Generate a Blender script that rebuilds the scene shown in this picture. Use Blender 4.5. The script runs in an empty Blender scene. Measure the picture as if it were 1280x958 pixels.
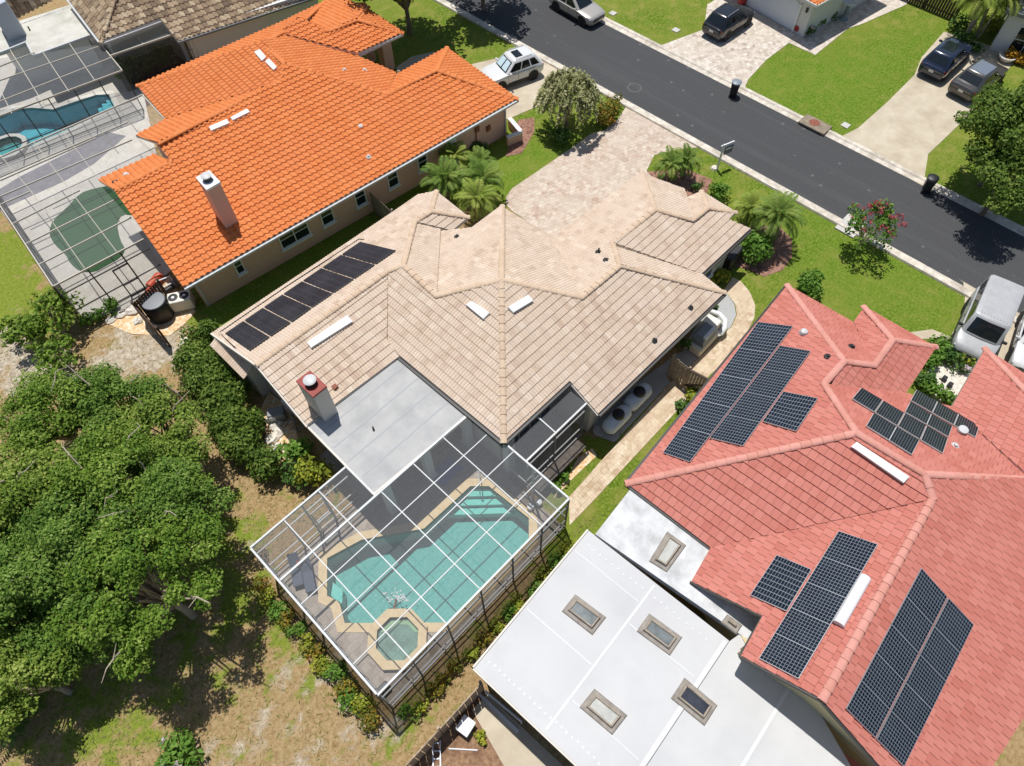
import bpy, bmesh, math, random
import numpy as np
from mathutils import Vector, Matrix
from mathutils.geometry import tessellate_polygon
random.seed(7); rng = np.random.default_rng(7)
R = math.radians
S = bpy.context.scene
COL = S.collection

# ------------------------------------------------------------------ camera (solved from the photograph's vanishing points)
H = 30.0; FOC = 865.8
PIT, ROL, YAW = R(58.09), R(1.09), R(45.26)
_f = Vector((math.cos(PIT)*math.sin(YAW), math.cos(PIT)*math.cos(YAW), -math.sin(PIT)))
_r = Vector((math.cos(YAW), -math.sin(YAW), 0)); _d = _f.cross(_r)
_c, _s = math.cos(ROL), math.sin(ROL)
CR = _c*_r + _s*_d; CD = -_s*_r + _c*_d; CF = _f
cam = bpy.data.cameras.new('camera'); co = bpy.data.objects.new('camera', cam); COL.objects.link(co)
co.matrix_world = Matrix(((CR.x, -CD.x, -CF.x, 0), (CR.y, -CD.y, -CF.y, 0), (CR.z, -CD.z, -CF.z, H), (0, 0, 0, 1)))
cam.sensor_width = 36; cam.lens = FOC/1280*36; cam.clip_start = .5; cam.clip_end = 6000
S.camera = co

def P(px, py, z=0.0):
    """surveyed point: picture position + real height above the lawn -> world"""
    d = CR*((px-640)/FOC) + CD*((py-479)/FOC) + CF
    t = (z-H)/d.z
    return Vector((t*d.x, t*d.y, z))

# ------------------------------------------------------------------ materials
MATS = {}
def _nt(name):
    m = bpy.data.materials.new(name); m.use_nodes = True
    nt = m.node_tree; b = nt.nodes['Principled BSDF']; MATS[name] = m
    return m, nt, b
def N(nt, typ, **kw):
    n = nt.nodes.new(typ)
    for k, v in kw.items():
        if k.startswith('i_'):
            n.inputs[k[2:].replace('_', ' ')].default_value = v
        else: setattr(n, k, v)
    return n
def c4(c): return (c[0], c[1], c[2], 1)
def srgb(r, g, b):
    f = lambda x: ((x/255+.055)/1.055)**2.4 if x > 10 else x/255/12.92
    return (f(r), f(g), f(b))
def ramp(nt, stops):
    n = nt.nodes.new('ShaderNodeValToRGB'); e = n.color_ramp.elements
    while len(e) < len(stops): e.new(.5)
    for q, (p, c) in zip(e, stops): q.position = p; q.color = c4(c) if len(c) == 3 else c
    return n
def mix(nt, fac, a, b, blend='MIX'):
    n = nt.nodes.new('ShaderNodeMix'); n.data_type = 'RGBA'; n.blend_type = blend
    for i, v in ((0, fac), (6, a), (7, b)):
        if hasattr(v, 'is_linked'): nt.links.new(v, n.inputs[i])
        else: n.inputs[i].default_value = v if i == 0 else c4(v)
    return n.outputs[2]
def pos(nt):
    return nt.nodes.new('ShaderNodeNewGeometry').outputs['Position']
def objco(nt):
    return nt.nodes.new('ShaderNodeTexCoord').outputs['Object']
def noise(nt, scale, detail=4, rough=.6, vec=None):
    n = N(nt, 'ShaderNodeTexNoise'); n.inputs['Scale'].default_value = scale
    n.inputs['Detail'].default_value = detail; n.inputs['Roughness'].default_value = rough
    nt.links.new(vec if vec is not None else pos(nt), n.inputs['Vector'])
    return n.outputs['Fac']
def bumpit(nt, b, h, strength=.3, dist=.02):
    n = nt.nodes.new('ShaderNodeBump'); n.inputs['Strength'].default_value = strength; n.inputs['Distance'].default_value = dist
    nt.links.new(h, n.inputs['Height']); nt.links.new(n.outputs[0], b.inputs['Normal'])
def mat(name, c1, c2=None, scale=6, rough=.8, metal=0, spec=None, bump=0, detail=5, lo=.35, hi=.65, c3=None, scale3=1.2, coat=0):
    m, nt, b = _nt(name)
    b.inputs['Roughness'].default_value = rough; b.inputs['Metallic'].default_value = metal
    if spec is not None: b.inputs['Specular IOR Level'].default_value = spec
    if coat: b.inputs['Coat Weight'].default_value = coat
    if c2 is None: b.inputs['Base Color'].default_value = c4(c1)
    else:
        nz = noise(nt, scale, detail); rp = ramp(nt, [(lo, c1), (hi, c2)]); nt.links.new(nz, rp.inputs[0])
        o = rp.outputs[0]
        if c3 is not None:
            n3 = noise(nt, scale3, 3); r3 = ramp(nt, [(.45, (0, 0, 0)), (.7, (1, 1, 1))]); nt.links.new(n3, r3.inputs[0])
            o = mix(nt, r3.outputs[0], o, c3)
        nt.links.new(o, b.inputs['Base Color'])
        if bump: bumpit(nt, b, nz, bump)
    return m
def mat_tile(name, stops, streak, rough=.75, fade=None):
    """roof tile: every tile has a pigment of its own (face attribute rnd)"""
    m, nt, b = _nt(name); b.inputs['Roughness'].default_value = rough; b.inputs['Specular IOR Level'].default_value = .25
    a = N(nt, 'ShaderNodeAttribute', attribute_name='rnd'); rp = ramp(nt, stops); nt.links.new(a.outputs['Fac'], rp.inputs[0])
    nz = noise(nt, 9, 5, .7); r2 = ramp(nt, [(.35, (streak, streak*.98, streak*.95)), (.65, (1.05, 1.03, 1))]); nt.links.new(nz, r2.inputs[0])
    o = mix(nt, 1.0, rp.outputs[0], r2.outputs[0], 'MULTIPLY')
    if fade:
        n2 = noise(nt, .5, 3); r4 = ramp(nt, [(.4, (0, 0, 0)), (.7, (.6, .6, .6))]); nt.links.new(n2, r4.inputs[0])
        o = mix(nt, r4.outputs[0], o, fade)
    nt.links.new(o, b.inputs['Base Color']); bumpit(nt, b, noise(nt, 40, 3), .15, .01)
    return m
def mat_paver(name, c1, c2, mortar, sx, sy, rot=0, spread=.5, tint=None):
    m, nt, b = _nt(name); b.inputs['Roughness'].default_value = .85; b.inputs['Specular IOR Level'].default_value = .2
    mp = N(nt, 'ShaderNodeMapping'); mp.inputs['Rotation'].default_value = (0, 0, rot); nt.links.new(pos(nt), mp.inputs['Vector'])
    br = N(nt, 'ShaderNodeTexBrick'); br.inputs['Scale'].default_value = 1; br.inputs['Brick Width'].default_value = sx; br.inputs['Row Height'].default_value = sy
    br.inputs['Mortar Size'].default_value = .008; br.inputs['Color1'].default_value = c4(c1); br.inputs['Color2'].default_value = c4(c2); br.inputs['Mortar'].default_value = c4(mortar)
    br.inputs['Bias'].default_value = 0; br.inputs['Mortar Smooth'].default_value = .3
    nt.links.new(mp.outputs[0], br.inputs['Vector'])
    v = N(nt, 'ShaderNodeTexVoronoi'); v.inputs['Scale'].default_value = 3.4; nt.links.new(pos(nt), v.inputs['Vector'])
    bw = N(nt, 'ShaderNodeRGBToBW'); nt.links.new(v.outputs['Color'], bw.inputs[0]); rv = ramp(nt, [(.15, (.14, .13, .12)), (.85, (.84, .83, .82))]); nt.links.new(bw.outputs[0], rv.inputs[0])
    o = mix(nt, spread, br.outputs['Color'], rv.outputs[0], 'SOFT_LIGHT')
    if tint is not None:
        n3 = noise(nt, .55, 5); r3 = ramp(nt, [(.4, (0, 0, 0)), (.7, (.75, .75, .75))]); nt.links.new(n3, r3.inputs[0]); o = mix(nt, r3.outputs[0], o, tint)
    nz = noise(nt, 14, 4); r2 = ramp(nt, [(.3, (.86, .86, .86)), (.7, (1.05, 1.05, 1.05))]); nt.links.new(nz, r2.inputs[0])
    o = mix(nt, 1.0, o, r2.outputs[0], 'MULTIPLY')
    nt.links.new(o, b.inputs['Base Color'])
    return m
def mat_leaf(name, stops, trans=.25, rough=.55):
    m = bpy.data.materials.new(name); m.use_nodes = True; nt = m.node_tree; MATS[name] = m
    b = nt.nodes['Principled BSDF']; out = nt.nodes['Material Output']
    a = N(nt, 'ShaderNodeAttribute', attribute_name='rnd'); rp = ramp(nt, stops); nt.links.new(a.outputs['Fac'], rp.inputs[0])
    nt.links.new(rp.outputs[0], b.inputs['Base Color']); b.inputs['Roughness'].default_value = .6; b.inputs['Specular IOR Level'].default_value = .12
    t = N(nt, 'ShaderNodeBsdfTranslucent'); nt.links.new(rp.outputs[0], t.inputs[0])
    mx = N(nt, 'ShaderNodeMixShader'); mx.inputs[0].default_value = trans
    nt.links.new(b.outputs[0], mx.inputs[1]); nt.links.new(t.outputs[0], mx.inputs[2]); nt.links.new(mx.outputs[0], out.inputs[0])
    return m
def mat_screen(name, col, fac):
    m = bpy.data.materials.new(name); m.use_nodes = True; nt = m.node_tree; MATS[name] = m
    b = nt.nodes['Principled BSDF']; b.inputs['Base Color'].default_value = c4(col); b.inputs['Roughness'].default_value = .6
    t = N(nt, 'ShaderNodeBsdfTransparent'); mx = N(nt, 'ShaderNodeMixShader'); mx.inputs[0].default_value = fac
    nt.links.new(t.outputs[0], mx.inputs[1]); nt.links.new(b.outputs[0], mx.inputs[2]); nt.links.new(mx.outputs[0], nt.nodes['Material Output'].inputs[0])
    return m
def mat_water(name, tint):
    m = bpy.data.materials.new(name); m.use_nodes = True; nt = m.node_tree; MATS[name] = m
    nt.nodes.remove(nt.nodes['Principled BSDF'])
    t = N(nt, 'ShaderNodeBsdfTransparent'); t.inputs[0].default_value = c4(tint)
    g = N(nt, 'ShaderNodeBsdfGlossy'); g.inputs['Roughness'].default_value = .55
    fr = N(nt, 'ShaderNodeFresnel'); fr.inputs[0].default_value = 1.33
    bp = N(nt, 'ShaderNodeBump'); bp.inputs['Strength'].default_value = .12; bp.inputs['Distance'].default_value = .03
    nt.links.new(noise(nt, 4.5, 4, .6), bp.inputs['Height']); nt.links.new(bp.outputs[0], g.inputs['Normal']); nt.links.new(bp.outputs[0], fr.inputs['Normal'])
    mx = N(nt, 'ShaderNodeMixShader'); nt.links.new(fr.outputs[0], mx.inputs[0]); nt.links.new(t.outputs[0], mx.inputs[1]); nt.links.new(g.outputs[0], mx.inputs[2])
    nt.links.new(mx.outputs[0], nt.nodes['Material Output'].inputs[0])
    return m
def mat_plaster(name, c1, c2):
    """pool plaster with the dancing light-net pattern of its pebble finish"""
    m, nt, b = _nt(name); b.inputs['Roughness'].default_value = .7
    nz = noise(nt, 5.5, 5, .75); rp = ramp(nt, [(.38, c1), (.62, c2)]); nt.links.new(nz, rp.inputs[0]); nt.links.new(rp.outputs[0], b.inputs['Base Color'])  # mottling painted into the basin colour in place of water ripples
    return m
def mat_cells(name, nx, ny, cell, line, lw):
    """photovoltaic glass: dark cells with thin pale lines, laid out in the panel's own UV"""
    m, nt, b = _nt(name); b.inputs['Roughness'].default_value = .15; b.inputs['Specular IOR Level'].default_value = .25
    uv = N(nt, 'ShaderNodeUVMap'); sp = N(nt, 'ShaderNodeSeparateXYZ'); nt.links.new(uv.outputs[0], sp.inputs[0])
    outs = []
    for ax, n, w in ((0, nx, lw), (1, ny, lw)):
        if n <= 0: continue
        a = N(nt, 'ShaderNodeMath', operation='MULTIPLY'); a.inputs[1].default_value = n; nt.links.new(sp.outputs[ax], a.inputs[0])
        f = N(nt, 'ShaderNodeMath', operation='FRACT'); nt.links.new(a.outputs[0], f.inputs[0])
        s = N(nt, 'ShaderNodeMath', operation='SUBTRACT'); s.inputs[1].default_value = .5; nt.links.new(f.outputs[0], s.inputs[0])
        ab = N(nt, 'ShaderNodeMath', operation='ABSOLUTE'); nt.links.new(s.outputs[0], ab.inputs[0])
        g = N(nt, 'ShaderNodeMath', operation='GREATER_THAN'); g.inputs[1].default_value = .5-w; nt.links.new(ab.outputs[0], g.inputs[0])
        outs.append(g.outputs[0])
    o = outs[0]
    if len(outs) > 1:
        mx = N(nt, 'ShaderNodeMath', operation='MAXIMUM'); nt.links.new(outs[0], mx.inputs[0]); nt.links.new(outs[1], mx.inputs[1]); o = mx.outputs[0]
    nz = noise(nt, 1.5, 3); r2 = ramp(nt, [(.35, cell), (.7, (cell[0]*1.6+.004, cell[1]*1.6+.005, cell[2]*1.5+.006))]); nt.links.new(nz, r2.inputs[0])
    nt.links.new(mix(nt, o, r2.outputs[0], line), b.inputs['Base Color'])
    return m

# ------------------------------------------------------------------ objects
def tag(o, label=None, cat=None, group=None, kind=None):
    if label: o['label'] = label
    if cat: o['category'] = cat
    if group: o['group'] = group
    if kind: o['kind'] = kind
    return o
def thing(name, label, cat, loc=(0, 0, 0), rz=0, group=None):
    o = bpy.data.objects.new(name, None); COL.objects.link(o); o.empty_display_size = .3
    o.location = loc; o.rotation_euler = (0, 0, rz)
    return tag(o, label, cat, group)
def chain(o):
    M = Matrix.Identity(4)
    while o is not None:
        M = Matrix.Translation(o.location) @ Matrix.Rotation(o.rotation_euler.z, 4, 'Z') @ M; o = o.parent
    return M
def link_mesh(name, me, parent=None):
    o = bpy.data.objects.new(name, me); COL.objects.link(o)
    if parent is not None: o.parent = parent
    return o
def copy_tree(o, parent=None, **kw):
    c = o.copy(); COL.objects.link(c); c.parent = parent
    for ch in list(o.children): copy_tree(ch, c)
    return c
class MB:
    def __init__(s): s.v = []; s.f = []; s.mi = []; s.uv = {}; s.rnd = []; s.m = 0; s.r = 0.5
    def face(s, pts, uv=None):
        i = len(s.v); s.v.extend([tuple(p) for p in pts]); s.f.append(tuple(range(i, i+len(pts)))); s.mi.append(s.m); s.rnd.append(s.r)
        if uv: s.uv[len(s.f)-1] = uv
    def grid(s, rows, close_u=False, close_v=False):
        i0 = len(s.v); n = len(rows[0])
        for r in rows: s.v.extend([tuple(p) for p in r])
        m = len(rows)
        for a in range(m-1 + (1 if close_v else 0)):
            for b in range(n-1 + (1 if close_u else 0)):
                a2 = (a+1) % m; b2 = (b+1) % n
                s.f.append((i0+a*n+b, i0+a*n+b2, i0+a2*n+b2, i0+a2*n+b)); s.mi.append(s.m); s.rnd.append(s.r)
    def cap(s, ring, flip=False):
        i = len(s.v); s.v.extend([tuple(p) for p in ring]); t = tuple(range(i, i+len(ring)))
        s.f.append(t[::-1] if flip else t); s.mi.append(s.m); s.rnd.append(s.r)
    def prism(s, poly, z0, z1, bottom=True):
        n = len(poly); a = [(p[0], p[1], z0) for p in poly]; b = [(p[0], p[1], z1) for p in poly]
        ar = sum(poly[i][0]*poly[(i+1) % n][1]-poly[(i+1) % n][0]*poly[i][1] for i in range(n))
        if ar < 0: a = a[::-1]; b = b[::-1]
        for i in range(n): j = (i+1) % n; s.face([a[i], a[j], b[j], b[i]])
        tris = tessellate_polygon([[Vector(q) for q in b]])
        i0 = len(s.v); s.v.extend(b)
        for t in tris:
            nrm = (Vector(b[t[1]])-Vector(b[t[0]])).cross(Vector(b[t[2]])-Vector(b[t[0]]))
            t = t if nrm.z > 0 else t[::-1]
            s.f.append(tuple(i0+q for q in t)); s.mi.append(s.m); s.rnd.append(s.r)
            if bottom: s.face([a[q] for q in t[::-1]])
    def sheet(s, poly, z, holes=()):
        loops = [[Vector((p[0], p[1], z)) for p in l] for l in [poly]+list(holes)]
        flat = [v for l in loops for v in l]; i0 = len(s.v); s.v.extend([tuple(v) for v in flat])
        for t in tessellate_polygon(loops):
            nrm = (flat[t[1]]-flat[t[0]]).cross(flat[t[2]]-flat[t[0]])
            if abs(nrm.z) < 1e-9: continue
            t = t if nrm.z > 0 else t[::-1]
            s.f.append(tuple(i0+q for q in t)); s.mi.append(s.m); s.rnd.append(s.r)
    def box(s, c, d, ax=None, bev=0):
        """box with centre c, size d, optional axes (three unit vectors)"""
        ax = ax or (Vector((1, 0, 0)), Vector((0, 1, 0)), Vector((0, 0, 1))); c = Vector(c)
        def q(x, y, z): return c+ax[0]*x*d[0]/2+ax[1]*y*d[1]/2+ax[2]*z*d[2]/2
        if bev:
            bx, by = 1-2*bev/d[0], 1-2*bev/d[1]; bz = 1-2*bev/d[2]
            ring = lambda fx, fy, z: [q(-fx, -1*fy if 0 else -fy, z), q(fx, -fy, z), q(fx, fy, z), q(-fx, fy, z)]
            def oct_(sx, sy, z): return [q(-bx*sx, -sy, z), q(bx*sx, -sy, z), q(sx, -by*sy, z), q(sx, by*sy, z), q(bx*sx, sy, z), q(-bx*sx, sy, z), q(-sx, by*sy, z), q(-sx, -by*sy, z)]
            rows = [oct_(bx, by, -1), oct_(1, 1, -bz), oct_(1, 1, bz), oct_(bx, by, 1)]
            s.grid(rows, close_u=True); s.cap(rows[0], True); s.cap(rows[-1]); return
        v = [q(x, y, z) for z in (-1, 1) for x, y in ((-1, -1), (1, -1), (1, 1), (-1, 1))]
        for f in ((3, 2, 1, 0), (4, 5, 6, 7), (0, 1, 5, 4), (1, 2, 6, 5), (2, 3, 7, 6), (3, 0, 4, 7)): s.face([v[k] for k in f])
    def bar(s, a, b, w, h=None, up=None):
        a = Vector(a); b = Vector(b); h = h or w; t = (b-a); L = t.length; t.normalize()
        u = Vector(up) if up is not None else (Vector((0, 0, 1)) if abs(t.z) < .9 else Vector((1, 0, 0)))
        sd = t.cross(u).normalized(); u = sd.cross(t).normalized()
        s.box((a+b)/2, (L, w, h), (t, sd, u))
    def tube(s, pts, r, n=8, caps=True):
        pts = [Vector(p) for p in pts]; rr = r if hasattr(r, '__len__') else [r]*len(pts); rows = []; u = None
        for i, p in enumerate(pts):
            t = (pts[min(i+1, len(pts)-1)]-pts[max(i-1, 0)]).normalized()
            if u is None: u = t.orthogonal().normalized()
            u = (u-t*u.dot(t)).normalized(); w = t.cross(u)
            rows.append([p+(u*math.cos(2*math.pi*k/n)+w*math.sin(2*math.pi*k/n))*rr[i] for k in range(n)])
        s.grid(rows, close_u=True)
        if caps: s.cap(rows[0], True); s.cap(rows[-1])
    def lathe(s, c, prof, n=20, ax=None):
        c = Vector(c); X, Y, Z = ax or (Vector((1, 0, 0)), Vector((0, 1, 0)), Vector((0, 0, 1)))
        rows = [[c+X*(r*math.cos(2*math.pi*k/n))+Y*(r*math.sin(2*math.pi*k/n))+Z*z for k in range(n)] for r, z in prof]
        s.grid(rows, close_u=True); s.cap(rows[0], True); s.cap(rows[-1])
    def build(s, name, mats, parent=None, local=False, smooth=False, rnd=False, sharp=35):
        me = bpy.data.meshes.new(name); v = s.v
        if parent is not None and not local:
            Mi = chain(parent).inverted(); v = [tuple(Mi @ Vector(p)) for p in v]
        me.from_pydata(v, [], s.f)
        for m in (mats if isinstance(mats, (list, tuple)) else [mats]): me.materials.append(m)
        me.polygons.foreach_set('material_index', s.mi)
        if s.uv:
            l = me.uv_layers.new(name='UVMap')
            for fi, uv in s.uv.items():
                for k, li in enumerate(me.polygons[fi].loop_indices): l.data[li].uv = uv[k]
        if rnd:
            a = me.attributes.new('rnd', 'FLOAT', 'FACE'); a.data.foreach_set('value', s.rnd)
        me.update()
        if smooth:
            bm = bmesh.new(); bm.from_mesh(me); bmesh.ops.remove_doubles(bm, verts=bm.verts, dist=.0005); bm.to_mesh(me); bm.free()
            me.polygons.foreach_set('use_smooth', [True]*len(me.polygons)); me.set_sharp_from_angle(angle=R(sharp))
        return link_mesh(name, me, parent)
def np_mesh(name, V, F, material, parent=None, rnd=None, smooth=False):
    """quad mesh from arrays (local coordinates of its parent)"""
    me = bpy.data.meshes.new(name); V = np.asarray(V, np.float32); F = np.asarray(F, np.int32); k = F.shape[1]
    me.vertices.add(len(V)); me.vertices.foreach_set('co', V.ravel())
    me.loops.add(F.size); me.loops.foreach_set('vertex_index', F.ravel())
    me.polygons.add(len(F)); me.polygons.foreach_set('loop_start', np.arange(len(F), dtype=np.int32)*k)
    me.polygons.foreach_set('loop_total', np.full(len(F), k, np.int32))
    if rnd is not None:
        a = me.attributes.new('rnd', 'FLOAT', 'FACE'); a.data.foreach_set('value', np.asarray(rnd, np.float32))
    me.materials.append(material); me.update(calc_edges=True)
    return link_mesh(name, me, parent)
ORD = ['first', 'second', 'third', 'fourth', 'fifth', 'sixth', 'seventh', 'eighth', 'ninth', 'tenth', 'eleventh', 'twelfth', 'thirteenth', 'fourteenth', 'fifteenth', 'sixteenth', 'seventeenth', 'eighteenth', 'nineteenth', 'twentieth']

# ------------------------------------------------------------------ tiled roofs
def clip_tri(poly, tri):
    out = poly
    for i in range(3):
        ax, ay = tri[i]; bx, by = tri[(i+1) % 3]; dx, dy = bx-ax, by-ay
        src = out; out = []
        n = len(src)
        if n == 0: return out
        ds = [dx*(p[1]-ay)-dy*(p[0]-ax) for p in src]
        for k in range(n):
            p, q = src[k], src[(k+1) % n]; d1, d2 = ds[k], ds[(k+1) % n]
            if d1 >= -1e-9: out.append(p)
            if (d1 > 1e-9 and d2 < -1e-9) or (d1 < -1e-9 and d2 > 1e-9):
                t = d1/(d1-d2); out.append(tuple(p[j]+(q[j]-p[j])*t for j in range(3)))
    return out
def prof_s(x):      # S tile: barrel and pan
    return .066*max(0, math.sin(math.pi*min(x/.62, 1))) if x < .62 else -.016*math.sin(math.pi*(x-.62)/.38)
def prof_low(x):    # double-roll low tile
    return .034*abs(math.sin(2*math.pi*x))
def prof_flat(x): return 0.0
STY = {'s': (prof_s, [0, .1, .2, .31, .42, .52, .62, .75, .88, 1], .05), 'low': (prof_low, [0, .12, .25, .38, .5, .62, .75, .88, 1], .036), 'flat': (prof_flat, [0, .955, 1], .05)}
def fit_plane(pts, n):
    A = np.array([[1, -(n[0]*p[0]+n[1]*p[1])] for p in pts]); b = np.array([p[2] for p in pts])
    (c, m), *_ = np.linalg.lstsq(A, b, rcond=None)
    return c, m
def tile_face(mb, pts, n, sty, tw, tl, stagger=False, thick=.12):
    """covers one roof plane with modelled tiles; pts = its outline, n = horizontal downslope direction"""
    c, m = fit_plane(pts, n); U = (-n[1], n[0])
    prof, xs, step = STY[sty]
    loc = [(p[0]*U[0]+p[1]*U[1], p[0]*n[0]+p[1]*n[1]) for p in pts]     # u along the eave, w downslope
    tris = []
    for t in tessellate_polygon([[Vector((a, b, 0)) for a, b in loc]]):
        q = [loc[k] for k in t]
        ar = (q[1][0]-q[0][0])*(q[2][1]-q[0][1])-(q[1][1]-q[0][1])*(q[2][0]-q[0][0])
        if abs(ar) < 1e-6: continue
        tris.append(q if ar > 0 else q[::-1])
    wmax = max(b for a, b in loc); wmin = min(b for a, b in loc); umin = min(a for a, b in loc); umax = max(a for a, b in loc)
    cs = 1/math.sqrt(1+m*m); tlh = tl*cs
    tb = [(min(q[0] for q in t), max(q[0] for q in t), min(q[1] for q in t), max(q[1] for q in t)) for t in tris]
    def z(u, w): return c-m*w
    def emit(quad):
        q0 = min(p[0] for p in quad); q1 = max(p[0] for p in quad); r0 = min(p[1] for p in quad); r1 = max(p[1] for p in quad)
        for t, bb in zip(tris, tb):
            if q1 < bb[0] or q0 > bb[1] or r1 < bb[2] or r0 > bb[3]: continue
            pl = clip_tri(quad, t)
            if len(pl) >= 3: mb.face([(a*U[0]+b*n[0], a*U[1]+b*n[1], zz) for a, b, zz in pl])
    row = 0; w1 = wmax
    while w1 > wmin:
        w0 = w1-tlh; k0 = int(math.floor(umin/tw))-1; off = (tw/2 if (stagger and row % 2) else 0)
        while k0*tw+off < umax:
            ub = k0*tw+off; mb.r = random.random(); lift = random.uniform(0, .006)
            for a, b in zip(xs[:-1], xs[1:]):
                ua, uc = ub+a*tw, ub+b*tw
                pa, pb = prof(a), prof(b)
                if sty == 'flat' and a > .9: pa = pb = -.03
                za0, zb0 = z(ua, w0)+pa, z(uc, w0)+pb; za1, zb1 = z(ua, w1)+pa+step+lift, z(uc, w1)+pb+step+lift
                emit([(ua, w0, za0), (ua, w1, za1), (uc, w1, zb1), (uc, w0, zb0)])
                # butt end of the course
                e = .004
                emit([(ua, w1-e, za1), (ua, w1, za1-step-.012), (uc, w1, zb1-step-.012), (uc, w1-e, zb1)])
            k0 += 1
        w1 = w0; row += 1
    return c, m
def ridge_caps(mb, a, b, r=.17, seg=.42, up=.05):
    a = Vector(a); b = Vector(b); t = b-a; L = t.length; n = max(1, round(L/seg)); t.normalize()
    if t.z > 0: a, b, t = b, a, -t
    sd = t.cross(Vector((0, 0, 1))).normalized(); u = sd.cross(t)
    for k in range(n):
        p = a+t*(L*k/n); q = a+t*(L*(k+1)/n+.05); mb.r = random.random(); rows = []
        for pt, rr, h in ((p, r*.88, up), (q, r, up+.02)):
            rows.append([pt+sd*(rr*math.cos(x))+u*(rr*.62*math.sin(x)+h-.07) for x in [math.pi*i/7 for i in range(8)]])
        mb.grid(rows); mb.cap(rows[1])
def inset(poly, d):
    n = len(poly); ar = sum(poly[i][0]*poly[(i+1) % n][1]-poly[(i+1) % n][0]*poly[i][1] for i in range(n)); s = 1 if ar > 0 else -1
    out = []
    for i in range(n):
        p0, p1, p2 = Vector(poly[i-1][:2]), Vector(poly[i][:2]), Vector(poly[(i+1) % n][:2])
        e1 = (p1-p0).normalized(); e2 = (p2-p1).normalized(); n1 = Vector((-e1.y, e1.x))*s; n2 = Vector((-e2.y, e2.x))*s
        k = 1+n1.dot(n2); o = p1+(n1+n2)*(d/max(k, .3)); out.append((o.x, o.y))
    return out
def frame(deg):
    t = R(deg); A = (math.cos(t), math.sin(t)); Y = (-math.sin(t), math.cos(t))
    return {'E': A, 'W': (-A[0], -A[1]), 'N': Y, 'S': (-Y[0], -Y[1])}
def make_roof(parent, verts, faces, caps, fr, material, capmat, sty, tw, tl, stagger=False, cap_r=.17, thick=.14):
    """verts: name -> (px,py,z); the tiled skin with its underside is the roof, its ridge caps a sub-part"""
    V = {k: P(*v) for k, v in verts.items()}; use = {k: [] for k in verts}
    for _, n, names in faces:
        for k in names: use[k].append((n, names))
    for it in range(30):        # let the planes and their shared corners agree (corners stay on their sight lines)
        pl = {id(names): (fr[n],)+fit_plane([V[k] for k in names], fr[n]) for _, n, names in faces}
        for k, (px, py, z0) in verts.items():
            d = CR*((px-640)/FOC)+CD*((py-479)/FOC)+CF; zs = []
            for n, names in use[k]:
                nn, c, m = pl[id(names)]; t = (c-H)/(d.z+m*(nn[0]*d.x+nn[1]*d.y)); zs.append(H+t*d.z)
            if zs: V[k] = P(px, py, V[k].z*.4+.55*sum(zs)/len(zs)+.05*z0)
    mb = MB(); info = {}
    for fn, n, names in faces:
        pts = [V[k] for k in names]; info[fn] = (fr[n],)+tile_face(mb, pts, fr[n], sty, tw, tl, stagger)
        # underside
        mb.m = 1; mb.r = .5; cc, mm = info[fn][1:]
        nn = fr[n]; low = [(p.x, p.y, cc-mm*(p.x*nn[0]+p.y*nn[1])-thick) for p in pts]
        i0 = len(mb.v); mb.v.extend(low)
        for t in tessellate_polygon([[Vector(q) for q in low]]):
            mb.f.append(tuple(i0+q for q in t)); mb.mi.append(1); mb.rnd.append(.5)
        # edge boards round the plane
        for i in range(len(low)):
            a, b = low[i], low[(i+1) % len(low)]
            mb.face([a, b, (b[0], b[1], b[2]+thick), (a[0], a[1], a[2]+thick)])
        mb.m = 0
    roof = mb.build('roof', [material, MATS['fascia']], parent, rnd=True)
    left = list(caps)
    while left:                 # one cap mesh for every connected run of ridges
        grp = [left.pop(0)]; pts = set(grp[0]); more = True
        while more:
            more = False
            for e in list(left):
                if pts & set(e): grp.append(e); pts |= set(e); left.remove(e); more = True
        cb = MB()
        for a, b in grp: ridge_caps(cb, V[a], V[b], cap_r)
        cb.build('ridge_cap', capmat, roof, rnd=True)
    return V, info, roof
def zon(info, fn, x, y):
    n, c, m = info[fn]; return c-m*(x*n[0]+y*n[1])
def on_plane(info, fn, px, py, lift=0):
    """point of a roof plane seen at picture position"""
    n, c, m = info[fn]; d = CR*((px-640)/FOC)+CD*((py-479)/FOC)+CF
    t = (c+lift-H)/(d.z+m*(n[0]*d.x+n[1]*d.y))
    return Vector((t*d.x, t*d.y, H+t*d.z))
# ================================================================== MATERIALS
mat('fascia', srgb(214, 205, 192), rough=.6)
mat('asphalt_base', (.052, .052, .053), (.074, .074, .075), 7, .95, bump=.3, detail=12, lo=.3, hi=.72, c3=(.078, .078, .079), scale3=.3, spec=.2)
mat('kerb', srgb(190, 180, 165), srgb(222, 213, 198), 3, .9, bump=.1, c3=srgb(168, 158, 142), scale3=.9)
mat('concrete', srgb(184, 171, 148), srgb(198, 186, 164), 1.1, .9, detail=10, c3=srgb(172, 157, 134), scale3=.5)
mat('concrete_grey', srgb(176, 172, 165), srgb(200, 196, 188), 2, .9, detail=8)
mat_paver('pavers', srgb(192, 169, 152), srgb(203, 189, 172), srgb(152, 134, 118), .36, .24, R(20), .5, srgb(199, 185, 168))
mat_paver('path_pavers', srgb(196, 172, 146), srgb(208, 192, 166), srgb(156, 134, 108), .34, .24, 0, .6, srgb(204, 184, 156))
mat_paver('grey_pavers', srgb(186, 172, 158), srgb(216, 206, 192), srgb(150, 138, 126), .36, .24, R(12), .6, srgb(206, 194, 178))
mat_paver('deck_pavers', srgb(158, 146, 134), srgb(180, 168, 154), srgb(128, 118, 108), .5, .34, 0, .4, srgb(170, 160, 148))
mat_paver('deck_light', srgb(196, 190, 178), srgb(208, 202, 190), srgb(170, 164, 152), .6, .6, 0, .2, srgb(200, 194, 184))
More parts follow.
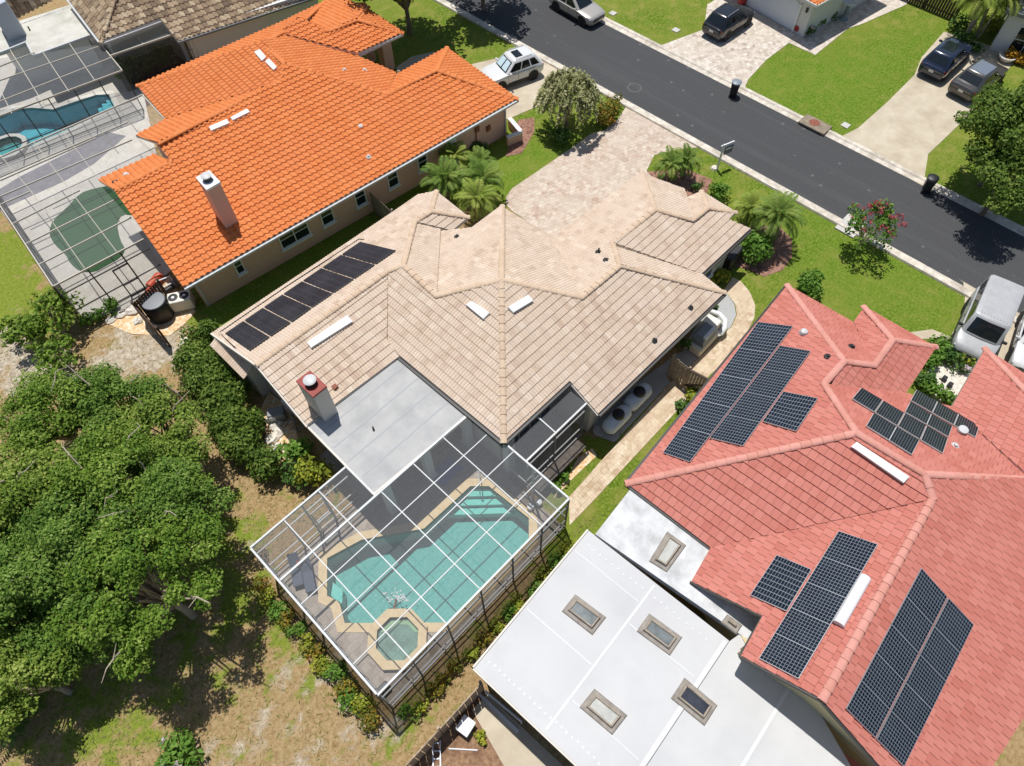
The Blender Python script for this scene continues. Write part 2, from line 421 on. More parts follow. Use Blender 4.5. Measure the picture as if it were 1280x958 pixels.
mat('mulch', (.05, .02, .012), (.17, .085, .055), 14, .95, bump=.9, detail=8)
mat('red_mulch', srgb(120, 82, 66), srgb(176, 138, 118), 12, .95, bump=.9, detail=8, c3=srgb(96, 60, 48), scale3=3)
mat('gravel', srgb(150, 150, 148), srgb(190, 190, 188), 30, .9, bump=.7, detail=3)
mat('river_stones', srgb(196, 150, 100), srgb(226, 196, 150), 9, .9, bump=.9, detail=4, c3=srgb(236, 224, 204), scale3=4)
mat('putting_green', (.026, .085, .026), (.032, .1, .03), 40, .95)
mat('stucco_grey', srgb(196, 192, 182), srgb(204, 200, 190), 8, .85, bump=.1)
mat('stucco_pink', srgb(214, 172, 152), srgb(222, 180, 160), 8, .85, bump=.1)
mat('stucco_tan', srgb(206, 190, 146), srgb(214, 198, 154), 8, .85, bump=.1)
mat('stucco_white', srgb(214, 212, 208), srgb(222, 220, 216), 8, .85, bump=.1)
mat('white_paint', (.78, .78, .77), rough=.45)
mat('white_metal', (.5, .5, .49), (.57, .57, .56), 5, .5); mat('bronze_pale', srgb(186, 178, 162), rough=.5)
mat('galvanised', (.55, .56, .57), (.66, .67, .68), 4, .45, c3=(.5, .5, .5), scale3=1.5)
mat('black_metal', (.018, .018, .02), rough=.5)
mat('bronze_frame', (.03, .026, .022), rough=.5)
mat('window_glass', (.014, .022, .024), rough=.06)
mat('dark_interior', (.02, .02, .022), rough=.8)
mat('red_cap', srgb(150, 58, 44), srgb(134, 48, 36), 4, .6)
mat('wood_fence', srgb(140, 122, 102), srgb(184, 166, 144), 5, .9, bump=.2, detail=8)
mat('brown_wood', (.05, .03, .02), (.09, .055, .036), 4, .8, detail=8)
mat('weathered_wood', srgb(118, 106, 96), srgb(150, 138, 126), 5, .9, detail=8)
mat('orange_plastic', srgb(214, 88, 52), rough=.45)
mat('black_plastic', (.016, .016, .017), rough=.5)
mat('grey_plastic', (.2, .21, .22), rough=.5)
mat('lid_grey', srgb(128, 138, 144), rough=.45)
mat('beige_plastic', srgb(224, 219, 206), rough=.45)
mat('white_plastic', (.76, .76, .75), rough=.4)
mat('tank_paint', srgb(214, 224, 230), srgb(224, 231, 236), 3, .4)
mat('rust', srgb(120, 66, 50), srgb(150, 96, 78), 8, .9)
mat('terracotta_red', srgb(160, 40, 34), rough=.5)
mat('blue_cloth', srgb(96, 112, 168), srgb(110, 128, 180), 20, .9)
mat('grey_cloth', srgb(74, 82, 96), srgb(92, 100, 114), 20, .9)
mat('red_cloth', srgb(186, 54, 58), rough=.8)
mat('membrane_grey', srgb(172, 171, 168), srgb(182, 181, 178), 1.2, .9, detail=10, c3=srgb(162, 162, 160), scale3=.9, spec=.08)
mat('membrane_white', (.535, .53, .52), (.575, .57, .56), .9, .7, detail=8, c3=(.5, .495, .49), scale3=.45, spec=.2)
mat('membrane_pale', (.53, .525, .51), (.575, .57, .555), .7, .7, detail=8, c3=(.49, .49, .485), scale3=.4, spec=.2)
mat('membrane_stain', (.42, .42, .41), (.68, .68, .67), 1.3, .7, detail=9, c3=(.62, .62, .61), scale3=.7, spec=.2)
mat('seam_white', (.61, .61, .605), rough=.6)
mat('skylight_curb', srgb(132, 124, 114), srgb(156, 148, 138), 4, .8, detail=8)
mat('coping_stone', srgb(206, 182, 140), srgb(218, 196, 156), 5, .8)
mat('spa_coping', srgb(214, 210, 198), srgb(224, 220, 210), 5, .8)
mat('slate_floor', srgb(108, 106, 110), srgb(126, 122, 124), 2, .85, detail=8)
mat('trunk_bark', srgb(96, 82, 68), srgb(140, 124, 106), 8, .95, bump=.5)
mat('pale_bark', srgb(150, 138, 120), srgb(186, 172, 152), 8, .95, bump=.4)
mat('petal_red', srgb(206, 50, 66), rough=.6); mat('petal_white', (.8, .74, .74), rough=.6)
mat('tyre', (.012, .012, .013), rough=.8); mat('alloy', (.55, .56, .57), rough=.3, metal=.6)
mat('paint_white', (.66, .66, .65), rough=.3, coat=.6); mat('paint_silver', srgb(188, 182, 172), rough=.3, metal=.4, coat=.6)
mat('paint_black', (.012, .012, .014), rough=.22, coat=.8); mat('paint_blue', (.012, .02, .045), rough=.22, coat=.8)
mat('paint_grey', (.075, .07, .066), rough=.28, metal=.3, coat=.7); mat('roof_van', (.38, .38, .38), (.43, .43, .43), 3, .4); mat('concrete_dirty', srgb(120, 108, 92), srgb(150, 136, 116), 4, .95, detail=8); mat('roof_sky_sheen', srgb(112, 120, 130), rough=.25, coat=.6)  # last one: reflected sky put into the colour of a dark car roof
mat('car_glass', (.012, .017, .022), rough=.05); mat('sunshade', srgb(190, 214, 220), srgb(206, 228, 232), 12, .4)
mat('lamp_red', (.35, .012, .012), rough=.2); mat('lamp_clear', (.62, .64, .66), rough=.12); mat('trim_dark', (.02, .02, .02), rough=.6)
mat('plate', (.7, .7, .68), rough=.5); mat('rubber_mat', (.016, .017, .022), (.028, .03, .036), .9, .45, detail=2)
mat('sign_blue', srgb(24, 52, 78), rough=.4); mat('limestone', srgb(196, 186, 170), srgb(226, 220, 208), 5, .9, bump=.4)
mat_screen('roof_screen', (.26, .265, .27), .2); mat_screen('wall_screen', (.13, .135, .14), .36); mat_screen('dark_screen', (.03, .03, .03), .6)
mat_screen('lanai_screen', (.035, .04, .045), .78)
mat_water('pool_water', (.61, .9, .88)); mat_water('pool_water_blue', (.8, .97, .98))
mat_plaster('plaster_teal', srgb(116, 166, 160), srgb(142, 184, 177)); mat_plaster('plaster_blue', srgb(84, 184, 200), srgb(110, 200, 212)); mat_plaster('plaster_step', srgb(158, 206, 196), srgb(176, 218, 208))
mat_tile('tile_cream', [(0, srgb(190, 168, 148)), (.2, srgb(200, 180, 160)), (.6, srgb(207, 188, 168)), (.85, srgb(206, 186, 168)), (1, srgb(216, 200, 182))], .86, fade=srgb(206, 188, 170))
mat_tile('cap_cream', [(0, srgb(196, 172, 148)), (1, srgb(206, 184, 160))], .86)
mat_tile('tile_orange', [(0, srgb(208, 120, 64)), (.5, srgb(214, 128, 71)), (1, srgb(219, 135, 79))], .84, fade=srgb(206, 122, 72))
mat_tile('cap_orange', [(0, srgb(212, 124, 68)), (1, srgb(219, 134, 78))], .84)
mat_tile('tile_red', [(0, srgb(180, 107, 94)), (.5, srgb(187, 115, 102)), (1, srgb(194, 124, 111))], .9, fade=srgb(190, 120, 108))
mat_tile('cap_red', [(0, srgb(198, 138, 124)), (1, srgb(208, 150, 138))], .9)
mat_tile('tile_brown', [(0, srgb(122, 104, 86)), (.4, srgb(160, 138, 112)), (.7, srgb(186, 164, 136)), (1, srgb(204, 186, 158))], .7)
mat_cells('pv_cells', 9, 12, (.005, .009, .017), (.24, .26, .28), .05)
mat_cells('pv_stripes', 9, 0, (.006, .01, .016), (.2, .21, .22), .045)
L_OAK = [(0, (.05, .11, .012)), (.4, (.115, .21, .022)), (.75, (.21, .31, .045)), (1, (.36, .44, .11))]
mat_leaf('leaf_oak', L_OAK, .3)
mat_leaf('leaf_mix', [(0, (.04, .09, .012)), (.5, (.1, .17, .025)), (1, (.26, .33, .07))], .3)
mat_leaf('leaf_dark', [(0, (.035, .085, .018)), (.5, (.07, .15, .03)), (1, (.15, .24, .06))], .25, .4)
mat_leaf('leaf_bright', [(0, (.07, .16, .02)), (.5, (.13, .26, .035)), (1, (.22, .35, .07))], .3, .4)
mat_leaf('leaf_yellow', [(0, (.12, .19, .025)), (.5, (.28, .33, .04)), (1, (.52, .48, .06))], .3)
mat_leaf('leaf_oak_pale', [(0, (.07, .13, .015)), (.4, (.15, .235, .03)), (.75, (.26, .34, .06)), (1, (.42, .47, .13))], .3)
mat_leaf('leaf_oak_deep', [(0, (.05, .11, .014)), (.4, (.1, .19, .026)), (.75, (.18, .28, .05)), (1, (.3, .4, .1))], .3)
mat_leaf('leaf_croton', [(0, (.07, .11, .02)), (.45, (.16, .17, .03)), (.8, (.34, .24, .03)), (1, (.36, .1, .03))], .3)
mat_leaf('leaf_orange', [(0, (.4, .25, .03)), (.5, (.55, .32, .03)), (1, (.6, .2, .03))], .3)
mat_leaf('leaf_willow', [(0, (.2, .21, .08)), (.5, (.34, .35, .15)), (1, (.52, .5, .27))], .35)
mat_leaf('leaf_palm', [(0, (.09, .18, .025)), (.5, (.18, .28, .05)), (1, (.34, .4, .1))], .35, .35)
mat_leaf('leaf_areca', [(0, (.15, .23, .03)), (.5, (.28, .36, .06)), (1, (.45, .48, .12))], .35, .35)
mat_leaf('grass_blade', [(0, (.14, .19, .04)), (.5, (.26, .27, .08)), (1, (.5, .42, .2))], .4)
mat_leaf('lawn_blade', [(0, (.1, .18, .025)), (.5, (.16, .24, .03)), (1, (.26, .3, .06))], .4)
mat_leaf('petals_red', [(0, (.3, .045, .06)), (1, (.55, .14, .15))], .3); mat_leaf('petals_white', [(0, (.6, .45, .45)), (1, (.8, .75, .75))], .3)

# ================================================================== GROUND
# pigment regions (real turf / straw / sand / mulch), blended softly at their borders
def w2(pts, z=0): return [P(x, y, z).to_2d() for x, y in pts]
GX0, GX1, GY0, GY1, GS = -30., 84., -34., 86., .5
nx = int((GX1-GX0)/GS)+1; ny = int((GY1-GY0)/GS)+1
gx, gy = np.meshgrid(GX0+GS*np.arange(nx), GY0+GS*np.arange(ny))
def inside_sd(poly):
    """signed distance to a polygon on the ground grid (positive inside)"""
    ins = np.zeros(gx.shape, bool); dist = np.full(gx.shape, 1e9)
    n = len(poly)
    for i in range(n):
        (x1, y1), (x2, y2) = poly[i], poly[(i+1) % n]
        c = ((y1 > gy) != (y2 > gy)) & (gx < (x2-x1)*(gy-y1)/((y2-y1) if abs(y2-y1) > 1e-9 else 1e-9)+x1); ins ^= c
        dx, dy = x2-x1, y2-y1; t = np.clip(((gx-x1)*dx+(gy-y1)*dy)/(dx*dx+dy*dy+1e-9), 0, 1)
        dist = np.minimum(dist, np.hypot(gx-x1-t*dx, gy-y1-t*dy))
    return np.where(ins, dist, -dist)
green = np.full(gx.shape, .24); sand = np.zeros(gx.shape); lush = np.zeros(gx.shape)
def paint(arr, pts, val, soft=.6, world=False):
    sd = inside_sd(pts if world else [tuple(v) for v in w2(pts)]); k = np.clip(sd/soft*.5+.5, 0, 1); arr[:] = arr*(1-k)+val*k
# street side of the lots is watered turf
paint(green, [(22.6, -60), (200, -60), (200, 200), (22.6, 200)], 1, 1, True)
paint(green, [(4, 24.2), (30, 24.2), (30, 30), (4, 30)], 1, .8, True)
paint(green, [(250, 395), (560, 190), (640, 190), (640, 260), (560, 240), (268, 420)], 1)
paint(green, [(700, 600), (868, 470), (905, 455), (800, 640), (720, 690), (690, 720), (700, 640)], 1)
paint(green, [(712, 590), (775, 520), (760, 560), (690, 625)], 1)
paint(green, [(700, 668), (722, 660), (600, 800), (560, 850), (480, 960), (450, 990), (500, 900), (600, 790)], .62, .5)
paint(green, [(-40, 270), (30, 290), (75, 400), (40, 440), (-40, 420)], .78, 1)
paint(green, [(250, 600), (330, 640), (330, 720), (300, 760), (250, 800), (230, 700)], .6, 1)
paint(green, [(255, 690), (330, 720), (420, 850), (380, 860), (300, 800), (240, 830)], .56, .8)
paint(green, [(0, 640), (260, 640), (270, 850), (100, 958), (0, 1000)], .5, 1.5)
paint(green, [(120, 845), (230, 860), (180, 950), (90, 958)], .56, 1)
paint(sand, [(20, 400), (100, 450), (110, 480), (0, 500), (-30, 430)], .75, 1)
paint(sand, [(130, 410), (230, 400), (240, 450), (180, 480), (110, 470)], .7, 1)
paint(sand, [(230, 930), (300, 860), (370, 780), (430, 820), (470, 900), (500, 940), (380, 1100), (220, 1020)], .35, 1.5)
paint(sand, [(320, 690), (360, 720), (480, 890), (520, 890), (500, 930), (455, 925)], .5, .6)
paint(sand, [(300, 640), (345, 640), (330, 690), (290, 720)], .35, .8)
paint(lush, [(1000, 200), (1210, 350), (1185, 420), (1060, 400), (985, 340)], .8, 1.5)
paint(lush, [(930, 70), (1180, 40), (1080, 170), (940, 130)], 1, 2)
paint(lush, [(600, 190), (720, 170), (640, 250), (590, 270)], 1, 1)
paint(lush, [(250, 395), (560, 190), (640, 190), (640, 260), (560, 240), (268, 420)], .9, 1)
POOL = [(1.07, 12.5), (2.7, 11.98), (4.86, 10.62), (7.82, 10.6), (8.46, 9.96), (8.56, 7.6), (7.9, 6.94), (4.05, 6.86), (3.96, 7.4), (3.3, 7.75), (2.55, 7.3), (2.42, 7.5), (0.0, 10.0), (0.0, 11.5)]
SPA_C = Vector((2.95, 6.62, 0))
def hole_rect(x0, x1, y0, y1, sk): sk &= ~((gx[:-1, :-1] > x0-.01) & (gx[1:, 1:] < x1+.01) & (gy[:-1, :-1] > y0-.01) & (gy[1:, 1:] < y1+.01)); return sk
keep = np.ones((ny-1, nx-1), bool)
keep = hole_rect(-.5, 9., 5.5 if 0 else 6.5, 13., keep)
TP_POLY = w2([(-26, 146), (0, 140), (60, 138), (78, 137), (88, 132), (122, 118), (136, 118), (142, 132), (76, 168), (40, 190), (-10, 205), (-40, 190)])
tx = [p[0] for p in TP_POLY]; ty = [p[1] for p in TP_POLY]
keep = hole_rect(math.floor(min(tx)*2)/2, math.ceil(max(tx)*2)/2, math.floor(min(ty)*2)/2, math.ceil(max(ty)*2)/2, keep)
idx = np.arange(nx*ny).reshape(ny, nx)
F = np.stack([idx[:-1, :-1], idx[:-1, 1:], idx[1:, 1:], idx[1:, :-1]], -1)[keep]
ripple = rng.normal(0, .012, gx.shape)*(green < .95)
V = np.stack([gx, gy, ripple-.012], -1).reshape(-1, 3)
def mat_ground():
    m, nt, b = _nt('ground_cover'); b.inputs['Roughness'].default_value = .95; b.inputs['Specular IOR Level'].default_value = .1
    A = lambda n: N(nt, 'ShaderNodeAttribute', attribute_name=n).outputs['Fac']
    def th(src, scale, w, det=8, r=.7):     # mask: noise against the local share of that cover
        nz = noise(nt, scale, det, r)
        st = N(nt, 'ShaderNodeMapRange'); st.inputs['From Min'].default_value = .28; st.inputs['From Max'].default_value = .72; nt.links.new(nz, st.inputs[0])
        d = N(nt, 'ShaderNodeMath', operation='SUBTRACT'); nt.links.new(src, d.inputs[0]); nt.links.new(st.outputs[0], d.inputs[1])
        mr = N(nt, 'ShaderNodeMapRange'); mr.inputs['From Min'].default_value = -w; mr.inputs['From Max'].default_value = w; nt.links.new(d.outputs[0], mr.inputs[0])
        return mr.outputs[0]
    n1 = noise(nt, 5, 10, .75); straw = ramp(nt, [(.25, srgb(112, 86, 54)), (.5, srgb(164, 138, 98)), (.75, srgb(192, 168, 130))]); nt.links.new(n1, straw.inputs[0])
    n2 = noise(nt, 6, 10, .75); grs = ramp(nt, [(.25, srgb(84, 104, 36)), (.5, srgb(122, 136, 50)), (.75, srgb(160, 160, 74))]); nt.links.new(n2, grs.inputs[0])
    n2b = noise(nt, 7, 14, .82); turf = ramp(nt, [(.36, srgb(46, 70, 12)), (.5, srgb(92, 118, 30)), (.64, srgb(158, 164, 80))]); nt.links.new(n2b, turf.inputs[0])
    n6 = noise(nt, .22, 6, .6); r6 = ramp(nt, [(.4, (0, 0, 0)), (.64, (.8, .8, .8))]); nt.links.new(n6, r6.inputs[0])
    turf2 = mix(nt, r6.outputs[0], turf.outputs[0], srgb(122, 132, 52))
    n7 = noise(nt, 1.1, 6, .7); r7 = ramp(nt, [(.47, (0, 0, 0)), (.66, (.75, .75, .75))]); nt.links.new(n7, r7.inputs[0]); turf2 = mix(nt, r7.outputs[0], turf2, srgb(142, 138, 72))
    n8 = noise(nt, .8, 9, .7); r8 = ramp(nt, [(.36, (0, 0, 0)), (.6, (.9, .9, .9))]); nt.links.new(n8, r8.inputs[0])
    turf3 = mix(nt, A('lush'), turf2, mix(nt, r8.outputs[0], mix(nt, .35, turf.outputs[0], srgb(88, 130, 28)), mix(nt, .4, turf2, srgb(110, 128, 46))))
    n3 = noise(nt, 4, 10, .7); sd = ramp(nt, [(.3, srgb(140, 124, 106)), (.55, srgb(190, 176, 154)), (.75, srgb(224, 216, 202))]); nt.links.new(n3, sd.inputs[0])
    base = mix(nt, th(A('green'), .9, .12), straw.outputs[0], grs.outputs[0])
    base = mix(nt, th(A('sand'), .8, .14), base, sd.outputs[0])
    hi = N(nt, 'ShaderNodeMapRange'); hi.inputs['From Min'].default_value = .8; hi.inputs['From Max'].default_value = .97; nt.links.new(A('green'), hi.inputs[0])
    base = mix(nt, hi.outputs[0], base, turf3)
    nt.links.new(base, b.inputs['Base Color']); bumpit(nt, b, noise(nt, 22, 6, .8), .7, .06)
    return m
g = np_mesh('ground', V, F, mat_ground()); g['kind'] = 'structure'
for nme, arr in (('green', green), ('sand', sand), ('lush', lush)):
    at = g.data.attributes.new(nme, 'FLOAT', 'POINT'); at.data.foreach_set('value', arr.astype(np.float32).ravel())
mb = MB(); Z = -.08
for x0, x1, y0, y1 in ((-1500, GX0, -1500, 1500), (GX1, 1500, -1500, 1500), (GX0, GX1, -1500, GY0), (GX0, GX1, GY1, 1500)):
    mb.face([(x0, y0, Z), (x1, y0, Z), (x1, y1, Z), (x0, y1, Z)])
far = mb.build('terrain', mat('far_turf', srgb(96, 122, 44), srgb(140, 150, 70), .3, .95, detail=8)); far['kind'] = 'structure'

def structure(name, poly, z, m, holes=()):
    mb = MB(); mb.sheet(poly, z, holes); return tag(mb.build(name, MATS[m]), kind='structure')
def slab(name, poly, z0, z1, m):
    mb = MB(); mb.prism(poly, z0, z1, False); return tag(mb.build(name, MATS[m]), kind='structure')
# road with gutter pan and low kerb on each side
RX0, RX1 = 35.05, 40.98
def mat_road():
    m, nt, b = _nt('asphalt'); b.inputs['Roughness'].default_value = .95; b.inputs['Specular IOR Level'].default_value = .2
    n1 = noise(nt, 9, 12, .75); r1 = ramp(nt, [(.3, (.054, .054, .055)), (.7, (.086, .086, .087))]); nt.links.new(n1, r1.inputs[0])
    mp = N(nt, 'ShaderNodeMapping'); mp.inputs['Scale'].default_value = (1.3, .05, 1); nt.links.new(pos(nt), mp.inputs['Vector'])     # wear dragged along the lanes
    n2 = noise(nt, 1, 6, .6, mp.outputs[0]); r2 = ramp(nt, [(.5, (0, 0, 0)), (.72, (.5, .5, .5))]); nt.links.new(n2, r2.inputs[0]); o = mix(nt, r2.outputs[0], r1.outputs[0], (.1, .1, .1))
    v = N(nt, 'ShaderNodeTexVoronoi'); v.inputs['Scale'].default_value = .75; nt.links.new(pos(nt), v.inputs['Vector']); r3 = ramp(nt, [(.03, (.55, .55, .55)), (.1, (0, 0, 0))]); nt.links.new(v.outputs['Distance'], r3.inputs[0]); o = mix(nt, r3.outputs[0], o, (.2, .2, .195))
    n4 = noise(nt, .9, 10, .75); r4 = ramp(nt, [(.6, (0, 0, 0)), (.75, (.45, .45, .45))]); nt.links.new(n4, r4.inputs[0]); o = mix(nt, r4.outputs[0], o, (.13, .13, .128))
    w = N(nt, 'ShaderNodeTexVoronoi', feature='DISTANCE_TO_EDGE'); w.inputs['Scale'].default_value = .16; nt.links.new(pos(nt), w.inputs['Vector']); r5 = ramp(nt, [(.002, (.7, .7, .7)), (.006, (0, 0, 0))]); nt.links.new(w.outputs['Distance'], r5.inputs[0]); o = mix(nt, 0.0, o, (.03, .03, .03))
    nt.links.new(o, b.inputs['Base Color']); bumpit(nt, b, n1, .3); return m
mat_road()
structure('road', [(RX0-.05, -250), (RX1+.05, -250), (RX1+.05, 300), (RX0-.05, 300)], .004, 'asphalt')
def kerb(name, x, s):
    mb = MB(); prof = [(0, .008), (.34, .03), (.42, .1), (.62, .115), (.66, 0)]
    ys = np.arange(-90, 140, 3.05)
    for a, b_ in zip(ys[:-1], ys[1:]):
        rows = [[(x+s*px, y, z) for px, z in prof] for y in (a+.008, b_)]
        if s < 0: rows = rows[::-1]
        mb.grid(rows); mb.cap(rows[0]); mb.cap(rows[1], True)
    return tag(mb.build(name, MATS['kerb']), kind='structure')
kerb('kerb', RX0, -1); kerb('kerb', RX1, 1)
# drives and walks
structure('driveway', w2([(770, 121), (783, 133), (772, 150), (756, 163), (738, 168), (715, 185), (640, 236), (633, 246), (632, 256), (640, 264), (652, 272), (692, 303), (740, 340), (850, 260), (808, 214), (818, 194), (850, 187), (878, 184), (890, 190)]), .012, 'pavers')
structure('driveway', w2([(668, 62), (706, 86), (694, 120), (682, 129), (640, 147), (605, 158), (540, 120), (575, 84)]), .012, 'concrete')
structure('driveway', w2([(818, 60), (880, 37), (884, 6), (960, -40), (1160, -40), (1133, 6), (1078, 30), (1060, 36), (1019, 69), (986, 54), (958, 75), (935, 100), (928, 117)]), .012, 'grey_pavers')
structure('driveway', w2([(1046, 174), (1073, 160), (1110, 127), (1143, 94), (1152, 72), (1180, 40), (1215, 50), (1245, 60), (1268, 78), (1248, 100), (1205, 150), (1176, 178), (1160, 193), (1154, 233)]), .012, 'concrete')
structure('driveway', w2([(1198, 349), (1204, 353), (1206, 372), (1205, 390), (1188, 421), (1190, 440), (1230, 478), (1330, 530), (1400, 460), (1285, 398)]), .012, 'concrete')
structure('path', w2([(1136, 416), (1165, 412), (1190, 422), (1188, 436), (1168, 424), (1140, 424)]), .016, 'concrete')
structure('path', w2([(1155, 470), (1180, 452), (1200, 470), (1206, 480), (1200, 500), (1180, 505), (1160, 490)]), .016, 'limestone')
structure('path', w2([(496, 84), (515, 71), (543, 65), (560, 70), (556, 82), (530, 86), (510, 100), (497, 104)]), .016, 'concrete')
structure('path', w2([(905, 362), (916, 347), (926, 352), (937, 365), (944, 382), (943, 397), (934, 416), (907, 452), (888, 468), (847, 513), (740, 628), (712, 657), (711, 622), (837, 480), (869, 452), (891, 432), (915, 408), (921, 394), (919, 381)]), .016, 'path_pavers')
structure('gravel_bed', w2([(898, 362), (908, 366), (918, 381), (920, 394), (914, 408), (890, 431), (868, 452), (836, 480), (768, 553), (745, 545), (740, 520), (850, 440)]), .008, 'gravel')
structure('mulch_bed', w2([(690, 625), (713, 590), (722, 572), (740, 560), (746, 570), (712, 602), (704, 612)]), .01, 'river_stones')
structure('dark_deck', w2([(-20, 250), (25, 222), (95, 187), (135, 166), (158, 171), (118, 206), (80, 228), (0, 264)]), .056, 'slate_floor')
structure('mulch_bed', w2([(132, 92), (228, 62), (250, 100), (150, 150)]), .01, 'mulch')
structure('mulch_bed', w2([(800, 215), (812, 240), (850, 262), (880, 250), (890, 225), (860, 212)]), .01, 'red_mulch')
structure('mulch_bed', w2([(908, 330), (930, 336), (955, 346), (978, 338), (990, 322), (990, 300), (976, 285), (940, 280), (915, 300)]), .01, 'red_mulch')
structure('mulch_bed', w2([(637, 180), (648, 150), (668, 147), (668, 165), (652, 192), (632, 196)]), .01, 'red_mulch')
structure('mulch_bed', w2([(186, 390), (142, 385), (132, 404), (165, 418), (212, 420), (232, 404), (245, 390), (228, 372), (200, 330)]), .01, 'river_stones')
structure('mulch_bed', w2([(336, 490), (322, 520), (350, 575), (378, 600), (392, 590), (372, 545), (362, 510)]), .01, 'river_stones')
structure('mulch_bed', w2([(1150, 480), (1172, 446), (1200, 440), (1232, 470), (1200, 520), (1178, 512)]), .008, 'limestone')
structure('mulch_bed', w2([(512, 990), (640, 862), (700, 990)]), .008, 'straw_mulch') if 0 else None
structure('path', w2([(590, 888), (609, 868), (760, 1010), (660, 1010)]), .014, 'concrete')
mat('dirt', srgb(122, 92, 68), srgb(160, 128, 98), 7, .95, bump=.6, detail=8, c3=srgb(96, 66, 50), scale3=1.1)
structure('dirt', w2([(602, 862), (610, 868), (590, 889), (700, 1040), (490, 1040), (520, 956)]), .008, 'dirt')
structure('lawn_edge', w2([(640, 262), (652, 270), (670, 284), (668, 288), (650, 276), (638, 266)]), .02, 'far_turf') if 0 else None
# ================================================================== HOUSES
def edge_board(parent, name, pts, w, h, m, off=(0, 0, 0)):
    mb = MB(); o = Vector(off)
    for a, b in zip(pts[:-1], pts[1:]): mb.bar(Vector(a)+o, Vector(b)+o, w, h)
    return mb.build(name, MATS[m], parent)
def walls(parent, poly, z0, z1, m, name='wall'):
    mb = MB(); mb.prism(poly, z0, z1, False); return mb.build(name, MATS[m], parent)
def window(parent, a, b, z0, z1, n, mull=0, sill=True, m='white_paint', name='window'):
    """window in a wall: a,b = ends along the wall (2-D), n = outward normal"""
    a = Vector((a[0], a[1], 0)); b = Vector((b[0], b[1], 0)); n = Vector((n[0], n[1], 0)).normalized(); t = (b-a).normalized(); L = (b-a).length; up = Vector((0, 0, 1))
    mb = MB(); c = (a+b)/2+up*(z0+z1)/2
    for s in (-1, 1): mb.box(c+t*(s*(L/2-.03))+n*.03, (.06, .08, z1-z0), (t, n, up)); mb.box(c+up*(s*((z1-z0)/2-.03))+n*.031, (L-.12, .08, .06), (t, n, up))
    for k in range(mull): mb.box(c+t*(L*((k+1)/(mull+1)-.5))+n*.03, (.05, .07, z1-z0-.12), (t, n, up))
    mb.box(c+n*.028, (L-.12, .05, .04), (t, n, up))
    f = mb.build(name, MATS[m], parent)
    mb = MB(); mb.box(c+n*.012, (L-.1, .02, z1-z0-.1), (t, n, up)); mb.build('pane', MATS['window_glass'], f)
    if sill: mb = MB(); mb.box(c-up*((z1-z0)/2+.05)+n*.07, (L+.16, .16, .1), (t, n, up)); mb.build('sill', MATS['white_paint'], f)
    return f
def box_vent(parent, info, fn, quad, name, m='white_paint', h=.2, tube=False):
    """low metal ridge vent lying on a roof plane; quad = its four corners in the picture at its top"""
    q = [on_plane(info, fn, x, y, h) for x, y in quad]
    n, c, mm = info[fn]; nz = Vector((mm*n[0], mm*n[1], 1)).normalized()
    mb = MB(); low = [p-nz*(h*.86) for p in q]; a = (q[1]-q[0]).cross(q[2]-q[0]).z
    if a < 0: q = q[::-1]; low = low[::-1]
    mid = sum(q, Vector())/4
    top = [p+(mid-p)*.08+nz*.02 for p in q]
    mb.grid([low, q, top], close_u=True); mb.cap(top); mb.cap(low, True)
    return mb.build(name, MATS[m], parent)
def pipe_vent(parent, info, fn, px, py, h=.3, r=.06, m='black_plastic', name='vent_pipe'):
    p = on_plane(info, fn, px, py); mb = MB(); mb.tube([p-Vector((0, 0, .1)), p+Vector((0, 0, h))], r, 10); mb.lathe(p, [(.17, -.04), (.16, .05), (.09, .09)], 12)
    return mb.build(name, MATS[m], parent)
def chimney(parent, base, top_quad_px, ztop, z0, m, capm, capname='chimney_cap', lead=.05):
    q = [P(x, y, ztop).to_2d() for x, y in top_quad_px]
    mb = MB(); mb.prism(inset(q, lead), z0, ztop-.12); ch = mb.build('chimney', MATS[m], parent)
    mb = MB(); mb.prism(q, ztop-.118, ztop); cp = mb.build(capname, MATS[capm], ch)
    c = sum((Vector((p[0], p[1], 0)) for p in q), Vector())/4+Vector((0, 0, ztop))
    mb = MB(); mb.lathe(c, [(.22, 0), (.22, .2), (.25, .21), (.25, .24)], 20); fl = mb.build('flue', MATS['black_metal'], ch, smooth=True)
    mb = MB(); mb.lathe(c+Vector((0, 0, .24)), [(.27, 0), (.28, .04), (.24, .07), (.02, .09)], 20); mb.build('flue_lid', MATS['white_metal'], ch, smooth=True)
    return ch

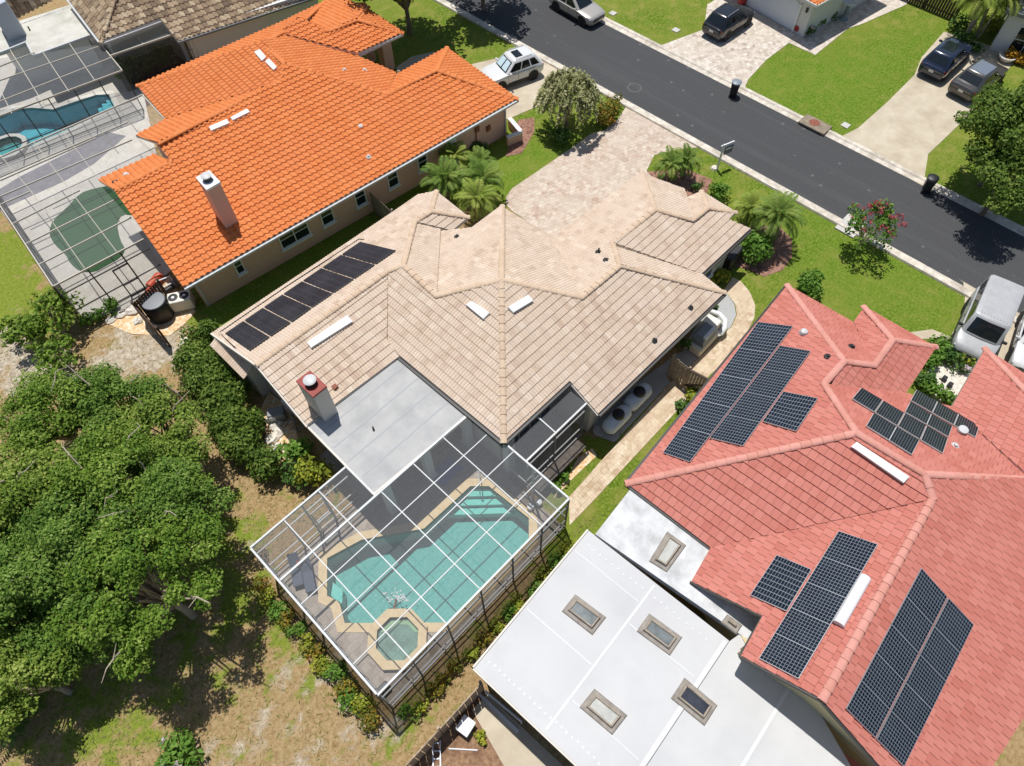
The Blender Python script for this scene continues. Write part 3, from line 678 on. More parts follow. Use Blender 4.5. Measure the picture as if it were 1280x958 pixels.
# ------------------------------------------------------------------ the cream-roofed house in the middle
home = thing('house', 'cream tile roofed house in the middle with screened pool cage and flat grey porch roof', 'house', (12, 14, 0))
fr0 = frame(0)
hv = {'pk': (627, 350, 5.6), 'hl': (546, 370, 4.62), 'hr': (727, 372, 4.45), 'c1': (629.6, 553, 3.4), 'in': (712, 477, 3.4), 'K1': (747.5, 518, 2.6), 'K2': (906, 366, 2.6),
      'rE': (775, 332, 4.35), 'W1': (499, 445.5, 3.42), 'v484': (484, 425, 3.58), 'p485': (485, 339, 4.7), 'p504': (504, 332, 4.85), 'p320': (321, 456, 4.75), 'g1': (384, 532, 3.42),
      'eL': (265, 417, 2.6), 'eR': (523, 243.5, 2.75), 'p517': (518, 278, 3.75), 'p539': (539, 264, 3.75), 't545': (545.5, 239.5, 2.85), 's586': (586, 272, 2.85), 's566': (566, 289, 2.85),
      'v551': (551, 288, 3.35), 'n590': (590, 285, 3.4), 'c2': (628, 258, 3.4), 'nt': (690, 297, 3.35),
      'f766': (766, 305, 4.3), 'f820': (819, 262, 4.3), 'f802': (802, 216, 3.05), 'f855': (855.5, 236.5, 2.8), 'f858': (859, 247, 2.95), 'f866': (866, 275, 3.65), 'f877': (877, 239.5, 2.7),
      'f885': (885, 260, 3.6), 'f920': (920, 266, 2.7), 'f911': (911, 275, 2.95), 'f938': (938, 286.5, 2.55), 'f877b': (877, 343, 2.6), 'f905': (903, 277, 3.0)}
hf = [('S', 'S', ['pk', 'c1', 'in', 'K1', 'K2', 'rE', 'hr']), ('W', 'W', ['pk', 'hl', 'p504', 'p485', 'v484', 'W1', 'c1']), ('N', 'N', ['pk', 'c2', 'n590', 'v551', 'hl']), ('E', 'E', ['pk', 'hr', 'nt', 'c2']),
      ('LE', 'E', ['hl', 'v551', 'p517', 'p504']), ('LN', 'N', ['p504', 'p517', 'p539', 't545', 'eR', 'eL', 'p320', 'p485']), ('LS', 'S', ['p320', 'g1', 'W1', 'v484', 'p485']),
      ('LSs', 'S', ['p517', 's566', 's586', 'p539']), ('LEs', 'E', ['p539', 's586', 't545']),
      ('RN', 'N', ['hr', 'rE', 'f766', 'f820', 'f802', 'nt']), ('RE', 'E', ['rE', 'K2', 'f877b', 'f766']), ('FS', 'S', ['f766', 'f877b', 'f938', 'f911', 'f920', 'f885', 'f866', 'f820']),
      ('FE', 'E', ['f820', 'f866', 'f858', 'f855', 'f802']), ('FN', 'N', ['f866', 'f885', 'f877', 'f858']), ('FEs', 'E', ['f885', 'f920', 'f877'])]
hc = [('pk', 'c1'), ('pk', 'hl'), ('pk', 'hr'), ('pk', 'c2'), ('hl', 'p504'), ('p504', 'p485'), ('p485', 'p320'), ('p504', 'p517'), ('p517', 'p539'), ('p539', 't545'), ('p539', 's586'), ('hr', 'rE'), ('rE', 'K2'), ('rE', 'f766'),
      ('f766', 'f820'), ('f820', 'f802'), ('f820', 'f866'), ('f866', 'f885'), ('f885', 'f877'), ('f885', 'f920')]
HV, HI, hroof = make_roof(home, hv, hf, hc, fr0, MATS['tile_cream'], MATS['cap_cream'], 'low', .3, .37, cap_r=.16)
# walls: one storey, set back under the eaves
walls(home, [(4.5, 24.1), (4.5, 17.2), (5.6, 17.2), (5.6, 16.9), (9.7, 16.9), (9.7, 10.5), (13.75, 10.5), (13.75, 8.55), (22.8, 8.55), (22.8, 9.75), (26.9, 9.75), (26.9, 15.9), (19.2, 15.9), (19.2, 19.6), (17.2, 19.6), (17.2, 23.6)], 0, 2.62, 'stucco_grey')
mb = MB(); mb.prism([(9.72, 16.9), (4.6, 16.9), (4.6, 20.2), (11.2, 20), (14.4, 17), (18.6, 19.2), (18.8, 16.2), (20, 12.4), (14.5, 10.52), (9.72, 10.52)], 2.3, 3.22, False); mb.build('upper_wall', MATS['stucco_grey'], home)
# gable wall of the solar wing
mb = MB(); g0 = HV['p320']; mb.face([(4.55, 24.0, 2.5), (4.55, 17.2, 2.5), (4.55, 17.2, 3.5), (4.55, g0.y, g0.z-.2), (4.55, 24.0, 2.8)]); mb.build('gable_wall', MATS['stucco_grey'], home)
# gutters
gut = MB()
for a, b in (('c1', 'in'), ('K1', 'K2'), ('f877b', 'f938')):
    A_, B_ = HV[a], HV[b]; gut.bar(A_+Vector((0, -.07, -.1)), B_+Vector((0, -.07, -.1)), .13, .12)
gut.bar(HV['c1']+Vector((-.07, 0, -.1)), HV['W1']+Vector((-.07, 0, -.1)), .13, .12)
gut.build('gutter', MATS['bronze_frame'], home)
gut = MB()
for a, b in (('in', 'K1'),): gut.bar(HV[a]+Vector((0, 0, -.12)), HV[b]+Vector((0, 0, -.12)), .1, .16)
gut.build('rake_board', MATS['fascia'], home); gut = MB(); gut.bar(HV['p320']+Vector((-.04, 0, -.12)), HV['g1']+Vector((-.04, 0, -.12)), .08, .2); gut.bar(HV['p320']+Vector((-.04, 0, -.12)), Vector((4.03, 24.7, 2.5)), .08, .2)
gut.build('rake_board', MATS['fascia'], home)
# flat porch roof
GRF = [P(384, 532, 3.3).to_2d(), P(467, 618, 3.3).to_2d(), P(584, 520, 3.3).to_2d(), P(500, 444, 3.3).to_2d()]
GRF[0].y += .2; GRF[3].y += .6; GRF[3].x += .2; GRF[2].x += .1
mb = MB(); mb.prism(GRF, 3.12, 3.33); fl = mb.build('flat_roof', MATS['membrane_grey'], home)
sm = MB()
for k in range(1, 5):
    y = GRF[1].y+(GRF[0].y-GRF[1].y)*k/5; sm.box((6.65, y, 3.335), (5.0, .07, .008))
sm.build('roof_seam', mat('membrane_seam', srgb(156, 158, 160), rough=.6), fl)
mb = MB(); n = len(GRF)
for i in (0, 1): mb.bar((GRF[i].x-.03, GRF[i].y-.02, 3.25), (GRF[i+1].x, GRF[i+1].y-.03, 3.25), .08, .2)
mb.build('drip_edge', MATS['fascia'], home)
for k, (x, y) in enumerate(((4.6, 12.35), (6.9, 12.35), (9.35, 12.3), (9.75, 9.95))):
    mb = MB(); mb.box((x, y, 1.55), (.4, .4, 3.1), bev=.02); mb.box((x, y, .2), (.5, .5, .3)); mb.build('column', MATS['stucco_white'], home)
chm = chimney(home, None, [(369.5, 476.5), (387.5, 463), (408.5, 482.5), (391, 496.5)], 5.55, 3.0, 'stucco_grey', 'red_cap', lead=.02)
box_vent(home, HI, 'W', [(582, 381), (590, 376.5), (612, 391), (604, 399)], 'roof_vent', h=.16)
box_vent(home, HI, 'S', [(635, 384), (660, 368.5), (667, 376), (642, 391)], 'roof_vent', h=.16)
box_vent(home, HI, 'LS', [(383.5, 428), (434, 394), (441, 402), (389, 435)], 'roof_vent', h=.16)
pipe_vent(home, HI, 'RN', 748, 316, .3, .05); pipe_vent(home, HI, 'RN', 757.5, 326, .15, .04); pipe_vent(home, HI, 'S', 862.5, 385, .2, .05); pipe_vent(home, HI, 'S', 817.5, 426, .2, .05); pipe_vent(home, HI, 'N', 571.5, 297, .2, .05)
mb = MB(); pv = on_plane(HI, 'LS', 419, 485); mb.box(pv+Vector((0, 0, .06)), (.22, .22, .14)); mb.build('vent_cap', MATS['rust'], home)
pvf = P(467, 537, 3.33); mb = MB(); mb.tube([pvf, pvf+Vector((0, 0, .22))], .05, 8); mb.build('vent_pipe', MATS['black_plastic'], home)
# little pent roof wrapping the corner of the solar wing
q_ = P(306, 474, 2.4); mb = MB(); pa = [Vector((q_.x-.05, 24.3, 2.4)), Vector((q_.x-.05, q_.y, 2.4)), Vector((4.35, q_.y, 2.82)), Vector((4.35, 24.3, 2.82))]; tile_face(mb, pa, fr0['W'], 'low', .3, .37); mb.build('pent_roof', MATS['tile_cream'], home, rnd=True)
mb = MB(); mb.prism([(q_.x+.35, 24.0), (q_.x+.35, q_.y+.3), (4.5, q_.y+.3), (4.5, 24.0)], 0, 2.33); mb.build('pent_wall', MATS['stucco_grey'], home)
# windows and doors under the eaves
window(home, (16, 8.55), (17.4, 8.55), .9, 2.1, (0, -1), 1); window(home, (24, 9.75), (25.4, 9.75), .9, 2.1, (0, -1), 1)
window(home, (9.7, 14.8), (9.7, 12.6), .1, 2.2, (-1, 0), 2, False); window(home, (10.2, 10.5), (13.2, 10.5), .1, 2.2, (0, -1), 3, False); window(home, (4.5, 19), (4.5, 20.2), .9, 2.1, (-1, 0), 1)
for x in np.arange(10.0, 13.7, .28):    # louvred shutters of the side porch
    pass
shut = MB()
for x in np.arange(9.85, 13.6, .24): shut.box((x, 10.44, 2.72), (.1, .05, .7))
shut.build('louvre_panel', MATS['stucco_white'], home)

# ------------------------------------------------------------------ orange barrel-tile house
ora = thing('house', 'pink stucco house with bright orange barrel tile roof, left of the cream roofed house', 'house', (14, 31, 0))
fro = frame(-5.39)
ov = {'a': (229.5, 360, 2.6), 'b': (143, 238.5, 4.3), 'c': (214, 202, 4.3), 'd': (197.5, 180, 4.75), 'e': (352, 101, 4.75), 'f': (355, 79, 5.3), 'g': (483, 118, 3.95), 'h': (546, 88, 3.95), 'i': (647, 124, 2.6), 'k': (558.5, 60, 2.6),
      'l': (328.5, 54, 5.2), 'm': (171.5, 107.5, 2.7), 'n': (207.5, 150, 2.7), 'o': (169.5, 169.5, 3.5), 'p': (123, 225, 3.5), 'q': (193, 193, 3.5), 'r': (376, 29, 4.6), 's': (411, 39, 4.0), 't': (447, 25, 4.0), 'u': (504, 42, 2.8), 'v': (460, 9.5, 2.8),
      'w': (447, 70, 2.8), 'x': (496, 92.5, 2.7), 'y': (410, -1, 3.0), 'z': (350, 42, 4.7), 'nb': (352, 28, 2.9)}
of = [('S', 'S', ['a', 'b', 'c', 'd', 'e', 'f', 'g', 'h', 'i']), ('N1', 'N', ['b', 'p', 'q', 'c']), ('N2', 'N', ['d', 'o', 'n', 'e']), ('W', 'W', ['f', 'e', 'n', 'm', 'l']), ('N3', 'N', ['l', 'm', 'nb', 'y', 'r']),
      ('E', 'E', ['l', 'z', 'w', 'x', 'g', 'f']), ('S2', 'S', ['z', 'l', 'r', 's', 't', 'u', 'w']), ('N4', 'N', ['g', 'x', 'k', 'h']), ('E2', 'E', ['h', 'k', 'i']), ('E3', 'E', ['t', 'v', 'u']), ('N5', 'N', ['r', 'y', 'v', 't', 's'])]
oc = [('b', 'c'), ('d', 'e'), ('e', 'f'), ('f', 'l'), ('f', 'g'), ('g', 'h'), ('h', 'i'), ('h', 'k'), ('l', 'm'), ('l', 'r'), ('r', 's'), ('s', 't'), ('t', 'u'), ('t', 'v'), ('r', 'y')]
OV, OI, oroof = make_roof(ora, ov, of, oc, fro, MATS['tile_orange'], MATS['cap_orange'], 's', .33, .38, cap_r=.17)
Ao = Vector(fro['E']); Yo = Vector(fro['N']); So = -Yo
def ow(px, py, z, dx=0, dy=0): q = P(px, py, z).to_2d(); return q+Ao*dx+Yo*dy
wa = ow(229.5, 360, 2.6, .55, .6); wi = ow(647, 124, 2.6, -.6, .6)
wy = wa.dot(Yo); L = wi.dot(Ao)-wa.dot(Ao)
def oat(u, w): return wa+Ao*u+Yo*w          # u along the front eave wall, w towards the back
walls(ora, [oat(0, 0), oat(L, 0), oat(L, 4.2), oat(L-5.4, 4.2), oat(L-5.4, 9.4), oat(L-9.5, 13.5), oat(7.5, 13.8), oat(7.2, 6.5), oat(.4, 5.9)], 0, 2.55, 'stucco_pink')
mb = MB(); e1 = P(214, 202, 4.15); e2 = P(193, 193, 3.4); e3 = P(197.5, 180, 4.6); e4 = P(170, 170, 3.4)
off = Vector((Ao.x, Ao.y, 0))*.35
mb.prism([(e1+off).to_2d(), (e2+off).to_2d(), (e2+off*4).to_2d(), (e1+off*4).to_2d()], 2, 3.9); mb.build('gable_wall', MATS['stucco_pink'], ora)
gt = MB(); gt.bar(OV['a']+Vector((So.x*.07, So.y*.07, -.08)), OV['i']+Vector((So.x*.07, So.y*.07, -.08)), .13, .12); gt.bar(OV['w']+Vector((0, 0, -.05)), OV['u']+Vector((0, 0, -.06)), .12, .14); gt.build('gutter', MATS['white_metal'], ora)
ds = MB()
for u in (.12, L-.15): q = oat(u, -.06); ds.tube([(q.x, q.y, 2.45), (q.x, q.y, .1)], .05, 6)
ds.build('downspout', MATS['white_metal'], ora)
# windows on the side wall, surveyed from the photograph
for (x1, x2, zz0, zz1, mu) in ((297, 307, .95, 2.1, 0), (354, 390, .95, 2.2, 1), (406, 421, .95, 2.2, 0), (449, 462, .95, 2.2, 0), (490, 503, .95, 2.2, 0), (528, 540, .95, 2.2, 0)):
    ys = lambda x: 360+(x-229.5)*(124-360)/(647-229.5)
    f1 = P(x1, ys(x1)+16, 1.8).to_2d(); f2 = P(x2, ys(x2)+16, 1.8).to_2d()
    u1 = (f1-wa).dot(Ao); u2 = (f2-wa).dot(Ao); window(ora, oat(u1, 0), oat(u2, 0), zz0, zz1, So, mu)
u = (P(560, 185, 1.2).to_2d()-wa).dot(Ao); q1, q2 = oat(u-.45, -.03), oat(u+.45, -.03); mb = MB(); mb.box((*((q1+q2)/2), 1.05), (.9, .06, 2.1), (Ao.to_3d(), Yo.to_3d(), Vector((0, 0, 1)))); mb.build('side_door', MATS['white_paint'], ora)
mt = MB(); u = (P(594, 170, 1.2).to_2d()-wa).dot(Ao); q = oat(u, -.06); mt.tube([(q.x, q.y, 2.3), (q.x, q.y, .2)], .035, 6); mt.box((q.x+.1, q.y, 1.75), (.3, .14, .45)); q = oat(u+1, -.05); mt.box((q.x, q.y, 1.3), (.3, .12, .35)); mt.build('meter_box', MATS['rust'], ora)
pc = P(489, 88, 0); mb = MB(); mb.box((pc.x, pc.y+.35, 1.3), (.75, .75, 2.6), (Ao.to_3d(), Yo.to_3d(), Vector((0, 0, 1)))); mb.build('column', MATS['stucco_pink'], ora)
pc2 = P(471, 80, 0); mb = MB(); mb.box((pc2.x, pc2.y+.6, 1.3), (.5, .5, 2.6), (Ao.to_3d(), Yo.to_3d(), Vector((0, 0, 1)))); mb.build('column', MATS['stucco_pink'], ora)
chimney(ora, None, [(244.5, 222), (261.5, 213), (275.5, 227.5), (258, 237.5)], 5.9, 3.0, 'stucco_pink', 'white_paint', lead=.03)
box_vent(ora, OI, 'W', [(317.5, 65), (324.5, 61.5), (332.5, 71), (327, 76)], 'roof_vent', h=.15); box_vent(ora, OI, 'W', [(331, 77), (336, 73), (346, 83.5), (341.5, 87.5)], 'roof_vent', h=.15)
box_vent(ora, OI, 'S', [(261, 158.5), (283.5, 149), (287, 154), (264, 163.5)], 'roof_vent', h=.15); box_vent(ora, OI, 'S', [(288, 147), (308.5, 136), (312.5, 140), (291, 150.5)], 'roof_vent', h=.15)
for fn, x, y in (('S', 461, 197), ('E', 456, 89), ('E', 431, 89)): pipe_vent(ora, OI, fn, x, y, .16, .08, 'white_metal')
pipe_vent(ora, OI, 'S', 451, 158, .1, .06, 'white_metal'); pipe_vent(ora, OI, 'N1', 158, 219, .12, .1, 'white_metal'); pipe_vent(ora, OI, 'N1', 144, 228, .1, .06)

# ------------------------------------------------------------------ red flat-tile house with solar arrays and white flat roofs
red = thing('house', 'red tile roofed house with solar panel arrays and white flat roofs with skylights', 'house', (17, 0, 0))
frr = frame(3.12)
rv = {'tip': (984, 357, 3.0), 'a': (1055, 452, 4.67), 'b': (1030, 480, 4.67), 'pk': (1071, 541.5, 5.55), 'k': (783, 604.5, 3.0), 'pr': (1156.5, 593, 5.65), 'c': (1166, 624, 5.4), 'd': (1028, 875, 5.4), 'v': (888, 685, 3.0),
      'r': (1420, 618, 2.9), 'e1': (864, 727, 3.0), 'e2': (953, 770, 4.3), 'e3': (926, 820, 4.1), 'sd': (1180, 1050, 3.05), 'sr': (1380, 745, 3.05), 'f1': (1093, 457, 4.0), 'f2': (1116, 425, 4.0), 'f3': (1080, 384, 3.0), 'f4': (1170, 434, 3.0), 'f5': (1132, 492.5, 3.05), 'f6': (1039, 481.5, 4.5),
      'ev': (1066.5, 403, 3.0), 'w1': (1189, 509, 2.95), 'w2': (1231, 436, 2.95), 'w3': (1300, 507, 4.1), 'w4': (1290, 600, 4.05), 'w5': (1430, 560, 2.95)}
rf_ = [('N', 'N', ['tip', 'a', 'b', 'pk', 'k']), ('W', 'W', ['k', 'pk', 'pr', 'c', 'v']), ('E', 'E', ['a', 'tip', 'ev', 'f1']), ('N2', 'N', ['v', 'c', 'd', 'e3', 'e2', 'e1']), ('S', 'S', ['c', 'pr', 'r', 'sr', 'sd', 'd']),
       ('FS', 'S', ['f6', 'a', 'f1', 'f2', 'f4', 'f5']), ('FN', 'N', ['f1', 'ev', 'f3', 'f2']), ('FE', 'E', ['f2', 'f3', 'f4']), ('E2', 'E', ['b', 'f6', 'f5', 'w1', 'w4', 'pr', 'pk']), ('WN', 'N', ['w1', 'w2', 'w3', 'w4']), ('WE', 'E', ['w3', 'w2', 'w5'])]
rf_ = [x if x[0] != 'S' else ('S', 'S', ['c', 'pr', 'w4', 'r', 'sr', 'sd', 'd']) for x in rf_]
rc = [('tip', 'a'), ('a', 'b'), ('b', 'pk'), ('pk', 'k'), ('pk', 'pr'), ('pr', 'c'), ('c', 'd'), ('pr', 'w4'), ('a', 'f1'), ('f1', 'f2'), ('f2', 'f3'), ('f2', 'f4'), ('w2', 'w3'), ('w3', 'w4')]
RV, RI, rroof = make_roof(red, rv, rf_, rc, frr, MATS['tile_red'], MATS['cap_red'], 'flat', .33, .4, True, cap_r=.17)
Ar = Vector(frr['E']); Yr = Vector(frr['N'])
def rw(px, py, z, dx=0, dy=0): q = P(px, py, z).to_2d(); return q+Ar*dx+Yr*dy
wk = rw(783, 604.5, 3, .6, -.6); wt = rw(984, 357, 3, -.6, -.6); we = rw(1066, 403, 3, -.6, -.6); wf = rw(1170, 434, 3, -.6, .6); wg = rw(1132, 492, 3, -.7, .6)
wh = rw(1189, 509, 3, -.6, -.5); wv = rw(888, 685, 3, .6, .5); w1_ = rw(864, 727, 3, .6, -.6); w3_ = rw(926, 820, 4.1, .75, -.3); wd = rw(1028, 875, 5.4, .75, 0); ws = rw(1180, 1050, 3, .6, .6); wz = rw(1380, 745, 3, -.6, .6); wq = rw(1231, 436, 3, -.6, -.6); ww5 = rw(1430, 560, 3, -.6, .4)
walls(red, [wk, wt, we, wf, wg, wh, wq, ww5, wz, ws, wd, w3_, w1_, wv], 0, 2.9, 'stucco_tan')
mb = MB()       # the two gable ends above the white roof
for n1, n2 in (('e1', 'e2'), ('e3', 'd'), ('d', 'sd')):
    a, b = RV[n1].copy(), RV[n2].copy(); o = Vector((Ar.x, Ar.y, 0))*.45
    a += o; b += o; a.z -= .2; b.z -= .2; o2 = Vector((Ar.x, Ar.y, 0))*.2
    lo = lambda p: Vector((p.x, p.y, 2.3))
    for s_ in (Vector(), o2): mb.face([lo(a)+s_, lo(b)+s_, b+s_, a+s_])
mb.build('gable_wall', MATS['stucco_tan'], red)
mb = MB(); off = Vector((-.03, 0, -.1))
for n1, n2 in (('e1', 'e2'), ('e2', 'e3'), ('e3', 'd'), ('d', 'sd')): mb.bar(RV[n1]+off, RV[n2]+off, .06, .18)
mb.bar(RV['k']+off, RV['v']+off, .12, .14); mb.bar(RV['k']+Vector((0, .06, -.1)), RV['tip']+Vector((0, .06, -.1)), .1, .14)
mb.build('fascia_board', MATS['bronze_frame'], red)
box_vent(red, RI, 'W', [(1064, 558.5), (1071, 552.5), (1137, 596), (1129.5, 604)], 'roof_vent', h=.18)
q1, q2 = on_plane(RI, 'N2', 1082, 722, .12), on_plane(RI, 'N2', 1048, 781, .12); mb = MB(); mb.tube([q1, q2], .2, 14); mb.build('solar_tube', MATS['white_paint'], red, smooth=True, sharp=50)
p_ = on_plane(RI, 'N', 1004, 417); mb = MB(); mb.lathe(p_, [(.2, -.05), (.2, .1), (.15, .2), (.03, .25)], 14); mb.build('roof_vent_dome', MATS['white_metal'], red, smooth=True)
for fn, x, y, mm in (('N', 1034.5, 446.5, 'black_plastic'), ('E', 1064, 434, 'black_plastic'), ('E2', 1193, 558, 'white_metal')): pipe_vent(red, RI, fn, x, y, .16, .07, mm)
p_ = on_plane(RI, 'E2', 1201, 540); mb = MB(); mb.lathe(p_, [(.16, -.05), (.16, .12), (.22, .14), (.2, .24), (.03, .27)], 14); mb.build('roof_vent_dome', MATS['white_metal'], red, smooth=True)
# white flat roofs
ZW = 2.85
W1 = [rw(592.5, 835.5, ZW), rw(737, 664.5, ZW), rw(744, 668.5, ZW), rw(891, 768, ZW), rw(735, 985, ZW)]
lowp = [P(592.5, 835.5, ZW), P(737, 664.5, ZW), P(915, 775, ZW), P(1040, 905, ZW), P(900, 1100, ZW)]
cA = P(592.5, 835.5, ZW).to_2d(); cB = P(737, 664.5, ZW).to_2d(); L1 = (cB-cA).dot(Ar)
def wat(u, w): return cA+Ar*u-Yr*w
mb = MB(); mb.prism([wat(0, 0), wat(L1, 0), wat(L1, 6.6), wat(0, 6.6)], ZW-.25, ZW); fw = mb.build('flat_roof', MATS['membrane_white'], red)
mb = MB(); mb.prism([wat(0, 6.62), wat(L1, 6.62), wat(L1+1.2, 7.0), wat(L1+1.0, 9.1), wat(0, 9.1)], ZW-.25, ZW-.01); mb.build('flat_roof', MATS['membrane_pale'], red)
mb = MB(); mb.prism([wat(0, 9.12), wat(L1+.6, 9.12), wat(L1-1.2, 12.6), wat(0, 12.6)], ZW-.25, ZW-.02); mb.build('flat_roof', MATS['membrane_pale'], red)
up_ = [P(744, 668, ZW+.06).to_2d(), P(788, 611, ZW+.06).to_2d(), P(888, 684, ZW+.06).to_2d(), P(866, 729, ZW+.06).to_2d(), P(958, 778, ZW+.06).to_2d(), P(934, 799, ZW+.06).to_2d()]
up_[2] += Ar*.6; up_[1] += Ar*.4; up_[3] += Ar*.6; up_[4] += Ar*.8
mb = MB(); mb.prism(up_, ZW-.3, ZW+.06); mb.build('upper_flat_roof', MATS['membrane_stain'], red)
sm = MB()
def seam(u0, w0, u1, w1, wd_=.14): a = wat(u0, w0); b = wat(u1, w1); sm.bar((a.x, a.y, ZW+.004), (b.x, b.y, ZW+.004), wd_, .012)
for w in (3.3, 6.5): seam(.15, w, L1-.1, w, .09 if w < 4 else .16)
seam(2.9, .1, 2.9, 3.2, .05); seam(5, 3.4, 5, 6.3, .05); seam(1.5, 3.4, 1.5, 6.3, .04); seam(.1, 9.1, L1, 9.1, .13); seam(5.9, .1, 5.9, 3.2, .04)
sm.build('roof_seam', MATS['seam_white'], fw)
dots = MB()
for k in range(26): q = wat(.55+random.uniform(-.03, .03), .3+k*.24); dots.box((q.x, q.y, ZW+.006), (.1, .07, .012), (Ar.to_3d(), Yr.to_3d(), Vector((0, 0, 1))))
for k in range(20): q = wat(L1-.5+random.uniform(-.03, .03), .4+k*.29); dots.box((q.x, q.y, ZW+.006), (.09, .06, .012))
dots.build('patch_dots', MATS['seam_white'], fw)
ed = MB(); eds = [wat(-.02, -.03), wat(L1+.02, -.03)]
ed.bar((*wat(0, -.04), ZW-.05), (*wat(L1, -.04), ZW-.05), .07, .2); ed.bar((*wat(-.04, 0), ZW-.06), (*wat(-.04, 12.6), ZW-.06), .06, .18)
ed.build('drip_edge', MATS['fascia'], red)
def skylight(quad, z, glass, lift=.18):
    q = [P(x, y, z).to_2d() for x, y in quad]; q = q if sum(q[i-1].x*q[i].y-q[i].x*q[i-1].y for i in range(4)) > 0 else q[::-1]
    i1 = inset(q, .16); i2 = inset(q, .24); mb = MB()
    lift3 = lambda l, zz: [(p[0], p[1], zz) for p in l]
    mb.grid([lift3(q, z+.005), lift3(inset(q, .04), z+.06), lift3(i1, z+.07), lift3(inset(q, .17), z+lift), lift3(i2, z+lift)], close_u=True)
    s = mb.build('skylight', MATS['skylight_curb'], red)
    mb = MB(); mb.face(lift3(inset(q, .23), z+lift-.03)); mb.build('pane', glass, s)
    mb = MB(); t = lift3(inset(q, .2), z+lift+.01)
    for i in range(4): mb.bar(t[i-1], t[i], .04, .05)
    mb.build('frame', mat('skylight_frame%d' % len(MATS), srgb(196, 176, 150), rough=.5) if 0 else MATS['skylight_frame'], s)
    return s
mat('skylight_frame', srgb(172, 156, 134), srgb(140, 126, 110), 6, .7); gdark = mat('skylight_glass', (.10, .12, .12), (.22, .24, .24), 1.5, .15, detail=3); gpale = mat('skylight_glass_cloudy', (.32, .32, .29), (.44, .44, .4), 2, .3, detail=4); gblack = mat('skylight_glass_dark', (.02, .024, .03), (.05, .055, .07), 1.5, .12)
skylight([(719, 743), (758, 772), (740.5, 794.5), (702, 764.5)], ZW, gdark); skylight([(811.5, 767), (853, 797), (837, 820.5), (795.5, 789.5)], ZW, gdark)
skylight([(743, 861), (784.5, 894.5), (765, 919.5), (724, 884.5)], ZW, gpale); skylight([(855.5, 847), (897, 882), (880.5, 908), (838, 873.5)], ZW-.01, gblack)
skylight([(834, 664.5), (858, 682), (833.5, 716), (811, 702)], ZW+.06, gpale); skylight([(909, 768), (928, 782), (920.5, 793.5), (901, 778.5)], ZW+.06, gpale)
# screened lanai wall below the white roof and small red porch roof
mb = MB(); l0 = wat(.25, .3); l1 = wat(.25, 13)
mb.face([(*l0, 0.1), (*l1, 0.1), (*l1, 2.6), (*l0, 2.6)]); mb.face([(*l0, .1), (*wat(L1, .3), .1), (*wat(L1, .3), 2.6), (*l0, 2.6)][::-1]); mb.build('lanai_screen', MATS['lanai_screen'], red)
mb = MB()
for k in range(8): q = wat(.22, .3+k*1.8); mb.box((*q, 1.3), (.06, .06, 2.6))
for z in (.9, 2.1): mb.bar((*wat(.22, .3), z), (*wat(.22, 13), z), .05, .05)
mb.build('lanai_frame', MATS['grey_plastic'], red)
structure('lanai_floor', [wat(.3, .35), wat(L1, .35), wat(L1, 12.5), wat(.3, 12.5)], .03, 'slate_floor')
mb = MB(); pr = [P(1004, 960, 2.3), P(1025, 919, 2.35), P(1110, 962, 2.35), P(1140, 1080, 2.3), P(960, 1060, 2.25)]
pr = [wat(L1+.5, 9.6), wat(L1+.5, 16), wat(L1-5.5, 16), wat(L1-3.2, 9.6)]
pr = [P(1025, 919, 2.4), P(1150, 1010, 2.4), P(1060, 1150, 2.15), P(962, 1040, 2.15)]
tile_face(mb, pr, frr['W'], 'flat', .33, .4, True); mb.build('porch_roof', MATS['tile_red'], red, rnd=True)

# ------------------------------------------------------------------ brown-tiled house in the top left corner
tan = thing('house', 'pale grey house with mottled brown barrel tile roof in the top left corner', 'house', (14, 53, 0))
frt = frame(-8)
tv = {'e': (126, 53.5, 2.9), 'h': (147, -14, 5.4), 'w0': (84, -2, 3.1), 's1': (201, 25.5, 2.9), 's2': (222, 52, 2.55), 's3': (400, -6, 2.55), 'r2': (330, -95, 5.4), 'ww': (60, -40, 5.4)}
tf = [('S', 'S', ['e', 's1', 's2', 's3', 'r2', 'h']), ('W', 'W', ['e', 'h', 'ww', 'w0'])]
TV, TI, troof = make_roof(tan, tv, tf, [('e', 'h'), ('h', 'r2')], frt, MATS['tile_brown'], MATS['tile_brown'], 's', .33, .4, cap_r=.18)
At = Vector(frt['E']); Yt = Vector(frt['N'])
def tw_(px, py, z, dx=0, dy=0): q = P(px, py, z).to_2d(); return q+At*dx+Yt*dy
ta, tb_ = tw_(126, 53.5, 2.9, .5, .5), tw_(222, 52, 2.55, .45, .6); tc = tw_(400, -6, 2.55, 0, .6)
dq = tb_+(-Yt)*0
walls(tan, [ta, tw_(201, 25.5, 2.9, .1, .55), tb_, tc, tc+Yt*9, ta+Yt*11], 0, 2.6, 'stucco_white')
gt = MB(); gt.bar(TV['e']+Vector((0, -.07, -.08)), TV['s1']+Vector((0, -.07, -.08)), .13, .13); gt.bar(TV['e']+Vector((-.07, 0, -.08)), TV['w0']+Vector((-.07, 0, -.08)), .13, .13); gt.build('gutter', MATS['white_metal'], tan)
gt = MB(); gt.bar(TV['s2']+Vector((0, -.05, -.08)), TV['s3']+Vector((0, -.05, -.08)), .1, .12); gt.build('fascia_board', MATS['grey_plastic'], tan)
for x1, y1, x2, y2 in ((236, 75, 249, 71), (318, 48, 330, 43), (352, 22, 370, 15)):
    a = P(x1, y1-8, 1.5).to_2d(); b = P(x2, y2-8, 1.5).to_2d(); s0 = (a-tb_).dot(At); s1_ = (b-tb_).dot(At)
    window(tan, tb_+At*s0, tb_+At*s1_, .7, 2.1, -Yt, 1, False, 'grey_plastic')
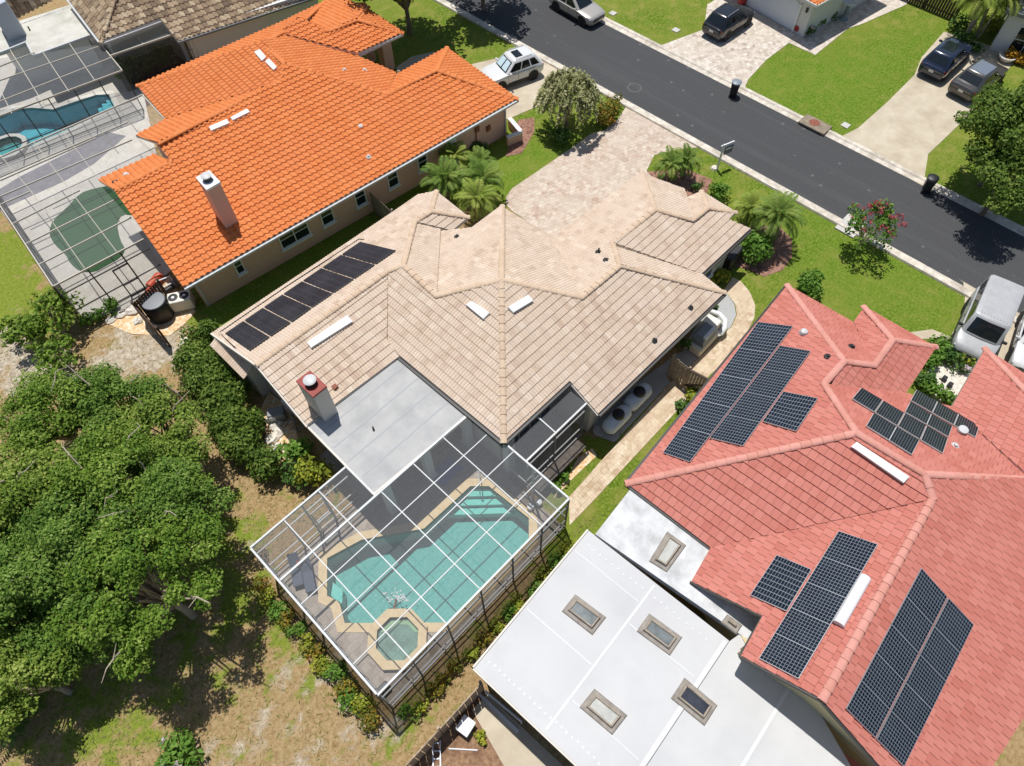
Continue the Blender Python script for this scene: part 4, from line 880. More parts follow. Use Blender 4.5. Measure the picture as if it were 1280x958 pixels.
tfl = [P(-40, 78, 2.95).to_2d(), P(5, 64.5, 2.95).to_2d(), P(33, 53, 2.95).to_2d(), P(42, 70, 2.95).to_2d(), P(115, 43.5, 2.95).to_2d(), P(88, 6, 2.95).to_2d(), P(-20, 40, 2.95).to_2d()]
mb = MB(); mb.prism(tfl, 2.75, 2.95); mb.build('flat_roof', mat('membrane_cream', srgb(190, 187, 175), srgb(200, 197, 187), 1.5, .7, detail=8, c3=srgb(172, 168, 156), scale3=.8), tan)
ed = MB()
for a, b in zip(tfl[:4], tfl[1:5]): ed.bar((a.x, a.y, 2.94), (b.x, b.y, 2.94), .12, .14)
ed.build('drip_edge', MATS['white_metal'], tan)
lv = {'a': (25, 29, 3.0), 'b': (88, 5, 3.0), 'c': (120, -50, 5.0), 'd': (-40, 0, 5.0)}
mb = MB(); tile_face(mb, [P(*lv[k]) for k in 'abcd'], (frt['S'][0], frt['S'][1]), 's', .33, .4); mb.build('wing_roof', MATS['tile_brown'], tan, rnd=True)
mb = MB(); mb.prism([P(-14, 12, 5.2).to_2d(), P(7, 2, 5.2).to_2d(), P(-3, -16, 5.2).to_2d(), P(-24, -8, 5.2).to_2d()], 2.9, 5.2); mb.build('chimney', mat('stucco_blue', srgb(176, 182, 190), rough=.8), tan)
mb = MB(); p_ = P(37.5, 38, 2.95); mb.tube([p_, p_+Vector((0, 0, .25))], .05, 8); mb.build('vent_pipe', MATS['black_plastic'], tan)
walls(tan, [tw_(5, 64, 2.9, .4, .5), tw_(115, 43.5, 2.9, -.3, .9), tw_(88, 6, 2.9), tw_(-20, 40, 2.9, .4, 0)], 0, 2.74, 'stucco_white', 'porch_wall')

# ------------------------------------------------------------------ garage house across the street (only its front corner is in view)
gar = thing('house', 'pale grey garage house with terracotta eave and arched garage door across the street', 'house', tuple(P(1000, 20)))
gc = P(1003, 47, 0).to_2d(); Ag = Vector((1, 0)); Yg = Vector((0, 1))
gl = P(928, 4, 0).to_2d(); gr = P(1048, 22, 0).to_2d()
d1 = (gl-gc).normalized(); d2 = Vector((-d1.y, d1.x)); d2 = d2 if d2.dot(gr-gc) > 0 else -d2
gp = [gc, gc+d1*9, gc+d1*9+d2*8, gc+d2*8]
walls(gar, gp, 0, 2.7, 'stucco_white')
rp_ = [gc-d1*.5-d2*.5, gc+d1*9.5-d2*.5, gc+d1*9.5+d2*8.5, gc-d1*.5+d2*8.5]; ctr = (gp[0]+gp[2])/2
mb = MB(); pts = [Vector((*p, 2.75)) for p in rp_]; ap1 = Vector((*(ctr-d1*1), 4.7)); ap2 = Vector((*(ctr+d1*1), 4.7))
for tri, nv in (([pts[0], pts[1], ap2, ap1], -d2), ([pts[3], pts[0], ap1], -d1), ([pts[2], pts[3], ap1, ap2], d2), ([pts[1], pts[2], ap2], d1)): tile_face(mb, tri, (nv.x, nv.y), 's', .33, .38)
mb.build('roof', MATS['tile_orange'], gar, rnd=True)
mb = MB()
for i in range(4): mb.bar(pts[i]-Vector((0, 0, .05)), pts[(i+1) % 4]-Vector((0, 0, .05)), .12, .16)
mb.build('fascia_board', MATS['white_paint'], gar)
gd0 = gc+d1*.9-d2*.04; gd1 = gc+d1*6-d2*.04
mb = MB(); arch = [(*gd0, .05), (*gd1, .05)]+[(*(gd1+(gd0-gd1)*t), 1.95+.35*math.sin(math.pi*min(1, max(0, t)))**.5) for t in np.linspace(0, 1, 12)]; mb.face(arch); mb.build('garage_door', mat('door_grey', srgb(214, 220, 226), rough=.5), gar)
mb = MB()
for q in (gd0, gd1): mb.box((*(q-d2*.03), 1.05), (.16, .1, 2.1))
mb.build('door_trim', MATS['white_paint'], gar)
mb = MB(); q = gc+d1*.35-d2*.08; mb.box((*q, 1.9), (.14, .14, .3)); mb.build('wall_lamp', MATS['black_metal'], gar)
# house corner at the far right of the picture
frh = thing('house', 'grey stucco house corner with porch behind the palm clump, top right', 'house', tuple(P(1290, 40)))
q = [P(1236, 62, 0).to_2d(), P(1262, 12, 0).to_2d(), P(1340, -60, 0).to_2d(), P(1420, 60, 0).to_2d(), P(1330, 90, 0).to_2d()]
walls(frh, q, 0, 2.7, 'stucco_white'); q2 = inset(q, -.4); mb = MB(); mb.prism(q2, 2.72, 2.95); mb.build('roof', MATS['grey_plastic'], frh)
window(frh, (q[0]+(q[4]-q[0])*.2), (q[0]+(q[4]-q[0])*.55), .3, 2.1, Vector((-1, -.3)), 1, False)
# ================================================================== POOLS AND SCREEN CAGES
def basin(parent, name, poly, ztop, depth, m, wall_inset=.0):
    mb = MB(); n = len(poly)
    ar = sum(poly[i][0]*poly[(i+1) % n][1]-poly[(i+1) % n][0]*poly[i][1] for i in range(n)); p = poly if ar > 0 else poly[::-1]
    for i in range(n):
        a, b = p[i], p[(i+1) % n]; mb.face([(b[0], b[1], depth), (a[0], a[1], depth), (a[0], a[1], ztop), (b[0], b[1], ztop)])
    mb.sheet(p, depth); return mb.build(name, MATS[m], parent)
def ring(parent, name, outer, inner, z0, z1, m):
    mb = MB(); mb.sheet(outer, z1, [inner]); n = len(outer)
    for l in (outer, inner):
        for i in range(len(l)): a, b = l[i], l[(i+1) % len(l)]; mb.face([(a[0], a[1], z0), (b[0], b[1], z0), (b[0], b[1], z1), (a[0], a[1], z1)])
    return mb.build(name, MATS[m], parent)
def octo(c, r, ph=.3927, n=8): return [(c[0]+r*math.cos(ph+2*math.pi*k/n), c[1]+r*math.sin(ph+2*math.pi*k/n)) for k in range(n)]
SPA = P(497, 799, .2); SPX = (SPA.x, SPA.y)
pool = thing('swimming_pool', 'turquoise swimming pool with angled corners and pale stone coping inside the middle screen cage', 'pool', (4, 9, 0))
PP = [(1.07, 12.55), (2.6, 12.1), (4.9, 10.62), (7.8, 10.6), (8.46, 9.98), (8.6, 7.6), (7.95, 6.92), (4.15, 6.88), (4.0, 7.35), (3.3, 7.72), (2.6, 7.32), (2.35, 7.35), (-.12, 10.0), (.05, 10.6), (-.05, 11.4)]
PP = [tuple(P(*q, .06).to_2d()) for q in ((409, 698), (452, 675), (530, 661), (588, 608), (611, 608), (661, 648), (661, 674), (560, 778.5), (524, 778.5), (517, 770), (496, 769), (478, 779), (431, 779), (424, 752), (409, 745))]
PO = inset(PP, -.38)
PWZ = -.1
SPO = octo(SPX, 1.3); SPI = octo(SPX, .92)
DECK = [(-.86, 6.14), (9.36, 6.14), (9.36, 9.6), (13.3, 9.6), (13.3, 10.6), (9.7, 10.6), (9.7, 17), (3.9, 17), (3.9, 13.86), (-.86, 13.86)]
structure('pool_deck', DECK, .055, 'deck_pavers', [inset(PO, .02)])
ring(pool, 'coping', PO, PP, -.1, .075, 'coping_stone')
b_ = basin(pool, 'basin', PP, .07, -1.25, 'plaster_teal')
cx_, cy_ = [tuple(P(*q, 0).to_2d()) for q in ((588, 608), (611, 608))]
for k, off in enumerate((.42, .84, 1.26)):
    e0 = Vector(PP[3]); e1 = Vector(PP[4]); a0 = (Vector(PP[2])-e0).normalized(); a1 = (Vector(PP[5])-e1).normalized()
    poly = [e0, e1, e1+a1*off*1.25, e0+a0*off*1.25]; mb = MB(); mb.prism([tuple(v) for v in poly], -1.24, -.26-.22*k); mb.build('step', MATS['plaster_step'], pool)
mb = MB(); sh = [PP[-1], PP[-2], PP[-3], tuple(Vector(PP[-3])+Vector((.45, .35))), tuple(Vector(PP[0])+Vector((.3, -.75))), PP[0]]
mb.prism([PP[14], PP[13], tuple(Vector(PP[13])+Vector((.4, .45))), tuple(Vector(PP[14])+Vector((.55, .5)))], -1.24, -.5); mb.build('ledge', MATS['plaster_step'], pool)
mb = MB(); mb.sheet(PP, PWZ); mb.build('water', MATS['pool_water'], pool)
hr_ = P(600, 597, .07); mb = MB(); dirn = Vector((-.7, -.7, 0)); mb.tube([hr_+Vector((0, 0, -.05)), hr_+Vector((0, 0, .75)), hr_+dirn*.15+Vector((0, 0, .9)), hr_+dirn*.6+Vector((0, 0, .75)), hr_+dirn*.8+Vector((0, 0, -.2))], .025, 6); mb.build('handrail', MATS['galvanised'], pool)
spa = thing('hot_tub', 'octagonal hot tub with stone rim at the near corner of the turquoise pool', 'hot tub', (SPX[0], SPX[1], 0))
ring(spa, 'coping', SPO, SPI, -.2, .32, 'coping_stone'); basin(spa, 'basin', SPI, .3, -.75, 'plaster_teal')
mb = MB(); mb.sheet(octo(SPX, .915), -.28, [octo(SPX, .52)]); o6 = octo(SPX, .52)
for i in range(8): a, b = o6[i], o6[(i+1) % 8]; mb.face([(a[0], a[1], -.74), (b[0], b[1], -.74), (b[0], b[1], -.28), (a[0], a[1], -.28)])
mb.build('seat', MATS['plaster_step'], spa)
mb = MB(); mb.sheet(octo(SPX, .915), .16); mb.build('water', MATS['pool_water'], spa)
sp = P(494, 757, .2); mb = MB()
for k in range(5): o = Vector((.12*k-.24, .1*k-.2, 0)); mb.box(sp+o*.7, (.09, .09, .16), bev=.02)
mb.build('spillway', MATS['rust'], spa)
foam = MB()
for k in range(90): a = P(494+random.gauss(0, 9), 752-abs(random.gauss(0, 7)), PWZ); foam.lathe(a, [(random.uniform(.015, .045), 0), (random.uniform(.01, .02), .01)], 6)
foam.build('foam', MATS['seam_white'], pool)

CZ = 3.3
cage = thing('pool_cage', 'white framed screen enclosure over the turquoise pool, joined to grey flat roof', 'screen enclosure', (4.2, 9, 0))
CX0, CX1, CY0, CYM, CY1 = -.9, 9.38, 6.12, 11.98, 13.9
def beam(parent, name, a, b, w=.075, h=.11, m='white_metal'):
    mb = MB(); mb.bar(a, b, w, h); return mb.build(name, MATS[m], parent)
BX = [.72, 2.48, 4.25, 6.02, 7.75]
for x in BX: beam(cage, 'roof_beam', (x, CY0+.06, CZ), (x, (CY1 if x < 3.5 else CYM)-.06, CZ), .042, .06)
for y in (7.56, 9.26, 10.66): beam(cage, 'purlin', (CX0+.06, y, CZ+.003), (CX1-.06 if y < 9.6 else 9.2, y, CZ+.003), .038, .05)
beam(cage, 'super_gutter', (CX0+.06, CYM, CZ+.004), (9.2, CYM, CZ+.004), .09, .1)
for a, b in (((CX0, CY0), (CX1, CY0)), ((CX0, CY0+.05), (CX0, CY1-.05)), ((CX0, CY1), (3.95, CY1)), ((CX1, CY0+.05), (CX1, 9.85)), ((3.97, CYM), (3.97, CY1))): beam(cage, 'eave_beam', (*a, CZ+.001), (*b, CZ+.001), .08, .1)
for x in [CX0]+BX+[CX1]: beam(cage, 'post', (x, CY0, .05), (x, CY0, CZ-.07), .06, .06, 'bronze_frame' if 0 else 'grey_plastic')
for y in (7.56, 9.26, 10.66, CYM): beam(cage, 'post', (CX0, y, .05), (CX0, y, CZ-.07), .06, .06, 'grey_plastic')
for x in (CX0, .72, 1.6, 2.5): beam(cage, 'post', (x, CY1, .05), (x, CY1, CZ-.07), .06, .08, 'white_metal')
beam(cage, 'post', (CX1, 8.1, .05), (CX1, 8.1, CZ-.07), .08, .08)
for z in (2.55, .95, .28):
    beam(cage, 'rail', (CX0+.04, CY0, z), (CX1-.04, CY0, z), .05, .05, 'galvanised' if z > 1 else 'white_metal'); beam(cage, 'rail', (CX0, CY0+.04, z), (CX0, CY1-.04, z), .05, .05, 'grey_plastic'); beam(cage, 'rail', (CX0+.04, CY1, z), (3.9, CY1, z), .05, .05)
beam(cage, 'rail', (CX1, CY0+.04, 1.2), (CX1, 9.6, 1.2), .05, .05)
def screen(parent, name, pts, m): mb = MB(); mb.face(pts); return mb.build(name, MATS[m], parent)
mb = MB(); mb.sheet([(CX0, CY0), (CX1, CY0), (CX1, 9.75), (9.2, CYM), (3.97, CYM), (3.97, CY1), (CX0, CY1)], CZ+.02); mb.build('roof_screen', MATS['roof_screen'], cage)
screen(cage, 'wall_screen', [(CX0, CY0, .05), (CX1, CY0, .05), (CX1, CY0, CZ), (CX0, CY0, CZ)], 'dark_screen')
screen(cage, 'wall_screen', [(CX0, CY0, .05), (CX0, CY1, .05), (CX0, CY1, CZ), (CX0, CY0, CZ)], 'dark_screen')
screen(cage, 'wall_screen', [(CX0, CY1, .05), (3.95, CY1, .05), (3.95, CY1, CZ), (CX0, CY1, CZ)], 'wall_screen')
screen(cage, 'wall_screen', [(CX1, CY0, .05), (CX1, 9.6, .05), (CX1, 9.6, CZ), (CX1, CY0, CZ)], 'wall_screen')
dr = MB()
for x in (1.7, 2.45): dr.bar((x, CY1-.05, .08), (x, CY1-.05, 2.2), .07, .05)
for z in (.12, .8, 1.25, 2.17): dr.bar((1.74, CY1-.05, z), (2.42, CY1-.05, z), .05, .07)
dr.build('screen_door', MATS['white_metal'], cage)
# side porch cage between the two roof corners
sc = thing('porch_cage', 'small screened side porch cage tucked between two cream roof corners beside the louvred wall', 'screen enclosure', (11.4, 8.6, 0))
sa, sb = P(658.6, 574.7, 3.1), P(735.8, 503.7, 3.1); ys_ = (sa.y+sb.y)/2; x0s, x1s = CX1+.06, 13.4
beam(sc, 'eave_beam', (x0s, ys_, 3.1), (x1s, ys_, 3.1), .08, .11)
for x in (11.35,): beam(sc, 'roof_beam', (x, ys_+.05, 3.1), (x, 9.75, 3.2), .06, .1)
for x in (x0s+.03, 11.35, x1s-.02): beam(sc, 'post', (x, ys_, .05), (x, ys_, 3.04), .06, .06, 'grey_plastic')
for z in (2.5, 1.0, .25): beam(sc, 'rail', (x0s, ys_, z), (x1s, ys_, z), .05, .05)
mb = MB(); mb.sheet([(x0s, ys_), (x1s, ys_), (x1s, 9.7), (x0s, 9.7)], 3.13); mb.build('roof_screen', MATS['wall_screen'], sc)
screen(sc, 'wall_screen', [(x0s, ys_, .05), (x1s, ys_, .05), (x1s, ys_, 3.1), (x0s, ys_, 3.1)], 'wall_screen')
structure('porch_floor', [(CX1+.02, ys_+.02), (13.4, ys_+.02), (13.4, 9.58), (CX1+.02, 9.58)], .05, 'deck_pavers')
bn = thing('bench', 'long weathered wooden bench standing outside the side porch screen', 'bench', (11.3, ys_-.45, 0))
mb = MB(); mb.box((11.3, ys_-.4, .48), (3.2, .62, .06)); mb.build('seat', MATS['weathered_wood'], bn)
for x in (9.85, 11.3, 12.75): mb = MB(); mb.box((x, ys_-.4, .22), (.08, .5, .44)); mb.build('leg', MATS['weathered_wood'], bn)
# deck furniture
def lounger(x, y, rz, label):
    K = .74
    t = thing('lounge_chair', label, 'lounge chair', (x, y, .055), rz, 'lounge chairs on the pool deck')
    mb = MB(); mb.box((-.3*K, 0, .3), (1.3*K, .6*K, .07), bev=.02); mb.build('seat', MATS['grey_cloth'], t, local=True)
    mb = MB(); mb.box((.62*K, 0, .46), (.75*K, .6*K, .06), (Vector((.85, 0, .53)), Vector((0, 1, 0)), Vector((-.53, 0, .85)))); mb.build('backrest', MATS['grey_cloth'], t, local=True)
    for sx in (-.8*K, .3*K):
        for sy in (-.26*K, .26*K): mb = MB(); mb.tube([(sx, sy, 0), (sx, sy, .28)], .02, 6); mb.build('leg', MATS['black_metal'], t, local=True)
    return t
q = P(374, 724, .3); lounger(q.x+.35, q.y-.2, R(62), 'dark grey lounge chair at the left end of the pool deck, nearer the pool')
q = P(358, 716, .3); l2 = lounger(q.x+.35, q.y-.25, R(62), 'dark grey lounge chair next to the screen wall with a red towel on its end')
q = P(361.5, 712, .48); mb = MB(); mb.box(q+Vector((.5, -.1, -.02)), (.3, .3, .035), (Vector((.47, .88, 0)), Vector((-.88, .47, 0)), Vector((0, 0, 1))), .015); tag(mb.build('towel', MATS['red_cloth']), 'red folded towel lying on a dark lounge chair', 'towel')
q = P(558, 589, .08); mb = MB(); mb.box(q+Vector((0, 0, .005)), (1.35, .95, .02), bev=.008); tag(mb.build('outdoor_rug', MATS['blue_cloth']), 'blue outdoor rug on the shaded pool deck under the flat roof edge', 'rug')
q = P(668, 633, .06)
for k, (dx, lb) in enumerate(((-.2, 'white lidded pot on the deck, nearer the pool'), (.22, 'white lidded pot on the deck, nearer the screen wall'))):
    t = tag(MB().build('pot', MATS['white_plastic']) if 0 else None, lb) if 0 else None
    mb = MB(); mb.lathe(q+Vector((dx, -dx*.3, 0)), [(.13, 0), (.17, .18), (.15, .26), (.04, .3)], 14); tag(mb.build('pot', MATS['white_plastic'], smooth=True), lb, 'pot', 'white pots on the pool deck')
mb = MB(); q = P(484, 868, .06); mb.box(q+Vector((.05, .2, .25)), (.5, .3, .5), bev=.04); tag(mb.build('storage_box', MATS['black_plastic']), 'black storage box standing inside the front corner of the pool cage', 'box')

# neighbouring pool and cages, top left
tp = thing('swimming_pool', 'bright blue swimming pool with white rim in the top left yard', 'pool', tuple(P(70, 150)))
TP = [tuple(p) for p in w2([(-22, 152), (0, 146), (16, 137), (40, 135), (66, 137), (92, 128), (120, 119), (136, 118), (143, 133), (112, 148), (78, 166), (48, 178), (26, 190), (0, 196), (-20, 190)], .06)]
TO = inset(TP, -.35)
structure('pool_deck', [tuple(p) for p in w2([(-60, 120), (0, 62), (120, 30), (152, 95), (180, 118), (225, 330), (160, 386), (108, 402), (60, 345), (0, 262), (-40, 215)])], .05, 'deck_light', [inset(TO, .02)])
ring(tp, 'coping', TO, TP, -.1, .07, 'spa_coping'); basin(tp, 'basin', TP, .06, -1.3, 'plaster_blue'); mb = MB(); mb.sheet(TP, -.1); mb.build('water', MATS['pool_water_blue'], tp)
for k in range(3):
    e0, e1 = Vector(TP[7]), Vector(TP[8]); dr_ = (Vector(TP[6])-e0).normalized(); mb = MB(); o = .35*(k+1); mb.prism([tuple(e0), tuple(e1), tuple(e1+dr_*o*1.2), tuple(e0+dr_*o*1.2)], -1.28, -.3-.22*k); mb.build('step', MATS['plaster_blue'], tp)
ts = P(10, 184, .2); tub = thing('hot_tub', 'white rimmed hot tub at the end of the bright blue pool', 'hot tub', (ts.x, ts.y, 0))
ring(tub, 'coping', octo(ts, 1.25, 0, 12), octo(ts, .95, 0, 12), -.3, .3, 'spa_coping'); basin(tub, 'basin', octo(ts, .95, 0, 12), .29, -.1, 'plaster_teal'); mb = MB(); mb.sheet(octo(ts, .945, 0, 12), .16); mb.build('water', MATS['pool_water'], tub)
TZ = 3.0
tcage = thing('pool_cage', 'white framed screen enclosure over the bright blue pool in the top left yard', 'screen enclosure', tuple(P(70, 120)))
def L3(a, b, z=TZ): return P(*a, z), P(*b, z)
def pbeam(par, name, a, b, z=TZ, w=.04, h=.06, m='bronze_pale'): A, B = L3(a, b, z); return beam(par, name, A, B, w, h, m)
for a, b in (((-40, 160), (153, 88.5)), ((153, 88.5), (126, 55.5))): pbeam(tcage, 'eave_beam', a, b, TZ, .06, .1)
for a, b in (((13, 63), (54, 129)), ((54, 66), (86.5, 115)), ((87, 55), (119, 101.5)), ((-10, 92), (15, 142))): pbeam(tcage, 'roof_beam', a, b)
for a, b in (((-30, 95), (43, 66)), ((-30, 139), (140, 72)), ((-30, 111), (128, 57))): pbeam(tcage, 'purlin', a, b, TZ+.01, .05, .08)
mb = MB(); mb.face([P(-40, 160, TZ+.02), P(153, 88.5, TZ+.02), P(126, 55, TZ+.02), P(42, 68, TZ+.02), P(-40, 78, TZ+.02)]); mb.build('roof_screen', MATS['wall_screen'], tcage)
A_, B_ = L3((-40, 160), (153, 88.5))
for k in range(7):
    q = A_+(B_-A_)*(k/6); beam(tcage, 'post', (q.x, q.y, .05), (q.x, q.y, TZ-.06), .06, .06, 'bronze_frame')
for z in (.95, .15): beam(tcage, 'rail', (A_.x, A_.y, z), (B_.x, B_.y, z), .05, .05, 'bronze_frame')
screen(tcage, 'wall_screen', [(A_.x, A_.y, .05), (B_.x, B_.y, .05), B_, A_], 'roof_screen')
sp2 = thing('porch_cage', 'narrow screened porch over green plants below the brown tile roof', 'screen enclosure', tuple(P(180, 60)))
A_, B_ = L3((136, 71), (219, 43), 2.7); screen(sp2, 'wall_screen', [(A_.x, A_.y, .05), (B_.x, B_.y, .05), B_, A_], 'dark_screen'); pbeam(sp2, 'eave_beam', (136, 71), (215, 44), 2.7, .08, .12); pbeam(sp2, 'roof_beam', (173, 48), (180, 56.5), 2.7); pbeam(sp2, 'rail', (140, 84), (218, 52), 1.5, .05, .05)
mb = MB(); mb.face([P(131, 62, 2.72), P(136, 71, 2.72), P(215, 44, 2.72), P(203, 30, 2.72)]); mb.build('roof_screen', MATS['wall_screen'], sp2)
# orange house cage
OZ = 3.0
oc_ = thing('pool_cage', 'white and bronze screen enclosure over pale deck with green mat beside orange roof', 'screen enclosure', tuple(P(110, 280)))
c00 = (66.5, 358.5); c10 = (179, 299); cFar = (-8, 198)
for a, b in ((c00, (180, 299)), (c00, (0, 257)), ((0, 257), (-40, 197)), ((-30, 210), (178, 119)), ((178, 119), (207, 150))): pbeam(oc_, 'eave_beam', a, b, OZ, .06, .09)
for a, b in (((-30, 290 if 0 else 268), (41, 236)), ((1, 256), (37, 240)), ((14, 281), (100, 238)), ((33, 305), (150, 247)), ((49, 331), (164, 272))): 
    if a[0] >= 0: pbeam(oc_, 'purlin', a, b, OZ+.01, .05, .08)
for a, b in (((0, 226), (120, 173)), ((0, 246), (165, 175)), ((30, 200), (60, 187)), ((-10, 226), (160, 153))): pbeam(oc_, 'purlin', a, b, OZ+.012, .05, .08)
for a, b in (((-6, 187), (39.5, 240)), ((39.5, 240), (106, 336)), ((42, 177), (92, 244)), ((92, 244), (146, 315)), ((78, 164), (135, 240)), ((113, 148), (148, 192)), ((146, 133), (172, 165))): pbeam(oc_, 'roof_beam', a, b)
mb = MB(); mb.face([P(*q, OZ+.03) for q in (c00, (179, 299), (140, 238), (205, 200), (170, 170), (207, 150), (178, 119), (-30, 210), (-40, 197), (0, 257))]); mb.build('roof_screen', MATS['roof_screen'], oc_)
A_, B_ = L3(c00, (180, 299), OZ); D_ = P(-40, 197, OZ)
for k in (0, .36, .72): q = A_+(B_-A_)*k; beam(oc_, 'post', (q.x, q.y, .05), (q.x, q.y, OZ-.06), .07, .07, 'bronze_frame')
for k in (.2, .4, .6, .8): q = A_+(D_-A_)*k; beam(oc_, 'post', (q.x, q.y, .05), (q.x, q.y, OZ-.06), .06, .06, 'bronze_frame')
for z in (2.3, 1.0, .12): beam(oc_, 'rail', (A_.x, A_.y, z), (B_.x, B_.y, z), .05, .05, 'bronze_frame'); beam(oc_, 'rail', (A_.x, A_.y, z), (D_.x, D_.y, z), .05, .05, 'bronze_frame')
screen(oc_, 'wall_screen', [(A_.x, A_.y, .05), (B_.x, B_.y, .05), B_, A_], 'roof_screen'); screen(oc_, 'wall_screen', [(A_.x, A_.y, .05), (D_.x, D_.y, .05), D_, A_], 'dark_screen')
dd = MB(); t = (B_-A_).normalized()
for k in (.55, .72): q = A_+(B_-A_)*k+Vector((0, -.06, 0)); dd.bar((q.x, q.y, .08), (q.x, q.y, 2.2), .08, .06)
for z in (.12, 1.0, 2.17): a = A_+(B_-A_)*.555; b = A_+(B_-A_)*.715; dd.bar((a.x, a.y-.06, z), (b.x, b.y-.06, z), .06, .08)
dd.build('screen_door', MATS['bronze_frame'], oc_)
gm = [(100, 242), (118, 236), (140, 232), (160, 250), (168, 270), (153, 268), (146, 280), (150, 300), (157, 312), (152, 322), (132, 333), (118, 341), (100, 340), (88, 330), (82, 318), (68, 306), (61, 292), (66, 276), (86, 258)]
mb = MB(); pp = [P(x, y, .05).to_2d() for x, y in gm]; pr = []
for i in range(len(pp)): pr += [pp[i]*.75+pp[i-1]*.25, pp[i]*.75+pp[(i+1) % len(pp)]*.25]
mb.prism([tuple(p) for p in pr], .052, .075); tag(mb.build('putting_mat', MATS['putting_green']), 'dark green artificial turf putting mat lying on the pale screened deck', 'turf mat')

# ================================================================== SOLAR
def pv(quad_px, info, fn, label, m, group, lift=.12, nu=1, name='photovoltaic_module', frame_m='alloy'):
    q = [on_plane(info, fn, x, y, lift) for x, y in quad_px]
    c = sum(q, Vector())/4; t = thing(name, label, 'solar panel', tuple(c), 0, group)
    n = (q[1]-q[0]).cross(q[3]-q[0]).normalized(); n = n if n.z > 0 else -n
    g = [p+(c-p).normalized()*.008 for p in q]
    mb = MB(); mb.face([p+n*.012 for p in g], uv=[(0, 0), (1, 0), (1, 1), (0, 1)]); 
    if (q[1]-q[0]).cross(q[3]-q[0]).z < 0: mb.f[0] = mb.f[0][::-1]; mb.uv[0] = mb.uv[0][::-1]
    mb.build('glass', MATS[m], t)
    mb = MB()
    for i in range(4): mb.bar(g[i]-n*.018, g[(i+1) % 4]-n*.018, .03, .045, n)
    mb.build('frame', MATS[frame_m], t)
    return t
def lerp2(a, b, t): return (a[0]+(b[0]-a[0])*t, a[1]+(b[1]-a[1])*t)
def strip(c4_, k, info, fn, where, m, group, gap=.002, order='from top', fm='alloy'):
    """k panels in a row; c4_ = TL, TR, BR, BL in the picture; row runs TL -> BL"""
    tl, tr, br, bl = c4_
    for i in range(k):
        a, b = i/k+gap*.5, (i+1)/k-gap*.5
        lb = 'dark panel in %s, %s' % (where, (ORD[i]+' '+order) if k > 1 else 'a single one on its own')
        pv([lerp2(tl, bl, a), lerp2(tl, bl, b), lerp2(tr, br, b), lerp2(tr, br, a)], info, fn, lb, m, group, frame_m=fm)
G1 = 'gridded solar panels on the red roof'
strip([(948, 402.5), (991, 408), (862, 577.5), (829, 566)], 5, RI, 'N', 'the long strip nearest the paver path', 'pv_cells', G1)
strip([(975.3, 432.2), (1013, 439), (928.5, 557.5), (887.3, 547.5)], 4, RI, 'N', 'the middle strip of the path side', 'pv_cells', G1)
strip([(979.5, 489.6), (1022, 498), (995, 539), (953.3, 526.8)], 1, RI, 'N', 'the slope facing the cream house', 'pv_cells', G1)
strip([(1048.5, 664), (1097, 680.5), (998, 848.5), (949, 823)], 5, RI, 'N2', 'the strip beside the white tube', 'pv_cells', G1)
strip([(971, 694), (1014, 712), (983, 764), (938, 744)], 1, RI, 'N2', 'the spot left of the tube strip', 'pv_cells', G1)
strip([(1152, 710.5), (1184, 746), (1094, 922), (1058, 886)], 5, RI, 'S', 'the large lower right array, left column', 'pv_cells', G1)
strip([(1186, 748), (1217, 781), (1130, 958), (1096, 924)], 5, RI, 'S', 'the large lower right array, right column', 'pv_cells', G1)
G2 = 'striped solar panels on the red roof'
def crop4(x, y): return (960+x/3.99, 480+y/3.99)
for where, cc, k in (('the striped top row above the courtyard', [(740, 28), (711, 81), (1036, 266), (1055, 210)], 3), ('the striped second row from the courtyard', [(709, 90), (683, 139), (901, 264), (920, 211)], 2),
                     ('the long striped third row', [(465, 18), (419, 72), (874, 346), (898, 274)], 4), ('the striped bottom row', [(526, 146), (490, 208), (718, 352), (755, 281)], 2)):
    c_ = [crop4(*q) for q in cc]; strip([c_[0], c_[1], c_[2], c_[3]], k, RI, 'E2', where, 'pv_stripes', G2, order='from the left', gap=.012, fm='white_metal')
# black rubber pool-heating mats
TL, TR, BR, BL = (281, 418), (452, 302), (495, 312.5), (311, 438.5)
for i in range(7):
    a, b = i/7+.0045, (i+1)/7-.0045
    q = [on_plane(HI, 'LN', *lerp2(TL, TR, a), .1), on_plane(HI, 'LN', *lerp2(TL, TR, b), .1), on_plane(HI, 'LN', *lerp2(BL, BR, b), .1), on_plane(HI, 'LN', *lerp2(BL, BR, a), .1)]
    c = sum(q, Vector())/4; t = thing('solar_heating_mat', 'black rubber pool heating mat on the cream roof, %s counted from its lower left end' % ORD[i], 'solar heater', tuple(c), 0, 'black heating mats on the cream roof')
    n = (q[1]-q[0]).cross(q[3]-q[0]).normalized(); n = n if n.z > 0 else -n
    mb = MB(); rows = []
    for s in np.linspace(0, 1, 25): rows.append([q[0].lerp(q[1], s)+n*(.02*(int(s*24) % 2)), q[3].lerp(q[2], s)+n*(.02*(int(s*24) % 2))])
    mb.grid(rows); mb.build('mat', MATS['rubber_mat'], t)
    mb = MB(); mb.tube([q[0], q[1]], .035, 8); mb.build('header_pipe', MATS['black_plastic'], t); mb = MB(); mb.tube([q[3], q[2]], .035, 8); mb.build('header_pipe', MATS['black_plastic'], t)
mb = MB(); pts = [on_plane(HI, 'LN', x, y, .06) for x, y in ((455, 300), (449, 299), (360, 357), (274, 416), (294, 435))]; mb.tube(pts, .03, 6); tag(mb.build('supply_pipe', MATS['black_plastic']), 'thin black pipe running along the cream roof eave above the heating mats', 'pipe')

